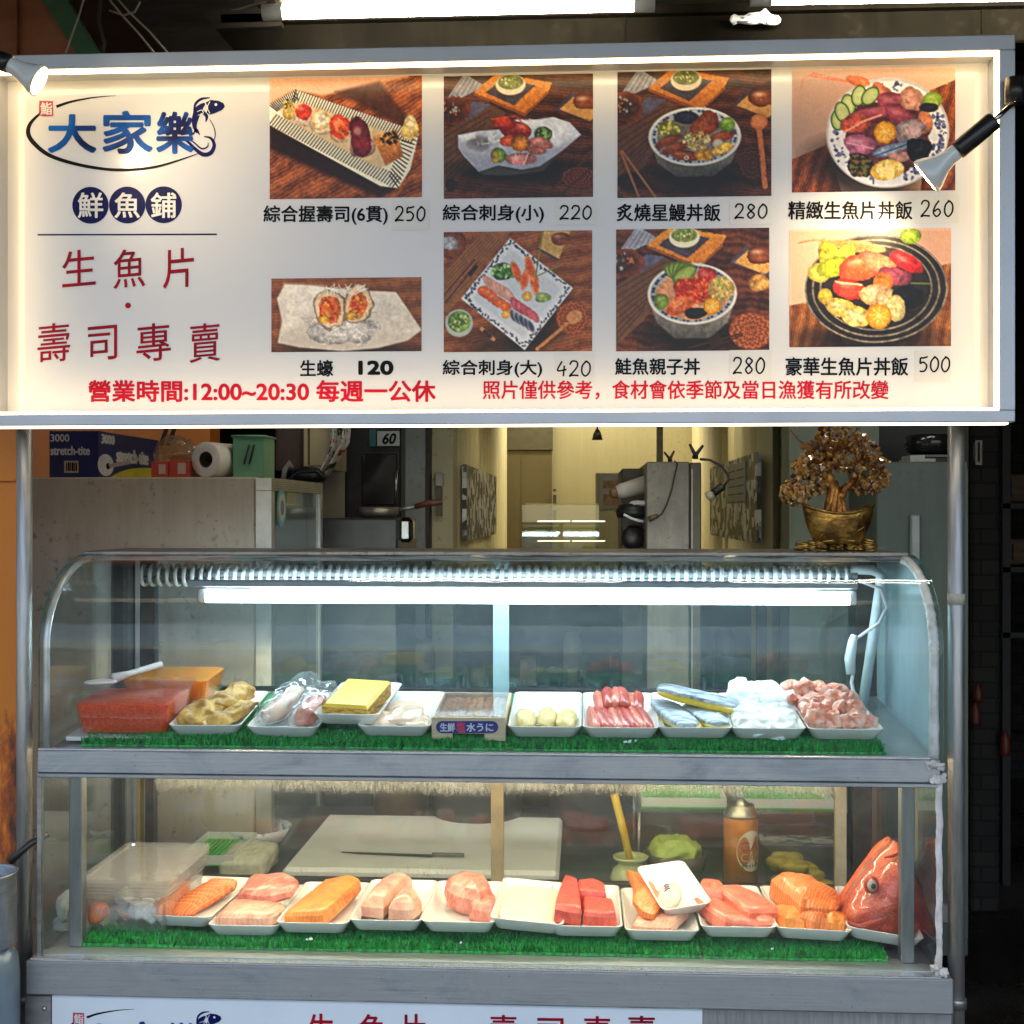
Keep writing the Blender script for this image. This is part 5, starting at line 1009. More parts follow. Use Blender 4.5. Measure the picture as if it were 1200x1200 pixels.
for i, (c, sz, rz) in enumerate((((-.028, .06, .014), (.05, .075, .016), .4), ((.010, .075, .020), (.062, .08, .018), -.3), ((.034, .05, .014), (.046, .07, .016), .2), ((.0, .13, .016), (.07, .07, .016), .1))):
    food('scallop_slice', m, lambda k: k.blob(c, sz, 2.5, 12, .004, 40, i + 11, (.1, 0, rz)), scallop, 'pale pink scallop slice lying with three others on one tray', 'scallop', 'pale scallop slices')
# wooden sea urchin box
p = at(549, 868, .058); bw_ = X(592, .058) - X(505.5, .058); t = thing('sea_urchin_box', 'small pale wooden box of orange sea urchin with a blue label', 'wooden box', p)
k = MB(); x0, x1 = p.x - bw_ / 2, p.x + bw_ / 2; ln = .19; ph = .040
for a, b_ in (((x0, p.y, p.z + .012), (x1, p.y + .006, p.z + ph)), ((x0, p.y + ln - .006, p.z), (x1, p.y + ln, p.z + ph)), ((x0, p.y, p.z), (x0 + .036, p.y + .006, p.z + .0118)), ((x1 - .036, p.y, p.z), (x1, p.y + .006, p.z + .0118)), ((x0, p.y + .0063, p.z), (x0 + .005, p.y + ln - .0063, p.z + ph)), ((x1 - .005, p.y + .0063, p.z), (x1, p.y + ln - .0063, p.z + ph)), ((x0 + .0053, p.y + .0063, p.z + .014), (x1 - .0053, p.y + ln - .0063, p.z + .017))): k.box(a, b_, bev=.0008)
k.build('box', box_wood, t)
k = MB(); random.seed(8)
for j in range(11):
    for i in range(9): k.blob((x0 + .013 + i * .0122 + frand(-.003, .003), p.y + .018 + j * .0155 + frand(-.003, .003), p.z + ph - .013), (.015, .018, .014), 2.2, 4, .0016, 90, i + 9 * j, (0, 0, frand(0, 3)))
k.build('sea_urchin', M('sea_urchin', (.70, .30, .05), .35, 0, (.36, .12, .02), 120, sss=.2), t)
k = MB(); k.box((x0 + .004, p.y + .004, p.z + ph + .0005), (x1 - .004, p.y + ln - .004, p.z + ph + .002)); k.box((x0 + .008, p.y + .060, p.z + ph + .002), (x1 - .008, p.y + .062, p.z + ph + .004)); k.build('clear_lid', GLASS('lid_film', (.98, .97, .95), .03), t)
def DU(px, py, layer=1): q = at(px, py, p.y - .0004 * layer); return q
k = MB(); zc = lambda y: y
def pill(mb, x0, x1, y0, y1, layer, mi):
    r = (y1 - y0) / 2; pts = [(x1 - r + r * math.cos(a), (y0 + y1) / 2 + r * math.sin(a)) for a in [(-90 + 18 * i) * PI / 180 for i in range(11)]] + [(x0 + r - r * math.cos(a), (y0 + y1) / 2 - r * math.sin(a)) for a in [(-90 + 18 * i) * PI / 180 for i in range(11)]]
    rpoly(mb, pts, layer, mi, DU)
pill(k, 511, 584, 844.5, 859, 1, 0); text(k, '生鮮', (516, 847, 533, 857), .3, 2, 1, DU); text(k, '塩', (535, 845.5, 545, 858), .3, 2, 2, DU); text(k, '水うに', (547, 847, 578, 857), .3, 2, 1, DU)
k.build('label', [ink_blue, white_ink, ink_red], t); t.rotation_euler = (R(5), 0, 0)
m = up(7, 638, 'white tray of three pale yellow roe lumps right of the wooden box', 866)
for i, x in enumerate((-.034, .002, .036)):
    food('roe_lump', m, lambda k: k.blob((x, .065 + .008 * (i == 1), .016), (.036, .085, .024), 2.2, 10, .003, 50, i + 20, (.1, 0, -.1 * (i - 1))), yellow_roe, ['left', 'middle', 'right'][i] + ' pale yellow lump of three on the tray', 'fish roe', 'pale yellow roe lumps')
m = up(8, 728, 'white tray piled with red tuna slices', 867, wd=.131)
random.seed(21)
for i in range(8):
    x = -.046 + i * .0125; food('tuna_slice', m, lambda k: k.blob((x, .062, .019), (.020, .10, .018), 3.2, 7, .0015, 40, i, (.12, .45, frand(.12, .32))), tuna if i % 3 else tuna_pink, 'bright red tuna slice in the front row of the piled tray', 'tuna slice', 'red tuna slices')
for i in range(6):
    x = -.034 + i * .0135; food('tuna_slice', m, lambda k: k.blob((x, .135, .030 + .008 * (i in (1, 2, 3))), (.021, .075, .02), 3.2, 7, .0015, 40, i + 9, (.2, .4, frand(.0, .4))), tuna if i % 2 else tuna_pink, 'bright red tuna slice in the back row of the piled tray', 'tuna slice', 'red tuna slices')
m = up(9, 815, 'white tray of silver skinned fish with yellow roe', 867)
for i, (c, sz, rz, rx) in enumerate((((-.030, .088, .022), (.050, .15, .015), .32, .05), ((.024, .078, .022), (.045, .12, .014), .45, .05), ((.014, .120, .044), (.15, .052, .016), -.30, .16))):
    def nish(k):
        k.blob(c, sz, 3.5, 9, .0015, 30, i, (rx if i < 2 else 0, 0 if i < 2 else .16, rz)); cc = (c[0] + .004, c[1] - .006, c[2] - .006); k.blob(cc, (sz[0] * 1.04, sz[1] * 1.0, sz[2] * .9), 3.5, 9, .002, 40, i + 4, (rx if i < 2 else 0, 0 if i < 2 else .16, rz), mi=1)
    food('herring_fillet', m, nish, [silver_skin, yellow_edge], ['silver skinned fillet with yellow roe edge, lying at the left', 'silver skinned fillet with yellow roe edge, lying at the right', 'silver skinned yellow edged fillet laid across the two others'][i], 'fish fillet', 'silver and yellow fillets')
m = up(10, 901, 'white tray heaped with white squid sheets', 868)
food('squid_sheet', m, lambda k: k.blob((0, .062, .018), (.112, .11, .022), 3.6, 22, .0055, 48, 3, (.22, 0, .05)), squid, 'smooth white squid sheet in the front of its tray', 'squid')
food('paper_towel', m, lambda k: (k.blob((.006, .145, .028), (.124, .13, .036), 3.0, 26, .009, 40, 9, (.30, .12, -.1))), paper, 'crumpled white paper towel over the squid', 'paper towel')
m = up(11, 992, 'white tray of pink shrimp meat at the right end of the upper shelf', 869)
random.seed(5)
for i in range(24):
    r_, c_ = divmod(i, 6); x = -.044 + c_ * .0175 + frand(-.005, .005) - .02 * (r_ / 3); y = .045 + r_ * .048 + frand(-.006, .006)
    food('shrimp_lump', m, lambda k: k.blob((x, y, .020 + .006 * r_ + frand(0, .008)), (frand(.022, .034), frand(.034, .05), frand(.02, .028)), 2.2, 9, .008, 55, i, (frand(-.3, .3), frand(-.3, .3), frand(0, 3))), octo, 'curled pink shrimp lump heaped with others on the last tray', 'shrimp', 'pink shrimp lumps')

# ---- two clear roe boxes and the spoon
def clear_box(name, x0, x1, y0, y1, z0, h, label, fill_h=None, fill_mat=None, fill_label=None, taper=.88, lid=True, base=None, mat=None, flabel='roe', pitch=0.0):
    t = thing(name, label, 'plastic box', ((x0 + x1) / 2, (y0 + y1) / 2, z0)); mat = mat or clear_plastic
    cx, cy = (x0 + x1) / 2, (y0 + y1) / 2; hw, hl = (x1 - x0) / 2, (y1 - y0) / 2; k = MB()
    def ring(f, z, d=0):
        out = []
        for sx, sy, a0 in ((1, 1, 0), (-1, 1, 90), (-1, -1, 180), (1, -1, 270)):
            for j in range(4): a = R(a0 + 30 * j); r = .012; out.append((cx + sx * (hw * f - r + d) + r * math.cos(a), cy + sy * (hl * f - r + d) + r * math.sin(a), z))
        return out
    def loft(rs, mi=0):
        vs = [q for r in rs for q in r]; n = 16
        k.add(vs, [(i * n + j, i * n + (j + 1) % n, (i + 1) * n + (j + 1) % n, (i + 1) * n + j) for i in range(len(rs) - 1) for j in range(n)] + [tuple(range(n))[::-1], tuple((len(rs) - 1) * n + j for j in range(n))], mi, False)
    g = lambda z: taper + (1 - taper) * z / h
    loft([ring(taper, z0), ring(1, z0 + h), ring(1, z0 + h, .004), ring(1, z0 + h + .003, .004), ring(1, z0 + h + .003, -.001), ring(1, z0 + h - .002, -.002), ring(taper, z0 + .0015, -.0015)]); k.build('tub', mat, t)
    if lid:
        k = MB(); loft([ring(1, z0 + h + .0035, .006), ring(1, z0 + h + .009, .006), ring(1, z0 + h + .0095, -.004), ring(1, z0 + h + .006, -.007)]); k.build('lid', mat, t)
    if fill_h:
        k = MB(); loft([ring(g(.003), z0 + .003, -.004), ring(g(fill_h), z0 + fill_h * .96, -.004), ring(g(fill_h), z0 + fill_h, -.010)]); f_ = one(flabel, k, fill_mat, fill_label, flabel.replace('_', ' '))
        f_.rotation_euler = (pitch, 0, 0); f_.location.z += math.sin(pitch) * hl
    t.rotation_euler = (pitch, 0, 0); t.location.z += math.sin(pitch) * hl
    return t
xa, xb = X(84, .06), X(201, .06); z_base = Z(862, .06, 140); zt_ = Z(812, .06, 140)
k = MB(); k.prism([(X(78, .055), .052, z_base - .008), (X(78, .055), .20, z_base + .004), (X(78, .055), .20, z_base + .011), (X(78, .055), .052, z_base - .001)], (X(203, .055) - X(78, .055), 0, 0)); one('plastic_plate', k, white_melamine, 'flat white plastic plate under the red roe box', 'plate')
clear_box('clear_box', xa, xb, .055, .195, z_base, zt_ - z_base - .010, 'clear plastic box of red salmon roe at the left front', (zt_ - z_base) * .74, roe_red, 'dark red salmon roe filling the front clear box', base=True, pitch=R(5), mat=crystal_plastic)
xa2, xb2 = X(142, .22), X(246, .22); zb2 = zu(.212) + .022; zt2 = Z(791, .22, 190)
clear_box('clear_box', xa2, xb2, .212, .345, zb2, zt2 - zb2 - .010, 'open clear plastic box of orange roe behind the red roe box', (zt2 - zb2) * .86, roe_or, 'bright orange roe filling the rear clear box', pitch=R(5), mat=crystal_plastic, lid=False)
k = MB(); zs = zt_ + .003; a, b_ = Vector((X(118, .10), .10, zs + .010)), Vector((X(193, .22), .20, zs + .030))
k.blob(a, (.056, .040, .010), 2.2, 8, 0, 1, 0, (0, 0, .35)); k.tube([a + (b_ - a) * .2, a + (b_ - a) * .45, b_], [.010, .006, .0065], 8); one('serving_spoon', k, M('spoon_plastic', (.76, .70, .68), .3), 'white plastic spoon lying across the roe boxes', 'spoon')

# ---- lower shelf
LY = .058; LB = 1096
def lo(cx, label, y=LB, Y=LY, **kw): return make_tray(cx, y, Y, label, **kw)
m = make_tray(210, 1088, .075, 'white tray of sliced salmon next to the clear box, lower left', yaw=-4, wd=.112)
for i in range(8):
    food('salmon_slice', m, lambda k: k.blob((-.018 + .012 * i * .35, .05 + i * .018, .016 + i * .0012), (.06, .030, .014), 3, 7, .0015, 40, i, (.55, 0, .05)), salmon, 'thin orange salmon slice in the overlapping row at lower left', 'salmon slice', 'overlapping salmon slices')
m = lo(284, 'white tray with two pale pink fish fillets', 1099)
food('fish_fillet', m, lambda k: k.slab([(-.052, .026), (.046, .030), (.054, .085), (.016, .125), (-.034, .15), (-.050, .09)], .024, (0, 0, FZ), (.06, 0, 0), .2, .0025, 34, 4, cut=.88), pale_pink, 'pale pink fillet lying in the front of its tray', 'fish fillet')
food('fish_fillet', m, lambda k: k.slab([(-.034, .10), (.030, .085), (.064, .105), (.066, .15), (.03, .19), (-.03, .185)], .020, (0, 0, .022), (.10, -.06, 0), .3, .003, 34, 6, cut=.85), pink_meat, 'darker pink fillet lying across the pale one', 'fish fillet')
m = lo(365, 'white tray with one orange salmon block', 1096)
food('salmon_block', m, lambda k: k.slab([(-.052, .030), (.020, .018), (.046, .13), (.056, .185), (.030, .215), (-.012, .20), (-.030, .13)], .028, (0, 0, FZ), (.05, -.10, 0), .12, .0015, 30, 2), salmon2, 'bright orange salmon block with fine pale lines', 'salmon')
m = lo(451, 'white tray with two blush pieces of skin-on fish', 1093)
def skinfish(c, sz, rz, s):
    def f(k):
        o_ = [[(-.048, .045), (-.008, .032), (.004, .10), (.022, .19), (.004, .215), (-.022, .19), (-.040, .12)], [(.002, .028), (.044, .028), (.054, .07), (.034, .125), (.010, .10)]][s - 7]; k.slab(o_, .034, (0, 0, FZ), (.03, 0, 0), .35, .003, 36, s, cut=.80); k.slab([(x * 1.03 + .001, y * 1.0 - .002) for x, y in o_], .010, (0, 0, FZ - .001), (.03, 0, 0), 0, .001, 30, s, mi=1)
    return f
food('fish_piece', m, skinfish((-.018, .105, .026), (.060, .16, .036), -.42, 7), [blush_fish, skin_dark], 'longer blush fish piece with dark skin, left of two', 'fish piece')
food('fish_piece', m, skinfish((.030, .065, .022), (.062, .095, .036), -.2, 8), [blush_fish, skin_dark], 'rounder blush fish piece with dark skin, right of two', 'fish piece')
m = lo(537, 'white tray with one pink meaty fish chunk in the middle of the lower shelf', 1095)
food('fish_chunk', m, lambda k: (k.slab([(-.036, .105), (-.004, .080), (.030, .075), (.046, .12), (.030, .185), (-.012, .20), (-.040, .16)], .036, (0, 0, FZ), (.06, .10, 0), .35, .004, 30, 12, cut=.82), k.slab([(.012, .060), (.052, .055), (.058, .10), (.040, .16), (.018, .12)], .030, (0, 0, FZ), (0, .1, 0), .2, .003, 34, 13, cut=.85)), pink_meat, 'irregular pink fish chunk alone at the back of its tray', 'fish chunk')
m = lo(616, 'white tray with a flat cream slab, half under the tuna tray', 1094, yaw=-2, roll=4)
food('cream_slab', m, lambda k: k.blob((0, .11, .014), (.104, .19, .016), 5, 12, .0025, 26, 3, (.02, 0, 0)), cream_slab, 'flat cream coloured slab filling its tray', 'squid')
m = lo(686, 'white tray with three deep red tuna blocks', 1100)
for i, (c, sz, rz, lab) in enumerate((((-.030, .105, .026), (.050, .185, .036), .16, 'long deep red tuna block at the left of three'), ((.028, .060, .022), (.058, .085, .030), .14, 'short red tuna block in front right'), ((.012, .150, .030), (.056, .070, .034), .2, 'short red tuna block behind, upper right'))):
    food('tuna_block', m, lambda k: k.slab([[(-.056, .028), (-.010, .026), (-.014, .12), (-.020, .20), (-.042, .215), (-.052, .13)], [(-.004, .026), (.052, .030), (.046, .11), (-.006, .115)], [(-.014, .128), (.036, .122), (.034, .175), (.010, .205), (-.016, .19)]][i], [.036, .032, .036][i], (0, 0, FZ), (.03, [.12, .05, .05][i], 0), .06, .0016, 30, i + 3, cut=.90), tuna, lab, 'tuna', 'red tuna blocks')
m = lo(776, 'white tray of salmon belly with a smaller tray leaning on it', 1105)
food('white_fillet', m, lambda k: k.slab([(-.050, .024), (.016, .022), (.050, .09), (.046, .16), (.0, .17), (-.030, .12)], .018, (0, 0, FZ), (.06, 0, 0), .25, .003, 34, 6, cut=.85), pale_pink, 'pale fillet with white edge under the orange belly piece', 'fish fillet')
food('salmon_belly', m, lambda k: k.slab([(-.034, .040), (-.014, .036), (.004, .09), (-.004, .16), (-.030, .215), (-.056, .225), (-.046, .17), (-.048, .09)], .016, (0, 0, .020), (.10, .10, 0), .35, .003, 34, 3, cut=.82), salmon, 'orange marbled salmon belly strip with pale rim', 'salmon')
m = make_tray(806, 1075, .115, 'smaller white tray leaning tilted over the salmon belly tray', yaw=15, pitch=14, roll=-5, wd=.092, ln=.15)
food('white_fish_piece', m, lambda k: k.blob((-.016, .050, .014), (.040, .075, .018), 2.3, 9, .002, 40, 4, (.1, 0, -.5)), white_fish, 'small pale fish piece on the tilted tray', 'fish piece')
def band(k):
    for i in range(3): k.tube([(-.028 + .002 * i, .055 + .006 * i, .018), (-.016, .058 + .006 * i, .0255), (.0, .064 + .006 * i, .020)], .0011, 6)
food('paper_band', m, band, ink_blue, 'thin blue band round the small fish piece', 'band')
m = lo(866, 'white tray of pink tuna chunks', 1101)
for i, (c, sz, rz, lab) in enumerate((((-.034, .150, .034), (.05, .07, .04), -.1, 'rounded pink tuna chunk at the back left'), ((-.028, .075, .022), (.055, .12, .032), .5, 'pink tuna chunk lying slanted at the front left'), ((.022, .105, .030), (.070, .13, .036), .45, 'largest pink tuna chunk in the middle right'), ((.004, .042, .018), (.06, .05, .026), .1, 'small pink tuna chunk at the very front'), ((.042, .055, .018), (.036, .07, .026), .2, 'narrow pink tuna chunk at the right edge'))):
    food('tuna_chunk', m, lambda k: k.slab([(-sz[0] * .5, -sz[1] * .5), (sz[0] * .42, -sz[1] * .48), (sz[0] * .52, sz[1] * .1), (sz[0] * .3, sz[1] * .5), (-sz[0] * .4, sz[1] * .42)], sz[2] * .8, (c[0], c[1], c[2] - sz[2] * .45), (.08, .10, rz), .12, .002, 34, i + 1, cut=.88), tuna_pink, lab, 'tuna', 'pink tuna chunks')
m = lo(954, 'white tray heaped with striped salmon chunks', 1104, roll=2, yaw=-1)
for i, (c, sz, rz, rx, lab) in enumerate((((-.004, .115, .042), (.105, .15, .055), .45, .2, 'largest striped salmon chunk on top of the heap'), ((-.034, .055, .022), (.048, .08, .034), .3, 0, 'orange salmon chunk at the lower left of the heap'), ((.002, .046, .022), (.05, .06, .034), -.1, 0, 'orange salmon chunk at the lower middle of the heap'), ((.040, .055, .020), (.046, .07, .030), -.3, 0, 'reddish salmon chunk at the lower right of the heap'))):
    food('salmon_chunk', m, lambda k: k.slab([(-sz[0] * .5, -sz[1] * .42), (sz[0] * .1, -sz[1] * .5), (sz[0] * .5, -sz[1] * .25), (sz[0] * .46, sz[1] * .3), (0, sz[1] * .5), (-sz[0] * .42, sz[1] * .3)], sz[2] * .8, (c[0], c[1], c[2] - sz[2] * .45), (rx * .6, .12, rz), .3, .004, 34, i + 2, cut=.84), [salmon, salmon2][i % 2] if i else salmon, lab, 'salmon', 'striped salmon chunks')
# red fish head in a bag
m = make_tray(1036, 1108, .055, 'white tray with the red fish head at the lower right end', yaw=-6, roll=7)
head = thing('red_fish', 'bright red fish head in a clear bag standing on the last tray', 'fish head', m @ Vector((.0, .1, FZ)))
def fish_skin():
    m, n, out = _new('red_fish_skin'); q_ = n.nodes.new('ShaderNodeBsdfPrincipled'); L = n.links.new; L(q_.outputs[0], out.inputs[0])
    tc = n.nodes.new('ShaderNodeTexCoord'); sp = n.nodes.new('ShaderNodeSeparateXYZ'); L(tc.outputs['Object'], sp.inputs[0])
    v = n.nodes.new('ShaderNodeTexVoronoi'); v.inputs['Scale'].default_value = 190; L(tc.outputs['Object'], v.inputs[0])
    a = _noise(n, _coord(n), 26, 6, .65, .6); t = _math(n, 'ADD', a, _math(n, 'MULTIPLY', _math(n, 'SUBTRACT', sp.outputs[2], _math(n, 'MULTIPLY', sp.outputs[0], .9)), 1.6))
    base = _ramp(n, t, [(.34, (.12, .03, .03)), (.48, (.46, .045, .02)), (.62, (.70, .085, .02)), (.82, (.80, .17, .04))])
    mx = n.nodes.new('ShaderNodeMix'); mx.data_type = 'RGBA'; L(_ramp(n, v.outputs[0], [(.0, (0, 0, 0)), (.7, (.35, .35, .35))]), mx.inputs['Factor']); L(base, mx.inputs['A']); mx.inputs['B'].default_value = (.22, .03, .02, 1)
    L(mx.outputs['Result'], q_.inputs['Base Color']); q_.inputs['Roughness'].default_value = .42; q_.inputs['Subsurface Weight'].default_value = .08; q_.inputs['Subsurface Scale'].default_value = .1
    L(_bump(n, _math(n, 'ADD', v.outputs[0], a), .5, .003), q_.inputs['Normal']); return m
fh = fish_skin()
k = MB(); c0 = at(1030, 1050, .15)
HO = [(1046, 985), (1055, 991), (1060, 1006), (1074, 1042), (1088, 1092), (1052, 1104), (1012, 1100), (990, 1088), (983, 1066), (994, 1046), (1011, 1022), (1030, 998)]
HO = [((x_ - 1030) * .00151, (1050 - y_) * .00151) for x_, y_ in HO][::-1]
k.slab(HO, .036, c0, (0, 0, .10), 1.0, .0018, 40, 5, cut=.86, plane='XZ', flat=False); k.slab([(x_, y_) for x_, y_ in HO], -.034, c0 + Vector((0, .0002, 0)), (0, 0, .10), 1.0, .0018, 40, 5, cut=.86, plane='XZ', flat=False); k.build('head', fh, head)
k = MB(); q = at(1021, 1037, .092)
k = MB(); k.tube([q + Vector((.055, .004, .0)), q + Vector((.040, -.004, -.030)), q + Vector((.016, -.007, -.056)), q + Vector((-.02, -.004, -.070)), q + Vector((-.045, .012, -.066))], [.002, .0045, .005, .0045, .002], 8); k.build('gill_plate', M('gill_red', (.50, .06, .025), .4, 0, (.34, .04, .02), 60), head)
k = MB(); k.blob(q, (.026, .014, .032), 2, 8); k.build('eye_ring', M('eye_ring_red', (.46, .06, .025), .35), head)
k = MB(); k.blob(q + Vector((0, -.007, .001)), (.0165, .009, .022), 2, 8); ey = k.build('eye', M('fish_eye', (.44, .38, .33), .12, 0, (.34, .26, .20), 60, coat=.5), head)
k = MB(); k.blob(q + Vector((.001, -.0112, .001)), (.008, .0042, .010), 2, 6); k.build('pupil', M('pupil', (.04, .04, .045), .1), ey)
k = MB(); a, b_ = at(1040, 1002, .13), at(1052, 990, .135); k.tube([at(1036, 1005, .102), at(1046, 1003, .100), at(1057, 998, .112)], [.0015, .003, .002], 8); k.build('mouth', M('mouth_red', (.30, .03, .02), .4), head)
k = MB(); k.slab([(x_ * 1.08 - .004, y_ * 1.06) for x_, y_ in HO], .040, c0, (0, 0, .10), 1.05, .006, 40, 7, cut=.84, plane='XZ', flat=False); k.build('clear_bag', GLASS('bag_film', (.97, .96, .96), .035, film(.03, 30, .12), (.9, .82, .78), .10, .4), head)
# two stacked frosted boxes at lower left
zb = ZL + .012; x0, x1 = X(98, .07), X(196, .07); zt1 = Z(1052, .07, 150) - .003
b1 = clear_box('frosted_box', x0, x1, .065, .30, zb, zt1 - zb, 'frosted plastic box of ice and fish on the lower shelf, lower of two', None, lid=False, mat=cloudy_plastic, taper=.92)
random.seed(14)
for i in range(16):
    k = MB(); k.box((-.014, -.014, -.012), (.014, .014, .012), bev=.003); c = Vector((x0 + frand(.045, .125), frand(.09, .25), zb + frand(.018, .05))); rm = Matrix.Translation(c) @ Euler((frand(0, 3), frand(0, 3), frand(0, 3))).to_matrix().to_4x4(); k.v = [rm @ v for v in k.v]
    one('ice_cube', k, M('ice', (.82, .85, .86), .15, 0, (.7, .74, .76), 40), 'ice cube packed inside the lower frosted box', 'ice cube', 'ice cubes in the frosted box') if i else one('ice_cube', k, M('ice', (.82, .85, .86), .15, 0, (.7, .74, .76), 40), 'ice cube packed inside the lower frosted box', 'ice cube', 'ice cubes in the frosted box')
for i, (c, sz) in enumerate((((x0 + .020, .085, zb + .032), (.034, .03, .034)), ((x1 - .018, .16, zb + .032), (.026, .16, .05)), (((x0 + x1) / 2, .2, zb + .012), (.11, .15, .02)))):
    k = MB(); k.blob(c, sz, 2.6, 8, .003, 30, i); one('boxed_fish', k, salmon, ['small orange fish piece at the left inside the frosted box', 'long orange fish piece along the right side inside the frosted box', 'orange fish piece on the bottom of the frosted box'][i], 'fish piece')
b2_ = clear_box('frosted_box', x0 - .002, x1 + .002, .062, .305, zt1 + .004, .024, 'shallow frosted plastic box with ribbed lid, stacked on top', None, mat=frost_plastic, taper=.97)
for dz in (.006, .012, .018):
    k = MB(); zz = zt1 + .004 + dz; k.tube([(x0 - .003, .061, zz), (x1 + .003, .061, zz), (x1 + .003, .306, zz), (x0 - .003, .306, zz)], .0016, 6, closed=True); k.build('ridge', cloudy_plastic, b2_)
k = MB(); p = at(78, 1062, .15); k.blob(p, (.03, .08, .05), 2.6, 9, .004, 30, 4, (.1, 0, .2)); k.box((p.x - .012, p.y - .03, ZL), (p.x + .012, p.y + .03, p.z - .015)); one('foam_pack', k, M('foam', (.66, .66, .64), .6), 'white foam pack beside the left corner column', 'pack')

random.seed(40)
for i, (px, py_, Y, z_) in enumerate(((738, 0, .045, ZU), (745, 0, .05, ZU), (733, 0, .042, ZU), (360, 0, .047, ZL), (364, 0, .05, ZL), (540, 0, .046, ZL), (905, 0, .045, ZL))):
    k = MB(); k.blob((X(px, Y), Y, z_ + .017), (frand(.004, .008), .005, frand(.003, .005)), 2.4, 4, .0015, 300, i); one('ice_chip', k, M('ice_chip', (.8, .86, .88), .1, 0, (.7, .78, .8), 60), 'tiny white ice chip lying on the green grass mat', 'ice', 'ice chips on the grass mats')
# ------------------------------------------------------------------ fridge on the left and the things on top of it
FY = .75; fx0, fx1 = X(30, FY), X(298, FY); fz = Z(558.5, FY)
fr = thing('glass_door_fridge', 'tall beige grey fridge with a glass door, behind the left of the case', 'fridge', ((fx0 + fx1) / 2, 1.0, 0))
k = MB(); k.box((fx0, FY, .05), (fx1, 1.30, fz), bev=.004); k.build('body', grimy_paint('beige_panel', (.43, .385, .32), (.31, .27, .215), .5, 0, 4), fr)
dx = X(318, FY); k = MB(); k.box((fx1 + .003, FY, fz - .03), (dx, 1.32, fz - .002)); k.box((fx1 + .003, FY, .06), (dx, FY + .03, fz - .031)); k.box((fx1 + .003, 1.29, .06), (dx, 1.32, fz - .031)); k.box((fx1 + .003, FY + .0305, .06), (dx, 1.2895, .12))
k.build('door_frame', M('door_metal', (.46, .46, .43), .35, .6), fr)
k = MB(); k.box((dx - .012, FY + .031, .121), (dx - .006, 1.289, fz - .031)); k.build('door_glass', GLASS('fridge_glass', (.75, .80, .78), .10, film(.12, 4, .1)), fr)
k = MB(); 
for i in range(5): k.box((dx + .0005, FY + .005, fz - .026 + i * .005), (dx + .002, 1.31, fz - .024 + i * .005))
k.build('grille', M('grille', (.30, .30, .28), .4, .5), fr)
k = MB(); c = Vector((dx + .001, .84, Z(595, .84, 318))); MX = Matrix.Translation(c) @ Matrix.Rotation(R(90), 4, 'Y'); k.lathe([(0, .001), (.045, .001)], 28, 0, M=MX); k.lathe([(0, .002), (.032, .002)], 28, 1, M=MX); k.lathe([(0, .003), (.018, .003)], 20, 2, M=MX)
k.build('round_sticker', [M('sticker_blue', (.10, .38, .52), .4), M('sticker_cream', (.62, .58, .40), .4), M('sticker_dark', (.08, .12, .2), .4)], fr)
for i, (yy, h_, m_, lab) in enumerate(((1.18, .10, red_dim, 'red bottle inside the glass door fridge'), (1.05, .12, white_plastic, 'pale carton inside the glass door fridge'))):
    k = MB(); q = Vector((dx - .07, yy, Z(618, yy, 350))); k.lathe([(0, 0), (.028, 0), (.028, h_ * .7), (.012, h_ * .85), (.012, h_), (0, h_)], 16, c=q); one(['bottle', 'carton'][i], k, m_, lab, ['bottle', 'carton'][i])
k = MB(); k.box((fx0 + .03, FY + .03, Z(620, 1.0) - .02), (fx1 - .01, 1.28, Z(620, 1.0) - .015)); 
# wrap carton: two printed faces
SB = .80; a = at(58, 559, SB); b_ = at(115, 559, SB); hb = at(115, 505, SB).z - fz - .001; c_ = at(186, 559, 1.20)
wb = thing('wrap_carton', 'large dark blue carton of food wrap with a yellow swoosh on the fridge', 'carton', Vector(((a.x + c_.x) / 2, 1.0, fz)))
navy_box = M('navy_carton', srgb(16, 28, 92), .45, 0, srgb(12, 20, 70), 6)
z0 = fz + .001; back = Vector((a.x - .10, 1.22, z0))
P4 = [Vector((a.x, SB, z0)), Vector((b_.x, SB, z0)), Vector((c_.x, 1.20, z0)), Vector((a.x + (c_.x - b_.x), 1.20, z0))]
k = MB(); k.prism(P4, (0, 0, hb)); k.build('carton', navy_box, wb)
def DA(px, py, layer=1): q = at(px, py, SB - .0006 * layer); return q
u_dir = (P4[2] - P4[1]); u_n = Vector((u_dir.y, -u_dir.x, 0)).normalized()
def DR(u, v, layer=1): return P4[1] + u_dir * u + Vector((0, 0, hb * (1 - v))) + u_n * (.0006 * layer)   # u,v in 0..1 over the receding face
carton_white = M('carton_white', (.62, .62, .64), .4); carton_yellow = M('carton_yellow', (.62, .56, .03), .4)
k = MB(); text(k, '3000', (59.5, 509, 81, 517.5), .3, 1, 0, DA); text(k, 'stretch-tite', (59.5, 523, 105, 533), .5, 1, 0, DA)
k2 = MB(); k2.add([DA(x, y, 1) for x, y in ((75, 540), (92, 540), (92, 554), (75, 554))], [(0, 1, 2, 3)], 0)
for i in range(6): k2.add([DA(x, y, 2) for x, y in ((77.5 + i * 2.2, 542), (78.6 + i * 2.2 + (i % 2) * .6, 542), (78.6 + i * 2.2 + (i % 2) * .6, 552), (77.5 + i * 2.2, 552))], [(0, 1, 2, 3)], 1)
k2.build('barcode', [M('barcode_paper', (.45, .36, .24), .5), black_ink], wb)
def DT(px, py, layer=1): return DR(px / 100., py / 100., layer)
text(k, '3000', (5, 6, 24, 25), .9, 1, 0, DT); text(k, 'stretch-tite', (28, 32, 80, 62), 1.4, 1, 0, DT)
k.build('carton_lettering', carton_white, wb)
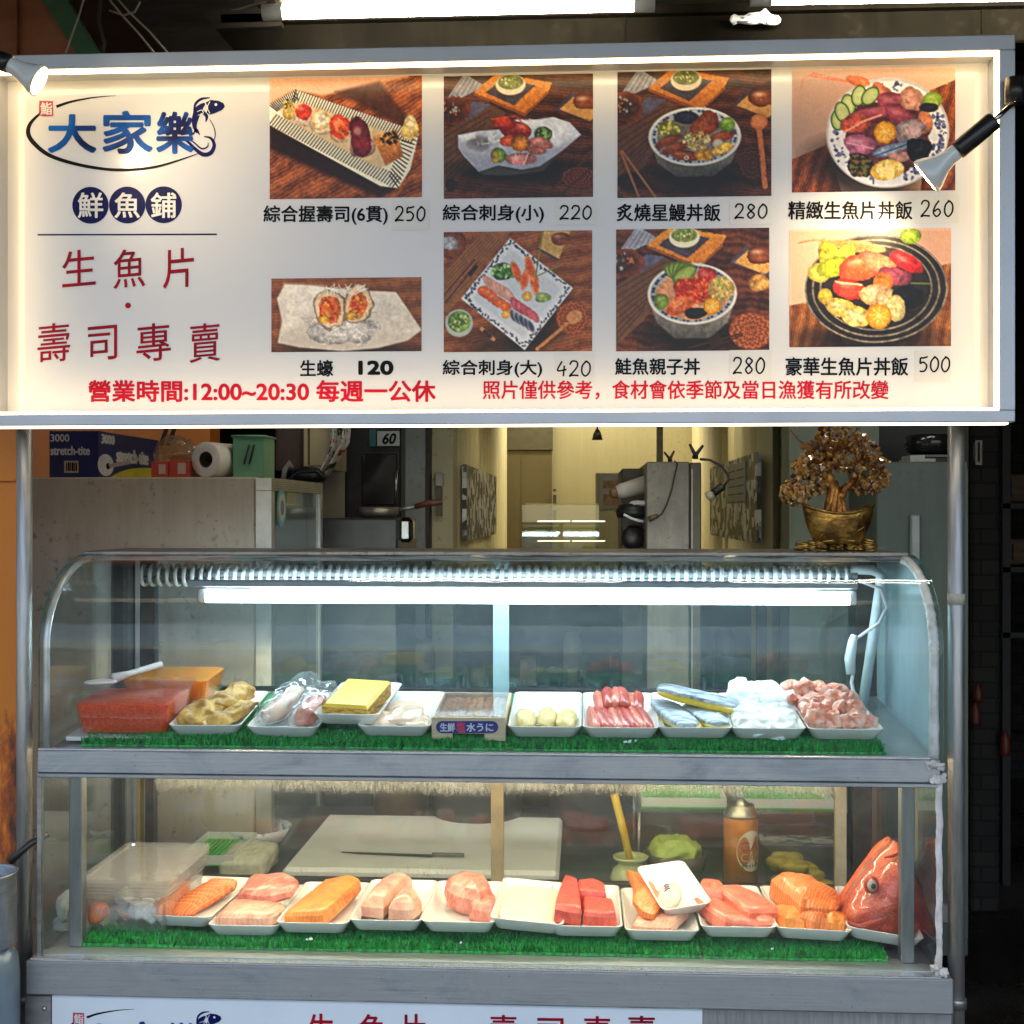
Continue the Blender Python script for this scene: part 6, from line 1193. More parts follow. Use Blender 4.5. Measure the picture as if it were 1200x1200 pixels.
k = MB(); rpoly(k, [(16, 100), (24, 92), (34, 84), (48, 76), (64, 71), (82, 69), (100, 70), (100, 100)], 1, 0, DT); k.build('yellow_swoosh', carton_yellow, wb)
k = MB(); disc(k, 11, 72, 12, 24, 1, 0, DT); disc(k, 14, 74, 3, 7, 2, 1, DT); rpoly(k, [(14, 70), (48, 56), (50, 64), (17, 78)], 2, 2, DT); k.build('roll_picture', [carton_white, black_ink, M('carton_pink', (.45, .30, .36), .4)], wb)
for i, (x0, x1, y0) in enumerate(((177, 197, 541), (198, 221, 539.5))):
    Y = .78; p0, p1 = at(x0, 558, Y), at(x1, y0, Y); t = thing('small_red_box', ['small red box on the fridge, next to the blue carton', 'small red box on the fridge, touching the paper roll'][i], 'box', ((p0.x + p1.x) / 2, Y, fz), 'small red boxes on the fridge')
    k = MB(); k.box((p0.x, Y, fz + .0005), (p1.x, Y + .09, p1.z), bev=.001); k.build('box', M('red_card', (.52, .05, .03), .5), t)
    k = MB(); w_ = p1.x - p0.x; k.box((p0.x + w_ * .45, Y - .0012, fz + .008), (p0.x + w_ * .85, Y - .0002, p1.z - .006)); k.build('label', M('box_label', (.55, .40, .34), .5), t)
k = MB(); q = at(206, 533, .93); k.blob(q, (.10, .10, .085), 2.2, 14, .010, 40, 3); one('plastic_bag', k, GLASS('thin_bag', (.9, .82, .7), .12, film(.35, 20, .3), (.55, .44, .30), .12, .8), 'crumpled thin plastic bag behind the red boxes', 'bag')
for i, px in enumerate((192, 201)): k = MB(); k.tube([at(px + 6, 494, 1.0), at(px, 512, 1.0), at(px - 4, 522, 1.0)], .006, 6); one('bag_strap', k, dark_wood, ['left', 'right'][i] + ' dark strap hanging above the plastic bag', 'strap')
rc = at(241, 538.5, .78); rr = rc.z - fz - .0005; ra = Vector((.035, .10, 0)); t = thing('paper_roll', 'white paper towel roll lying end-on upon the fridge', 'paper roll', rc)
q = Matrix.Translation(rc) @ ra.to_track_quat('Z', 'Y').to_matrix().to_4x4(); L_ = ra.length
k = MB(); k.lathe([(rr * .46, 0), (rr - .002, 0), (rr, .002), (rr, L_ - .002), (rr - .002, L_), (rr * .46, L_), (rr * .46, 0)], 44, M=q, caps=False); k.build('paper', M('roll_paper', (.74, .71, .66), .7, 0, (.68, .64, .58), 30), t)
k = MB(); k.lathe([(rr * .45, .001), (rr * .455, .001), (rr * .455, L_ - .001), (rr * .42, L_ - .001), (rr * .42, .001)], 30, M=q, caps=False); k.build('core', M('card_core', (.10, .075, .05), .8), t)
gb = thing('green_basket', 'mint green plastic basket standing on the fridge right end', 'basket', at(292, 559, .80)); Y = .80
k = MB(); p0, p1 = at(273, 558, Y), at(309, 511, Y); z0, z1 = fz + .0005, p1.z; th = .003
k.box((p0.x, Y, z0), (p1.x, Y + th, z1), bev=.001); k.box((p0.x, Y + .10, z0), (p1.x, Y + .103, z1)); k.box((p0.x, Y + th, z0), (p0.x + th, Y + .10, z1)); k.box((p1.x - th, Y + th, z0), (p1.x, Y + .10, z1)); k.box((p0.x + th, Y + th, z0), (p1.x - th, Y + .10, z0 + th))
k.tube([(p0.x - .002, Y - .002, z1), (p1.x + .002, Y - .002, z1), (p1.x + .002, Y + .105, z1), (p0.x - .002, Y + .105, z1)], .003, 6, closed=True); k.build('basket', M('mint_plastic', (.13, .34, .20), .4, 0, (.10, .28, .16), 8), gb)
k = MB()
for x_ in (290, 296): k.tube([at(x_ - 4, 544, Y - .003), at(x_ + 2, 521, Y - .003)], .0022, 6)
k.build('dark_slots', dark, gb)
# ------------------------------------------------------------------ kitchen behind
KY = 1.75
k = MB(); k.box((X(322, KY), KY, Z(552, KY, 340)), (X(357, KY), KY + .3, 2.3), bev=.004); k.box((X(326, KY), KY - .004, Z(546, KY, 340)), (X(353, KY), KY - .0005, 2.2)); one('wall_cupboard', k, M('brown_cupboard', (.09, .05, .028), .5, 0, (.06, .03, .018), 6, (4, 4, 1)), 'dark brown wall cupboard above the glass door fridge', 'cupboard')
k = MB(); p0, p1 = at(356, 550, KY - .05), at(388, 490, KY - .05)
k.box((p0.x, KY - .05, p0.z), (p0.x + .012, KY + .2, p1.z + .2)); k.box((p0.x + .0125, KY - .045, p0.z), (p1.x, KY + .2, p0.z + .012)); k.box((p1.x - .065, KY - .05, p0.z + .0125), (p1.x, KY + .2, p1.z + .2)); one('cream_frame', k, M('cream_board', (.50, .42, .24), .6, 0, (.42, .34, .18), 8), 'cream coloured open wooden frame beside the brown cupboard', 'frame')
def floral():
    m, n, out = _new('floral_cloth'); p = n.nodes.new('ShaderNodeBsdfPrincipled'); n.links.new(p.outputs[0], out.inputs[0])
    a = _noise(n, _coord(n), 28, 2); b2 = _noise(n, _coord(n, (1.3, 1, 1.2)), 33, 2)
    c = _ramp(n, a, [(.40, (.03, .05, .035)), (.44, (.5, .5, .44)), (.56, (.5, .48, .44)), (.60, (.35, .03, .03))]); n.links.new(c, p.inputs['Base Color']); p.inputs['Roughness'].default_value = .8; return m
k = MB(); A0 = at(385, 494, KY - .1); A1 = at(410, 494, KY - .1)
def cl(u, v): w_ = 1 - .55 * max(0, v - .45) / .55; return (A0.x + (A1.x - A0.x) * (u * w_) - .10 * max(0, v - .5) ** 1.2, KY - .1 + .02 * math.sin(u * 14 + v * 3), A0.z + .05 - (A0.z + .05 - Z(566, KY - .1, 390)) * v)
k.sheet(cl, 20, 24); n_ = len(k.v); k.sheet(lambda u, v: Vector(cl(u, v)) + Vector((0, .004, 0)), 20, 24); one('floral_cloth', k, floral(), 'hanging floral cloth with red flowers beside the cream frame', 'cloth')
k = MB(); k.tube([at(332, 562, KY - .2), at(334, 550, KY - .2), at(340, 542, KY - .2), at(342, 548, KY - .2)], .008, 8); one('hose_hook', k, M('dull_white', (.3, .3, .27), .5), 'pale bent hose hook under the brown cupboard', 'hook')
k = MB(); k.tube([at(335, 566, KY - .2), at(350, 553, KY - .2), at(372, 552, KY - .2), at(380, 560, KY - .2)], .006, 8); k.blob(at(362, 557, KY - .1), (.10, .1, .05), 2.5, 8, .006, 30, 2); one('black_bag', k, black_plastic, 'black bag lying on top of the fridge back end', 'bag')
k = MB(); k.box((X(374, 2.0), 2.0, 0), (X(404, 2.0), 2.1, 2.64)); 
for i in range(9): k.box((X(374, 2.0), 1.998, 1.3 + i * .12), (X(404, 2.0), 2.0, 1.303 + i * .12))
one('tiled_wall', k, M('tile_cream', (.30, .26, .18), .5, 0, (.24, .20, .13), 6), 'cream tiled strip of wall left of the black fridge', 'wall')
bf = thing('black_fridge', 'tall black fridge with a number sign, behind the frying pan', 'fridge', (X(437, 2.0), 2.2, 0))
k = MB(); k.box((X(404, 2.0), 2.0, .05), (X(470, 2.0), 2.5, 1.85), bev=.006); k.build('body', black_plastic, bf)
k = MB(); k.box((X(425, 2.0), 1.985, Z(592, 1.99, 437)), (X(466, 2.0), 1.999, Z(532, 1.99, 437)), bev=.003); k.build('door', M('black_gloss', (.02, .02, .022), .15), bf)
k = MB(); k.tube([at(464, 592, 1.975), at(464, 550, 1.975)], .006, 8); k.build('handle', M('dull_chrome', (.3, .3, .3), .3, .9), bf)
ns = thing('number_sign', 'pale sign with the number 60 on the black fridge', 'sign', at(455, 522, 1.97)); k = MB(); k.box(at(442, 522.5, 1.97), at(468.5, 505.5, 1.98)); k.build('plate', M('sign_grey', (.42, .46, .46), .5), ns)
k = MB(); text(k, '60', (448.5, 508, 464, 520), .5, 1, 0, lambda x, y, l: at(x, y, 1.969 - .0005 * l), .25); k.build('lettering', black_ink, ns)
k = MB(); k.box(at(433, 523, 1.972), at(441, 503, 1.982)); one('teal_sticker', k, M('teal_sticker', (.02, .12, .14), .5), 'small teal sticker left of the number sign', 'sticker')
ov = thing('steel_oven', 'dark steel oven unit under the frying pan', 'oven', (X(425, 1.5), 1.6, 0)); ozt = Z(607, 1.5)
k = MB(); k.box((X(376, 1.5), 1.5, .6), (X(466, 1.5), 1.9, ozt), bev=.006); k.build('body', M('oven_steel', (.09, .09, .092), .35, .5, (.05, .05, .05), 5), ov)
k = MB(); k.box((X(466.5, 1.5), 1.49, Z(636, 1.5)), (X(484, 1.5), 1.56, ozt + .002), bev=.012); k.build('chrome_side', M('chrome_dark', (.35, .36, .36), .2, 1.), ov)
pn = thing('frying_pan', 'grey frying pan with a reddish handle on the steel oven', 'pan', at(444, 606, 1.62)); c = at(444, 606, 1.62); c.z = ozt + .001; pn.location = c
r_ = .058; k = MB(); k.lathe([(0, 0), (r_ * .85, 0), (r_, .012), (r_ * 1.02, .03), (r_ * .98, .03), (r_ * .94, .012), (0, .006)], 36, c=c); k.build('bowl', M('pan_metal', (.34, .31, .25), .4, .7), pn)
k = MB(); k.tube([c + Vector((r_, 0, .022)), c + Vector((r_ + .05, 0, .032))], .006, 8); k.build('bracket', steel, pn)
k = MB(); k.tube([c + Vector((r_ + .05, 0, .032)), c + Vector((r_ + .09, -.005, .042)), c + Vector((r_ + .13, -.01, .045))], [.008, .010, .008], 10); k.build('handle', M('red_brown_handle', (.14, .045, .03), .4), pn)
# pillar and hall
k = MB(); k.box((X(470, 2.1), 2.1, 0), (X(498, 2.1), 2.4, 2.64)); one('grey_pillar', k, grimy_paint('pillar_grey', (.22, .24, .235), (.15, .165, .16), .6, 0, 4), 'grey painted pillar between the black fridge and the hall', 'pillar')
cream = grimy_paint('cream_wall', (.47, .43, .26), (.40, .365, .21), .6, 0, 1.5, (.3, .26, .16)); olive = grimy_paint('olive_wall', (.42, .385, .24), (.34, .31, .19), .6, 0, 2)
k = MB(); k.box((X(498.3, 2.12), 2.12, 0), (X(503, 2.12), 2.3, 2.64)); one('dark_jamb', k, dark, 'thin dark door jamb beside the grey pillar', 'door jamb')
k = MB(); k.box((X(503.3, 2.2), 2.2, 0), (X(531, 2.2), 2.34, 2.64)); k.box((X(503.5, 2.2), 2.196, 0), (X(509, 2.2), 2.2, 2.64)); one('olive_wall', k, olive, 'olive yellow wall end with a light switch', 'wall')
sw = thing('light_switch', 'grey light switch box on the olive wall', 'switch', at(514, 570, 2.19)); k = MB(); k.box((X(509.5, 2.17), 2.17, Z(570, 2.17, 514)), (X(519, 2.17), 2.1955, Z(554, 2.17, 514)), bev=.003); k.build('box', M('switch_grey', (.35, .34, .28), .5), sw)
k = MB(); k.box((X(511, 2.165), 2.166, Z(605, 2.165, 514)), (X(517.5, 2.165), 2.1955, Z(572, 2.17, 514))); k.build('cover', M('switch_dark', (.08, .075, .06), .5), sw)
HL = X(531, 2.35); HR = X(908, 2.2); HB = 5.2
def corr(x, y0, y1, amp, n):
    k = MB(); N = n * 8; vs = []
    for i in range(N + 1): t = i / N; yy = y0 + (y1 - y0) * t; xx = x + amp * math.sin(2 * PI * n * t); vs += [(xx, yy, 0), (xx, yy, 2.64), (xx + (.03 if x > 0.3 else -.03), yy, 0), (xx + (.03 if x > .3 else -.03), yy, 2.64)]
    k.add(vs, [(4 * i, 4 * i + 4, 4 * i + 5, 4 * i + 1) for i in range(N)] + [(4 * i + 2, 4 * i + 3, 4 * i + 7, 4 * i + 6) for i in range(N)] + [(4 * i + 1, 4 * i + 5, 4 * i + 7, 4 * i + 3) for i in range(N)], 0, True); return k
curtain = M('cream_curtain', (.60, .55, .33), .6, 0, (.54, .48, .27), 3)
one('pleated_wall', corr(HL, 2.36, HB, .025, 15), curtain, 'cream pleated wall on the left side of the hall', 'wall')
one('pleated_wall', corr(HR, 2.25, HB, .03, 13), curtain, 'cream pleated wall on the right side of the hall', 'wall')
def stone():
    m, n, out = _new('stone_mosaic'); p = n.nodes.new('ShaderNodeBsdfPrincipled'); L = n.links.new; L(p.outputs[0], out.inputs[0])
    v = n.nodes.new('ShaderNodeTexVoronoi'); v.distance = 'CHEBYCHEV'; v.inputs['Scale'].default_value = 1; L(_coord(n, (16, 17, 26)), v.inputs['Vector'])
    sp = n.nodes.new('ShaderNodeSeparateColor'); L(v.outputs['Color'], sp.inputs[0]); t = _math(n, 'ADD', _math(n, 'MULTIPLY', sp.outputs[0], .7), _math(n, 'MULTIPLY', _noise(n, _coord(n, (60, 60, 12)), 1, 4), .4))
    L(_ramp(n, t, [(.30, (.012, .012, .014)), (.55, (.08, .085, .10)), (.62, (.42, .43, .46)), (.85, (.62, .62, .62))]), p.inputs['Base Color']); p.inputs['Roughness'].default_value = .5; return m
st = stone()
z1, z0 = Z(544, 2.35, 532), Z(634, 2.35, 532); k = MB(); k.box((HL + .03, 2.37, z0), (HL + .045, 3.9, z1)); one('mosaic_panel', k, st, 'grey stone mosaic panel on the left hall wall', 'panel', 'stone mosaic panels')
z1, z0 = Z(529, 2.25, 905), Z(637, 2.25, 905); k = MB(); k.box((HR - .05, 2.27, z0), (HR - .035, 3.9, z1)); one('mosaic_panel', k, st, 'grey stone mosaic panel on the right hall wall behind the blue notice', 'panel', 'stone mosaic panels')
nb = thing('blue_notice', 'blue printed notice hung on the right mosaic panel', 'notice', (HR - .052, 2.75, 1.2)); k = MB(); za, zb_ = Z(544, 2.9, 868), Z(590, 2.9, 868); y0_, y1_ = 2.55, 3.15; k.box((HR - .054, y0_, zb_), (HR - .0505, y1_, za)); k.build('sheet', M('notice_blue', (.14, .20, .28), .5), nb)
k = MB()
for i in range(5): z_ = za - .03 - i * .03; k.box((HR - .0552, y0_ + .06, z_), (HR - .0542, y0_ + .26, z_ + .005)); k.box((HR - .0552, y0_ + .32, z_), (HR - .0542, y0_ + .54, z_ + .005))
k.build('text_lines', black_ink, nb)
k = MB(); k.box((HL - .1, HB, 0), (HR + .1, HB + .1, 2.64)); one('hall_wall', k, cream, 'cream end wall of the hall lit by downlights', 'wall')
hd = thing('hall_door', 'dark olive double door at the left of the hall end wall', 'door', (X(612, HB), HB, 0)); k = MB(); k.box((X(576, HB), HB - .04, 0), (X(647, HB), HB - .001, Z(528, HB, 612)), bev=.004); k.box((X(611, HB), HB - .043, 0), (X(612, HB), HB - .0405, Z(530, HB, 612))); k.build('panel', M('door_olive', (.17, .14, .07), .5, 0, (.14, .115, .055), 3), hd)
k = MB(); k.box((X(575, HB), HB - .05, Z(527.5, HB, 612)), (X(648, HB), HB - .001, 2.64)); k.build('header', M('header_olive', (.13, .12, .08), .5), hd)
k = MB(); k.box((X(770, 4.0), 4.0, 0), (X(777, 4.0), 4.06, 2.64)); one('hall_column', k, M('column_dark', (.10, .09, .06), .5), 'thin dark column in the hall above the steel cabinet', 'column')
k = MB(); k.box(at(648, 612, HB - .06), at(652, 573, HB - .05)); k.box(at(647.5, 580, HB - .063), at(652.5, 576, HB - .06), 1); k.box(at(647.5, 598, HB - .063), at(652.5, 593, HB - .06), 1); one('door_strip_sign', k, [M('strip_dark', (.10, .08, .06), .5), M('strip_pale', (.42, .38, .3), .5)], 'narrow vertical strip sign beside the hall door', 'sign')
pt = thing('wall_poster', 'grey poster with two food pictures on the hall end wall', 'poster', at(715, 596, 4.2)); k = MB(); k.box(at(702, 596, 4.2), at(729, 555, 4.21)); k.build('sheet', M('poster_grey', (.30, .32, .34), .5), pt)
for y0, y1, c in ((572, 563, (.10, .05, .03)), (592, 579, (.16, .08, .03))): k = MB(); k.box(at(706.5, y0, 4.197), at(724, y1, 4.1995)); k.build('picture', M('poster_picture', c, .5, 0, (.3, .2, .12), 30), pt)
k = MB(); k.box((X(698, 4.2), 4.211, 0), (X(732, 4.2), 4.4, Z(554, 4.2, 715)), bev=.003); one('hall_partition', k, olive, 'olive low partition that carries the grey poster', 'partition')
# lit glass counter far back
lc = thing('lit_glass_counter', 'far glass counter with lit shelves in the hall', 'counter', (X(670, 3.6), 3.7, .4)); Y = 3.6
k = MB(); k.box((X(612, Y), Y, Z(640, Y) - .3), (X(702, Y), Y + .35, Z(592, Y))); k.build('glass', GLASS('far_glass', (.8, .82, .7), .08, film(.06, 6, .05), (.5, .5, .35)), lc)
for y0, m_ in ((611.5, EM('far_shelf_lamp', (1, .98, .8), 1.1)), (634.5, EM('far_lower_lamp', (1, .9, .55), .9))):
    k = MB(); zz_ = Z(y0, Y - .01); k.box((X(630, Y), Y - .012, zz_), (X(668, Y), Y - .004, zz_ + .005)); k.box((X(670.5, Y), Y - .012, zz_), (X(709, Y), Y - .004, zz_ + .005)); k.build('lit_shelf', m_, lc)
k = MB(); k.box((X(616, Y), Y - .004, Z(592, Y) + .0005), (X(702, Y), Y + .01, Z(592, Y) + .007)); k.build('top_edge', M('brass_line', (.5, .42, .16), .3, .6), lc)
k = MB(); c = at(700, 508, 3.9); k.lathe([(0, -.03), (.026, -.03), (.018, .0), (.008, .02), (0, .02)], 16, c=c); k.tube([c + Vector((0, 0, .02)), c + Vector((0, 0, .9))], .004, 6); one('pendant_lamp', k, black_plastic, 'small black pendant lamp hanging in the hall', 'lamp')
for i, (px, yy) in enumerate(((668, 4.9), (752, 4.9), (610, 4.8), (870, 3.2), (548, 3.0))):  # last two are unseen, added to brighten the pleated walls
    p = at(px, 470, yy); p.z = 2.55; t = thing('downlight', ['round ceiling downlight over the middle of the hall end wall', 'round ceiling downlight over the right of the hall end wall', 'round ceiling downlight over the hall door', 'unseen downlight added to brighten the right pleated wall', 'unseen downlight added to brighten the left pleated wall'][i], 'lamp', p, 'downlights in the hall ceiling')
    k = MB(); k.lathe([(.05, .09), (.05, 0), (.044, 0), (.044, .02), (0, .02)], 24, c=p); k.build('housing', white_plastic, t)
    k = MB(); k.lathe([(0, .012), (.042, .012)], 24, c=p); k.build('lens', EM('downlight_lens', (1, .85, .5), 3), t)
    ld = bpy.data.lights.new('downlight', 'SPOT'); ld.energy = [15, 15, 4, 24, 20][i]; ld.color = (1, .88, .62); ld.spot_size = R(130); ld.spot_blend = 1; ld.shadow_soft_size = .04; lo_ = bpy.data.objects.new('downlight_beam', ld); COL.objects.link(lo_); lo_.parent = t; lo_.location = (0, 0, -.01); lo_.rotation_euler = (R(0), 0, 0)
# steel cabinet with clip lamps
SY = 1.35; sc = thing('steel_cabinet', 'scratched stainless steel cabinet in front of the hall', 'cabinet', (X(790, SY), 1.5, .5)); sz1 = Z(541.5, SY)
k = MB(); k.box((X(757.5, SY), SY, .6), (X(808, SY), 1.9, sz1), bev=.003); k.build('side', grimy_paint('scratched_steel', (.26, .235, .20), (.15, .13, .11), .45, .4, 9), sc)
k = MB(); k.box((X(808.5, SY), SY + .005, .6), (X(822, SY), 1.88, sz1 - .002), bev=.003); k.build('door', M('door_brown', (.10, .09, .07), .4, .3), sc); k = MB(); k.box((X(810, SY), SY + .001, .7), (X(812, SY), SY + .0045, sz1 - .02)); k.build('door_seal', M('seal_pale', (.4, .36, .3), .5), sc)
k = MB(); k.box((X(728, 1.6), 1.6, .6), (X(757, 1.6), 1.95, Z(549, 1.6, 745)), bev=.004); one('dark_cabinet', k, M('dark_unit', (.06, .05, .035), .5), 'dark cabinet left of the scratched steel cabinet', 'cabinet')
mg = thing('paper_horn', 'white flared paper tube with a brown end, leaning beside the steel cabinet', 'paper tube', at(742, 575, 1.5)); a_, b2 = at(722, 577, 1.48), at(762, 566, 1.5)
k = MB(); k.tube([a_, a_ + (b2 - a_) * .15, b2], [.016, .021, .026], 20); k.build('tube', M('tube_white', (.58, .56, .5), .5), mg); k = MB(); k.tube([a_ - (b2 - a_) * .16, a_], [.012, .018], 16); k.build('brown_end', M('tube_brown', (.25, .13, .06), .6), mg)
k = MB(); k.lathe([(0, 0), (.05, 0), (.055, .02), (.045, .04), (0, .045)], 24, c=at(744, 607, 1.5)); one('black_bowl', k, black_plastic, 'black upturned bowl below the white paper tube', 'bowl')
k = MB(); k.blob(at(748, 590, 1.47), (.05, .04, .018), 2.2, 8, .003, 60, 3); one('white_cloth', k, white_plastic, 'small folded white cloth on the black bowl', 'cloth')
k = MB(); k.tube([at(731 + i * 2.6, 603 + 8 * math.sin(i / 9 * 1.5), 1.44) for i in range(10)], .004, 6); one('pale_cord', k, white_plastic, 'pale curved cord in front of the black bowl', 'cord')
k = MB(); k.blob(at(742, 630, 1.5), (.07, .06, .07), 2.2, 8); one('dark_jar', k, black_plastic, 'dark round jar at the foot of the dark cabinet', 'jar')
def clip(px, py, Y, s, rot, nm, par=None):
    c = at(px, py, Y); k = MB(); A = Matrix.Translation(c) @ Matrix.Rotation(rot, 4, 'Y')
    for sg in (-1, 1): k.tube([A @ Vector((sg * .004 * s, 0, -.012 * s)), A @ Vector((sg * .002 * s, 0, 0)), A @ Vector((sg * .016 * s, 0, .022 * s))], [.004 * s, .005 * s, .003 * s], 8)
    k.tube([A @ Vector((0, -.004, -.002 * s)), A @ Vector((0, .004, -.002 * s))], .005 * s, 8); return k
cl1 = thing('clip_lamp', 'black clip lamp with a long gooseneck on the steel cabinet', 'lamp', at(815, 541, SY)); clip(815, 532, SY + .02, 1.15, .1, '').build('clip', black_plastic, cl1)
gp = [at(x, y, SY - .02) for x, y in ((820, 538), (832, 539), (845, 546), (853, 556), (854, 562), (848, 570))]
k = MB(); k.tube(gp, .0035, 8); k.build('gooseneck', black_plastic, cl1)
ax0, ax1, ax2 = at(848, 569, SY - .02), at(836, 578, SY - .02), at(829, 583, SY - .02)
k = MB(); k.tube([ax0, ax0 + (ax1 - ax0) * .1, ax1], [.008, .011, .011], 14); k.build('socket', black_plastic, cl1)
k = MB(); k.tube([ax1, ax1 + (ax2 - ax1) * .4, ax2, ax2 + (ax2 - ax1) * .12], [.008, .014, .0145, .004], 16); k.build('bulb', M('unlit_bulb', (.5, .46, .34), .15, 0, (.4, .36, .26), 20), cl1)
cl2 = thing('clip_lamp', 'small black clip lamp with its cord hanging down the steel cabinet', 'lamp', at(786, 541, SY)); clip(785, 537, SY + .02, .85, -.1, '').build('clip', black_plastic, cl2)
k = MB(); k.tube([at(x, y, SY - .01) for x, y in ((790, 540), (794, 543), (791, 556), (787, 575), (781, 592), (775, 603), (771, 605))], .0022, 7); k.build('cord', black_plastic, cl2)
k = MB(); k.tube([at(771, 604, SY - .012), at(760, 609, SY - .012)], [.006, .008], 10); k.build('socket', M('dull_brass', (.16, .12, .06), .4, .5), cl2)
# green cabinet at the right
GY = 1.25; gz = Z(541, GY, 1060); gc = thing('green_cabinet', 'dark grey green metal cabinet right of the money tree', 'cabinet', (X(1040, GY), 1.5, 0))
gm = grimy_paint('cabinet_green', (.075, .098, .080), (.050, .066, .055), .5, 0, 3)
k = MB(); k.box((X(1027, GY), GY, .3), (X(1135, GY), 1.9, gz), bev=.004); k.box((X(1028, GY), GY - .003, .35), (X(1134, GY), GY - .0003, gz - .02)); k.build('body', gm, gc)
k = MB(); k.box((X(1065, GY), GY - .02, Z(662, GY)), (X(1077, GY), GY - .0035, Z(603, GY, 1070)), bev=.004); k.build('handle', M('handle_grey', (.24, .26, .25), .4, .4), gc)
k = MB(); k.box((X(925, 1.6), 1.6, 0), (X(1030, 1.6), 1.75, 2.64)); k.box((X(1004, 1.6), 1.597, 0), (X(1006, 1.6), 1.6, 2.64)); one('green_wall', k, grimy_paint('wall_green', (.14, .17, .13), (.10, .12, .09), .6, 0, 3), 'pale grey green wall panel behind the money tree', 'wall')
k = MB(); k.box((X(1030, 1.7), 1.7, gz), (X(1135, 1.7), 1.8, 2.64)); one('dark_backboard', k, dark, 'black backboard above the green cabinet', 'board')
k = MB(); p = at(1078, 539, 1.3); p.z = gz + .001; k.box((p.x - .03, 1.28, p.z), (p.x + .035, 1.40, p.z + .008)); k.box((p.x - .028, 1.29, p.z + .0085), (p.x + .01, 1.38, p.z + .017)); one('stack_of_lids', k, M('pale_lid', (.34, .38, .34), .5), 'two pale flat lids on top of the green cabinet', 'lids')
k = MB(); q = at(1090, 512, 1.45); k.lathe([(.045, 0), (.062, .01), (.065, .05), (.058, .055)], 24, c=q - Vector((0, 0, .05))); k.tube([q + Vector((-.07, 0, -.02)), q + Vector((-.05, 0, -.045)), q + Vector((0, 0, -.05))], .004, 6); k.box((q.x - .06, 1.4, gz + .0185), (q.x + .06, 1.5, q.z - .051)); one('black_kettle', k, M('kettle_black', (.02, .02, .021), .15, .4), 'black kettle like machine on top of the green cabinet', 'kettle')
# work table behind the case and everything on it
TZ = Z(1046, .5); k = MB(); k.box((-.75, .475, TZ - .04), (.90, 1.25, TZ), bev=.003)
for x_ in (-.7, .85):
    for y_ in (.52, 1.2): k.tube([(x_, y_, 0), (x_, y_, TZ - .04)], .02, 10)
one('work_table', k, M('table_steel', (.20, .21, .21), .35, .7, (.13, .13, .13), 6), 'steel work table behind the display case', 'table')
def onT(px, Y): q = at(px, 1000, Y); q.z = TZ + .0005; return q
k = MB(); x0, x1 = X(333, .56), X(655, .56); k.box((x0, .54, TZ + .001), (x1, 1.02, TZ + .033), bev=.008); one('cutting_board', k, M('board_white', (.90, .91, .90), .4, 0, (.83, .85, .83), 10, bump=.08), 'large white cutting board on the work table', 'cutting board')
kn = thing('sashimi_knife', 'long thin dark sashimi knife lying on the cutting board', 'knife', (X(480, .62), .62, TZ + .034)); k = MB(); a_ = Vector((X(398, .64), .66, TZ + .035)); b2 = Vector((X(505, .62), .64, TZ + .035))
k.prism([a_, a_ + (b2 - a_) * .2 + Vector((0, -.008, 0)), b2 + Vector((0, -.009, 0)), b2 + Vector((0, .007, 0))], (0, 0, .002)); k.build('blade', M('blade', (.16, .16, .16), .3, .8), kn); k = MB(); k.tube([b2 + Vector((0, 0, .004)), b2 + Vector((.07, -.004, .005))], .0042, 10); k.build('handle', M('knife_handle', (.20, .19, .17), .5), kn)
wb_ = M('porcelain_blue', (.62, .66, .70), .2, 0, (.12, .18, .40), 26, coat=.3, lo=.38, hi=.46)
k = MB(); q = onT(301, .80); k.lathe([(.03, 0), (.035, .006), (.062, .025), (.080, .055), (.077, .055), (.058, .025), (.0, .01)], 40, c=q); o = one('floral_bowl', k, wb_, 'white bowl with blue flowers at the back of the work table', 'bowl')
gt = M('green_tray_plastic', (.09, .62, .10), .4)
def green_tray(x0, x1, y0, y1, z, label, frosted=False):
    k = MB(); h = .022; k.box((x0, y0, z), (x1, y1, z + .003)); 
    for a, b_ in (((x0, y0, z + .003), (x1, y0 + .003, z + h)), ((x0, y1 - .003, z + .003), (x1, y1, z + h)), ((x0, y0 + .003, z + .003), (x0 + .003, y1 - .003, z + h)), ((x1 - .003, y0 + .003, z + .003), (x1, y1 - .003, z + h))): k.box(a, b_, 1)
    for i in range(10): k.box((x0 + .006 + (x1 - x0 - .012) * i / 10, y0 + .006, z + .003), (x0 + .006 + (x1 - x0 - .012) * (i + .6) / 10, y1 - .006, z + .008))
    return one('green_tray', k, [gt, white_plastic], label, 'tray', 'green trays behind the case')
green_tray(X(212, .55), X(275, .55), .54, .74, TZ + .034, 'green tray beside the wrapped noodles, on the work table')
k = MB(); q = onT(292, .62); k.blob(q + Vector((0, 0, .026)), (.105, .17, .05), 5, 12, .004, 60, 2); one('wrapped_noodles', k, M('wrapped_white', (.80, .80, .66), .25, 0, (.66, .66, .50), 30, (3, 1, 1), bump=.4), 'pale wrapped bundle between the green tray and the cutting board', 'wrapped food')
jr = thing('yellow_green_jar', 'pale green ceramic jar with a flared neck', 'jar', onT(739, .53)); k = MB(); q = onT(739, .53); k.lathe([(0, 0), (.033, 0), (.041, .012), (.043, .028), (.036, .046), (.026, .054), (.026, .060), (.036, .066), (.037, .071), (.032, .072), (.024, .062), (.02, .055), (0, .05)], 36, c=q); k.build('body', M('celadon', (.52, .56, .28), .18, 0, (.46, .50, .24), 10, coat=.5), jr)
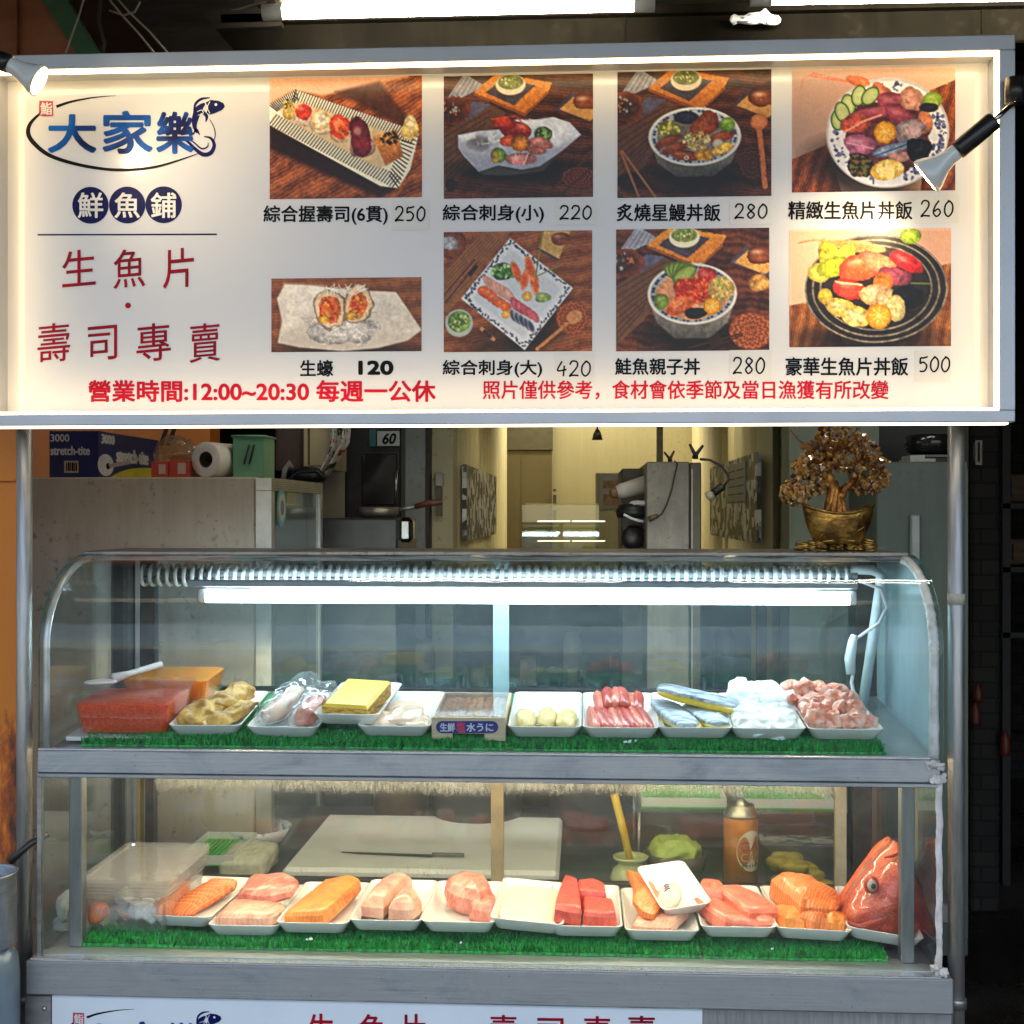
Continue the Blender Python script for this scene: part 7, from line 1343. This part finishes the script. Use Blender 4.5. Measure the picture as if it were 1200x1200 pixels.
k = MB(); k.tube([q + Vector((.0, .0, .055)), q + Vector((-.014, -.004, .12)), q + Vector((-.034, -.010, .20))], [.0075, .008, .0085], 10); one('yellow_spoon_handle', k, M('yellow_plastic', (.78, .52, .01), .35), 'bright yellow stick standing in the pale green jar', 'stick')
wz = thing('wasabi_bowl', 'dark speckled bowl of green wasabi on the work table', 'bowl', onT(792, .57)); q = onT(792, .57)
k = MB(); k.lathe([(.03, 0), (.034, .006), (.058, .036), (.067, .072), (.064, .072), (.055, .036), (.0, .012)], 36, c=q); k.build('bowl', M('dark_glaze', (.05, .045, .035), .25, 0, (.11, .095, .07), 60, lo=.55, hi=.7), wz)
k = MB(); k.blob(q + Vector((0, 0, .074)), (.112, .112, .055), 2.1, 18, .009, 34, 6); one('wasabi', k, M('wasabi', (.44, .56, .13), .55, 0, (.34, .46, .09), 40, bump=.5, bs=90), 'heaped light green wasabi in the dark bowl', 'wasabi')
gq = onT(868, .50); ga = thing('gas_can', 'orange gas canister with a white oval label', 'gas can', gq); gr_ = .0345; gh = Z(955, .5, 868) - TZ
k = MB(); k.lathe([(0, 0), (gr_, .001), (gr_, gh * .98), (gr_ * .98, gh)], 40, c=gq); k.build('body', M('can_orange', (.66, .26, .035), .3, .3, (.58, .22, .03), 6), ga)
k = MB(); k.lathe([(gr_ * 1.02, gh * .985), (gr_ * 1.02, gh + .003), (gr_ * .82, gh + .016), (gr_ * .80, gh + .020), (gr_ * .45, gh + .020), (gr_ * .42, gh + .026), (gr_ * .15, gh + .034), (0, gh + .034)], 36, c=gq); k.build('top', M('can_top', (.46, .44, .36), .3, .8), ga)
def DG(px, py, layer=1):   # wraps round the can
    s_ = (px - 868) * (2.62 / 1500) / gr_; r_ = gr_ + .0006 * layer; return Vector((gq.x + r_ * math.sin(s_ + .04), gq.y - r_ * math.cos(s_ + .04), Z(py, .465, 868)))
k = MB(); n_ = 28
k.add([DG(878 , 998, 1)] + [DG(878 + 18 * math.cos(2 * PI * i / n_), 998 + 24 * math.sin(2 * PI * i / n_), 1) for i in range(n_)], [(0, 1 + i, 1 + (i + 1) % n_) for i in range(n_)], 0)
k.add([DG(880, 1026, 1.4), DG(894, 1006, 1.4), DG(897, 1026, 1.4)], [(0, 1, 2)], 1)
text(k, 'GAS', (864, 987, 895, 998), .35, 2, 1, DG); text(k, 'CAN', (865, 1000, 892, 1010), .35, 2, 2, DG); text(k, 'カセットガス', (866, 1013, 888, 1017.5), .15, 2, 3, DG)
k.build('label', [M('can_label', (.70, .64, .52), .35), M('can_red', (.55, .07, .03), .4), M('can_pale_red', (.62, .30, .20), .4), black_ink], ga)
pc = onT(936, .56); clear_box('pickle_box', X(896, .5), X(984, .5), .50, .66, TZ + .001, Z(982, .5) - TZ - .01, 'clear box of yellow pickles behind the salmon trays', None, mat=clear_plastic, taper=.9)
random.seed(9)
for i in range(18): k = MB(); k.blob((X(940, .55) + frand(-.05, .05), .575 + frand(-.04, .05), TZ + .016 + .018 * (i % 3)), (.045, .04, .022), 2.3, 6, .004, 40, i); one('yellow_pickle', k, M('pickle_yellow', (.80, .64, .08), .3, 0, (.66, .5, .05), 20), 'yellow pickle piece inside the clear pickle box', 'pickle', 'yellow pickles')
rk = thing('small_rack', 'small wire rack carrying green trays above the work table', 'rack', (X(865, .72), .75, TZ)); rz_ = Z(950, .66, 865); k = MB(); rx0, rx1 = X(745, .66), X(985, .66); k.box((rx0, .66, rz_ - .006), (rx1, .95, rz_)); k.build('shelf', GLASS('rack_shelf', (.9, .92, .8), .08, film(.25, 10, .1), (.6, .6, .45)), rk)
for x_ in (rx0 + .008, rx1 - .008):
    for y_ in (.67, .94): k = MB(); k.tube([(x_, y_, TZ), (x_, y_, rz_ - .006)], .004, 8); k.build('leg', steel, rk)
green_tray(X(752, .67), X(852, .67), .675, .93, rz_ + .0005, 'green grass lined tray at the left of the small rack'); green_tray(X(872, .67), X(978, .67), .675, .93, rz_ + .0005, 'green grass lined tray at the right of the small rack')
random.seed(12)
for i, (px, Y, sz, c, lab, nm) in enumerate(((560, 1.05, (.22, .2, .18), (.05, .05, .055), 'large dark pot behind the cutting board', 'dark_pot'), (690, 1.1, (.2, .2, .16), (.06, .045, .04), 'dark round pot left of the small rack', 'dark_pot'), (470, 1.15, (.14, .14, .22), (.16, .10, .06), 'brown bottle shaped crock behind the cutting board', 'brown_crock'))):
    k = MB(); q = onT(px, Y); r_ = sz[0] / 2; h_ = sz[2]; k.lathe([(0, 0), (r_ * .9, 0), (r_, h_ * .1), (r_, h_ * .9), (r_ * 1.04, h_ * .92), (r_ * 1.04, h_), (r_ * .95, h_), (r_ * .1, h_ * 1.08), (0, h_ * 1.12)], 32, c=q); one(nm, k, M('pot_' + str(i), c, .4, .3), lab, 'pot')
# dark shelving in the kitchen that shows through the glass
sh = thing('kitchen_shelf', 'dark kitchen shelf unit seen through the display case', 'shelf', (X(600, 2.6), 2.0, 0)); 
k = MB(); sx0, sx1 = X(430, 1.9), X(900, 1.9)
for z_ in (.5, .86, 1.17): k.box((sx0, 1.92, z_), (sx1, 2.3, z_ + .025))
for x_ in (sx0, sx1 - .03): k.box((x_, 1.925, 0), (x_ + .03, 1.955, 1.1695))
k.box((sx0, 2.3, 0), (sx1, 2.32, 1.19)); k.build('frame', M('shelf_dark', (.035, .032, .03), .5, .3), sh)
random.seed(31)
for i in range(16):
    px = 440 + i * 29 + frand(-5, 5); lvl = 1.195 if i % 2 else .885; q = at(px, 700, 2.02); q.z = lvl + .0005 if lvl < 1 else 1.1955; w_ = frand(.05, .10); h_ = frand(.06, .20) if lvl < 1 else frand(.03, .07)
    k = MB(); cc = random.choice([(.10, .09, .08), (.16, .14, .11), (.05, .06, .07), (.22, .20, .17), (.14, .06, .035)])
    if i % 3: k.lathe([(0, 0), (w_ / 2, 0), (w_ / 2, h_ * .8), (w_ * .35, h_), (0, h_)], 18, c=q); nm = 'storage_jar'
    else: k.box(q + Vector((-w_ / 2, 0, 0)), q + Vector((w_ / 2, .12, h_)), bev=.004); nm = 'storage_box'
    one(nm, k, M('store_%d' % i, cc, .5), 'dim %s on the dark kitchen shelf seen through the case glass' % ('jar' if i % 3 else 'box'), 'jar' if i % 3 else 'box', 'jars and boxes on the kitchen shelf')
# ------------------------------------------------------------------ money tree on the case
gold = M('antique_gold', (.66, .40, .11), .34, .85, (.10, .05, .015), 40, bump=.4, bs=120, lo=.35, hi=.6)
Ym = .30; base = at(982, 645, Ym); base.z = ZTOP + .004; u = 2.42 / 1500
mt = thing('money_tree', 'golden money tree with crystal leaves in an ingot pot on the case', 'ornament', base)
k = MB(); random.seed(2); ci = 0
for i in range(13):
    a = frand(-1, 1); x = (-40 + i * 6.8) * u; y = frand(-.02, .03); nst = random.choice((4, 5, 6)); 
    for j in range(nst):
        k = MB(); r_ = .0115; M_ = Matrix.Translation(base + Vector((x + frand(-.002, .002), y + frand(-.002, .002), .0006 + j * .0036))) @ Euler((frand(-.15, .15), frand(-.15, .15), 0)).to_matrix().to_4x4()
        k.lathe([(.003, .0008), (r_ * .8, .0008), (r_ * .85, 0), (r_, .0), (r_, .0028), (r_ * .85, .003), (r_ * .8, .0022), (.003, .0022)], 18, M=M_); k.build('coin', gold, mt)
pz = .014; k = MB(); pw, pd, phh = 37 * u, 24 * u, 52 * u
def ing(u_, v):     # boat shaped ingot, ends raised
    a = 2 * PI * u_; c, s_ = math.cos(a), math.sin(a); t = min(v / .62, 1); rim = .70 + .30 * math.sin(t * PI / 2); up_ = abs(c) ** 2.0 * 10 * u
    if v <= .62: return base + Vector((pw * c * rim * (1 + .10 * t * abs(c)), pd * s_ * rim, pz + (phh * .66 + up_) * t ** 1.2))
    q = (v - .62) / .38; f = 1 - .9 * q; return base + Vector((pw * c * 1.10 * f * (1 if abs(c) < 2 else 1), pd * s_ * f, pz + (phh * .66 + up_ * f * f) - .006 * q))
k.sheet(ing, 72, 26); k.build('ingot_pot', M('pot_gold', (.60, .33, .07), .28, .8, (.17, .08, .018), 22, (1, 1, 1.4), bump=.8, bs=38, lo=.4, hi=.6), mt)
k = MB(); k.tube([ing(i / 72, .62) + Vector((0, 0, .001)) for i in range(72)], .0022, 6, closed=True)
for a, b_, c_ in (((-24, 6), (-8, 26), (2, 8)), ((-30, 20), (-14, 30), (-2, 22)), ((2, 12), (14, 26), (26, 24)), ((6, 8), (18, 14), (28, 20)), ((-20, 2), (0, 6), (20, 2))):
    pts = []
    for j in range(9): t = j / 8; x = ((1 - t) ** 2 * a[0] + 2 * t * (1 - t) * b_[0] + t * t * c_[0]) * u; z = ((1 - t) ** 2 * a[1] + 2 * t * (1 - t) * b_[1] + t * t * c_[1]) * u; pts.append(base + Vector((x, -pd * math.sqrt(max(0, 1 - (x / pw / 1.05) ** 2)) * (.66 + .34 * min(1, z / phh * 1.2)) - .0006, pz + z)))
    k.tube(pts, [.0012 + .0012 * math.sin(PI * j / 8) for j in range(9)], 6)
k.build('relief', gold, mt)
tb = base + Vector((-2 * u, 0, pz + phh * .6)); k = MB(); br = []
def limb(p0, p1, r0, r1, wob=.004, n=8): pts = [p0 + (p1 - p0) * (i / n) + Vector((frand(-wob, wob), frand(-wob, wob), 0)) for i in range(n + 1)]; k.tube(pts, [r0 + (r1 - r0) * i / n for i in range(n + 1)], 8); return pts[-1]
for i in range(9): a = i * .7; limb(tb + Vector((.022 * math.cos(a), .016 * math.sin(a), -.004)), tb + Vector((-.006 + .008 * math.cos(a + 1.6), .008 * math.sin(a + 1.6), .055 + frand(-.006, .01))), .007, .005, .002)
f1 = limb(tb + Vector((-.008, 0, .05)), tb + Vector((-.018, 0, .085)), .011, .009); f2 = limb(tb + Vector((.006, 0, .035)), tb + Vector((.040, .004, .080)), .009, .006)
ends = []
for f, n_ in ((f1, 10), (f2, 7)):
    for i in range(n_): e = f + Vector((frand(-.075, .045), frand(-.045, .045), frand(-.005, .075))); limb(f, e, .003, .0012, .003, 5); ends.append(e)
k.build('trunk', M('gilded_trunk', (.62, .27, .06), .35, .6, (.26, .09, .02), 60, bump=.6, bs=160, lo=.4, hi=.6), mt)
k = MB(); random.seed(77)
cl_ = [(-36, 76, 26, 18), (-16, 108, 30, 24), (16, 112, 34, 24), (38, 92, 26, 22), (-52, 64, 18, 14), (34, 74, 20, 10), (0, 128, 34, 18), (-34, 96, 24, 16), (48, 80, 14, 12)]
cnt = 0
for i in range(1250):
    c = random.choice(cl_); a = frand(0, 2 * PI); b_ = frand(-1, 1); r_ = frand(.35, 1) ** .5; sq = math.sqrt(1 - b_ * b_)
    q = base + Vector(((c[0] + c[2] * r_ * sq * math.cos(a)) * u * .94, 30 * u * r_ * sq * math.sin(a), (c[1] + 2 + c[3] * r_ * b_) * u))
    s_ = frand(.0042, .0078); rm = Matrix.Translation(q) @ Euler((frand(0, 6), frand(0, 6), frand(0, 6))).to_matrix().to_4x4()
    vs = [rm @ Vector((x * s_ * frand(.6, 1.2), y * s_ * frand(.6, 1.2), z * s_ * frand(.5, 1))) for x, y, z in ((1, 0, 0), (-1, 0, 0), (0, 1, 0), (0, -1, 0), (0, 0, 1), (0, 0, -1))]
    k.add(vs, [(0, 2, 4), (2, 1, 4), (1, 3, 4), (3, 0, 4), (2, 0, 5), (1, 2, 5), (3, 1, 5), (0, 3, 5)], random.choice((0, 0, 1, 2)))
k.build('crystal_crown', [M('citrine', (.56, .29, .07), .12, 0, (.38, .18, .05), 60, coat=.6), M('pale_crystal', (.68, .45, .20), .08, 0, (.52, .32, .12), 60, coat=.8), M('brown_crystal', (.24, .10, .045), .15, 0, (.08, .03, .012), 60, coat=.5)], mt)
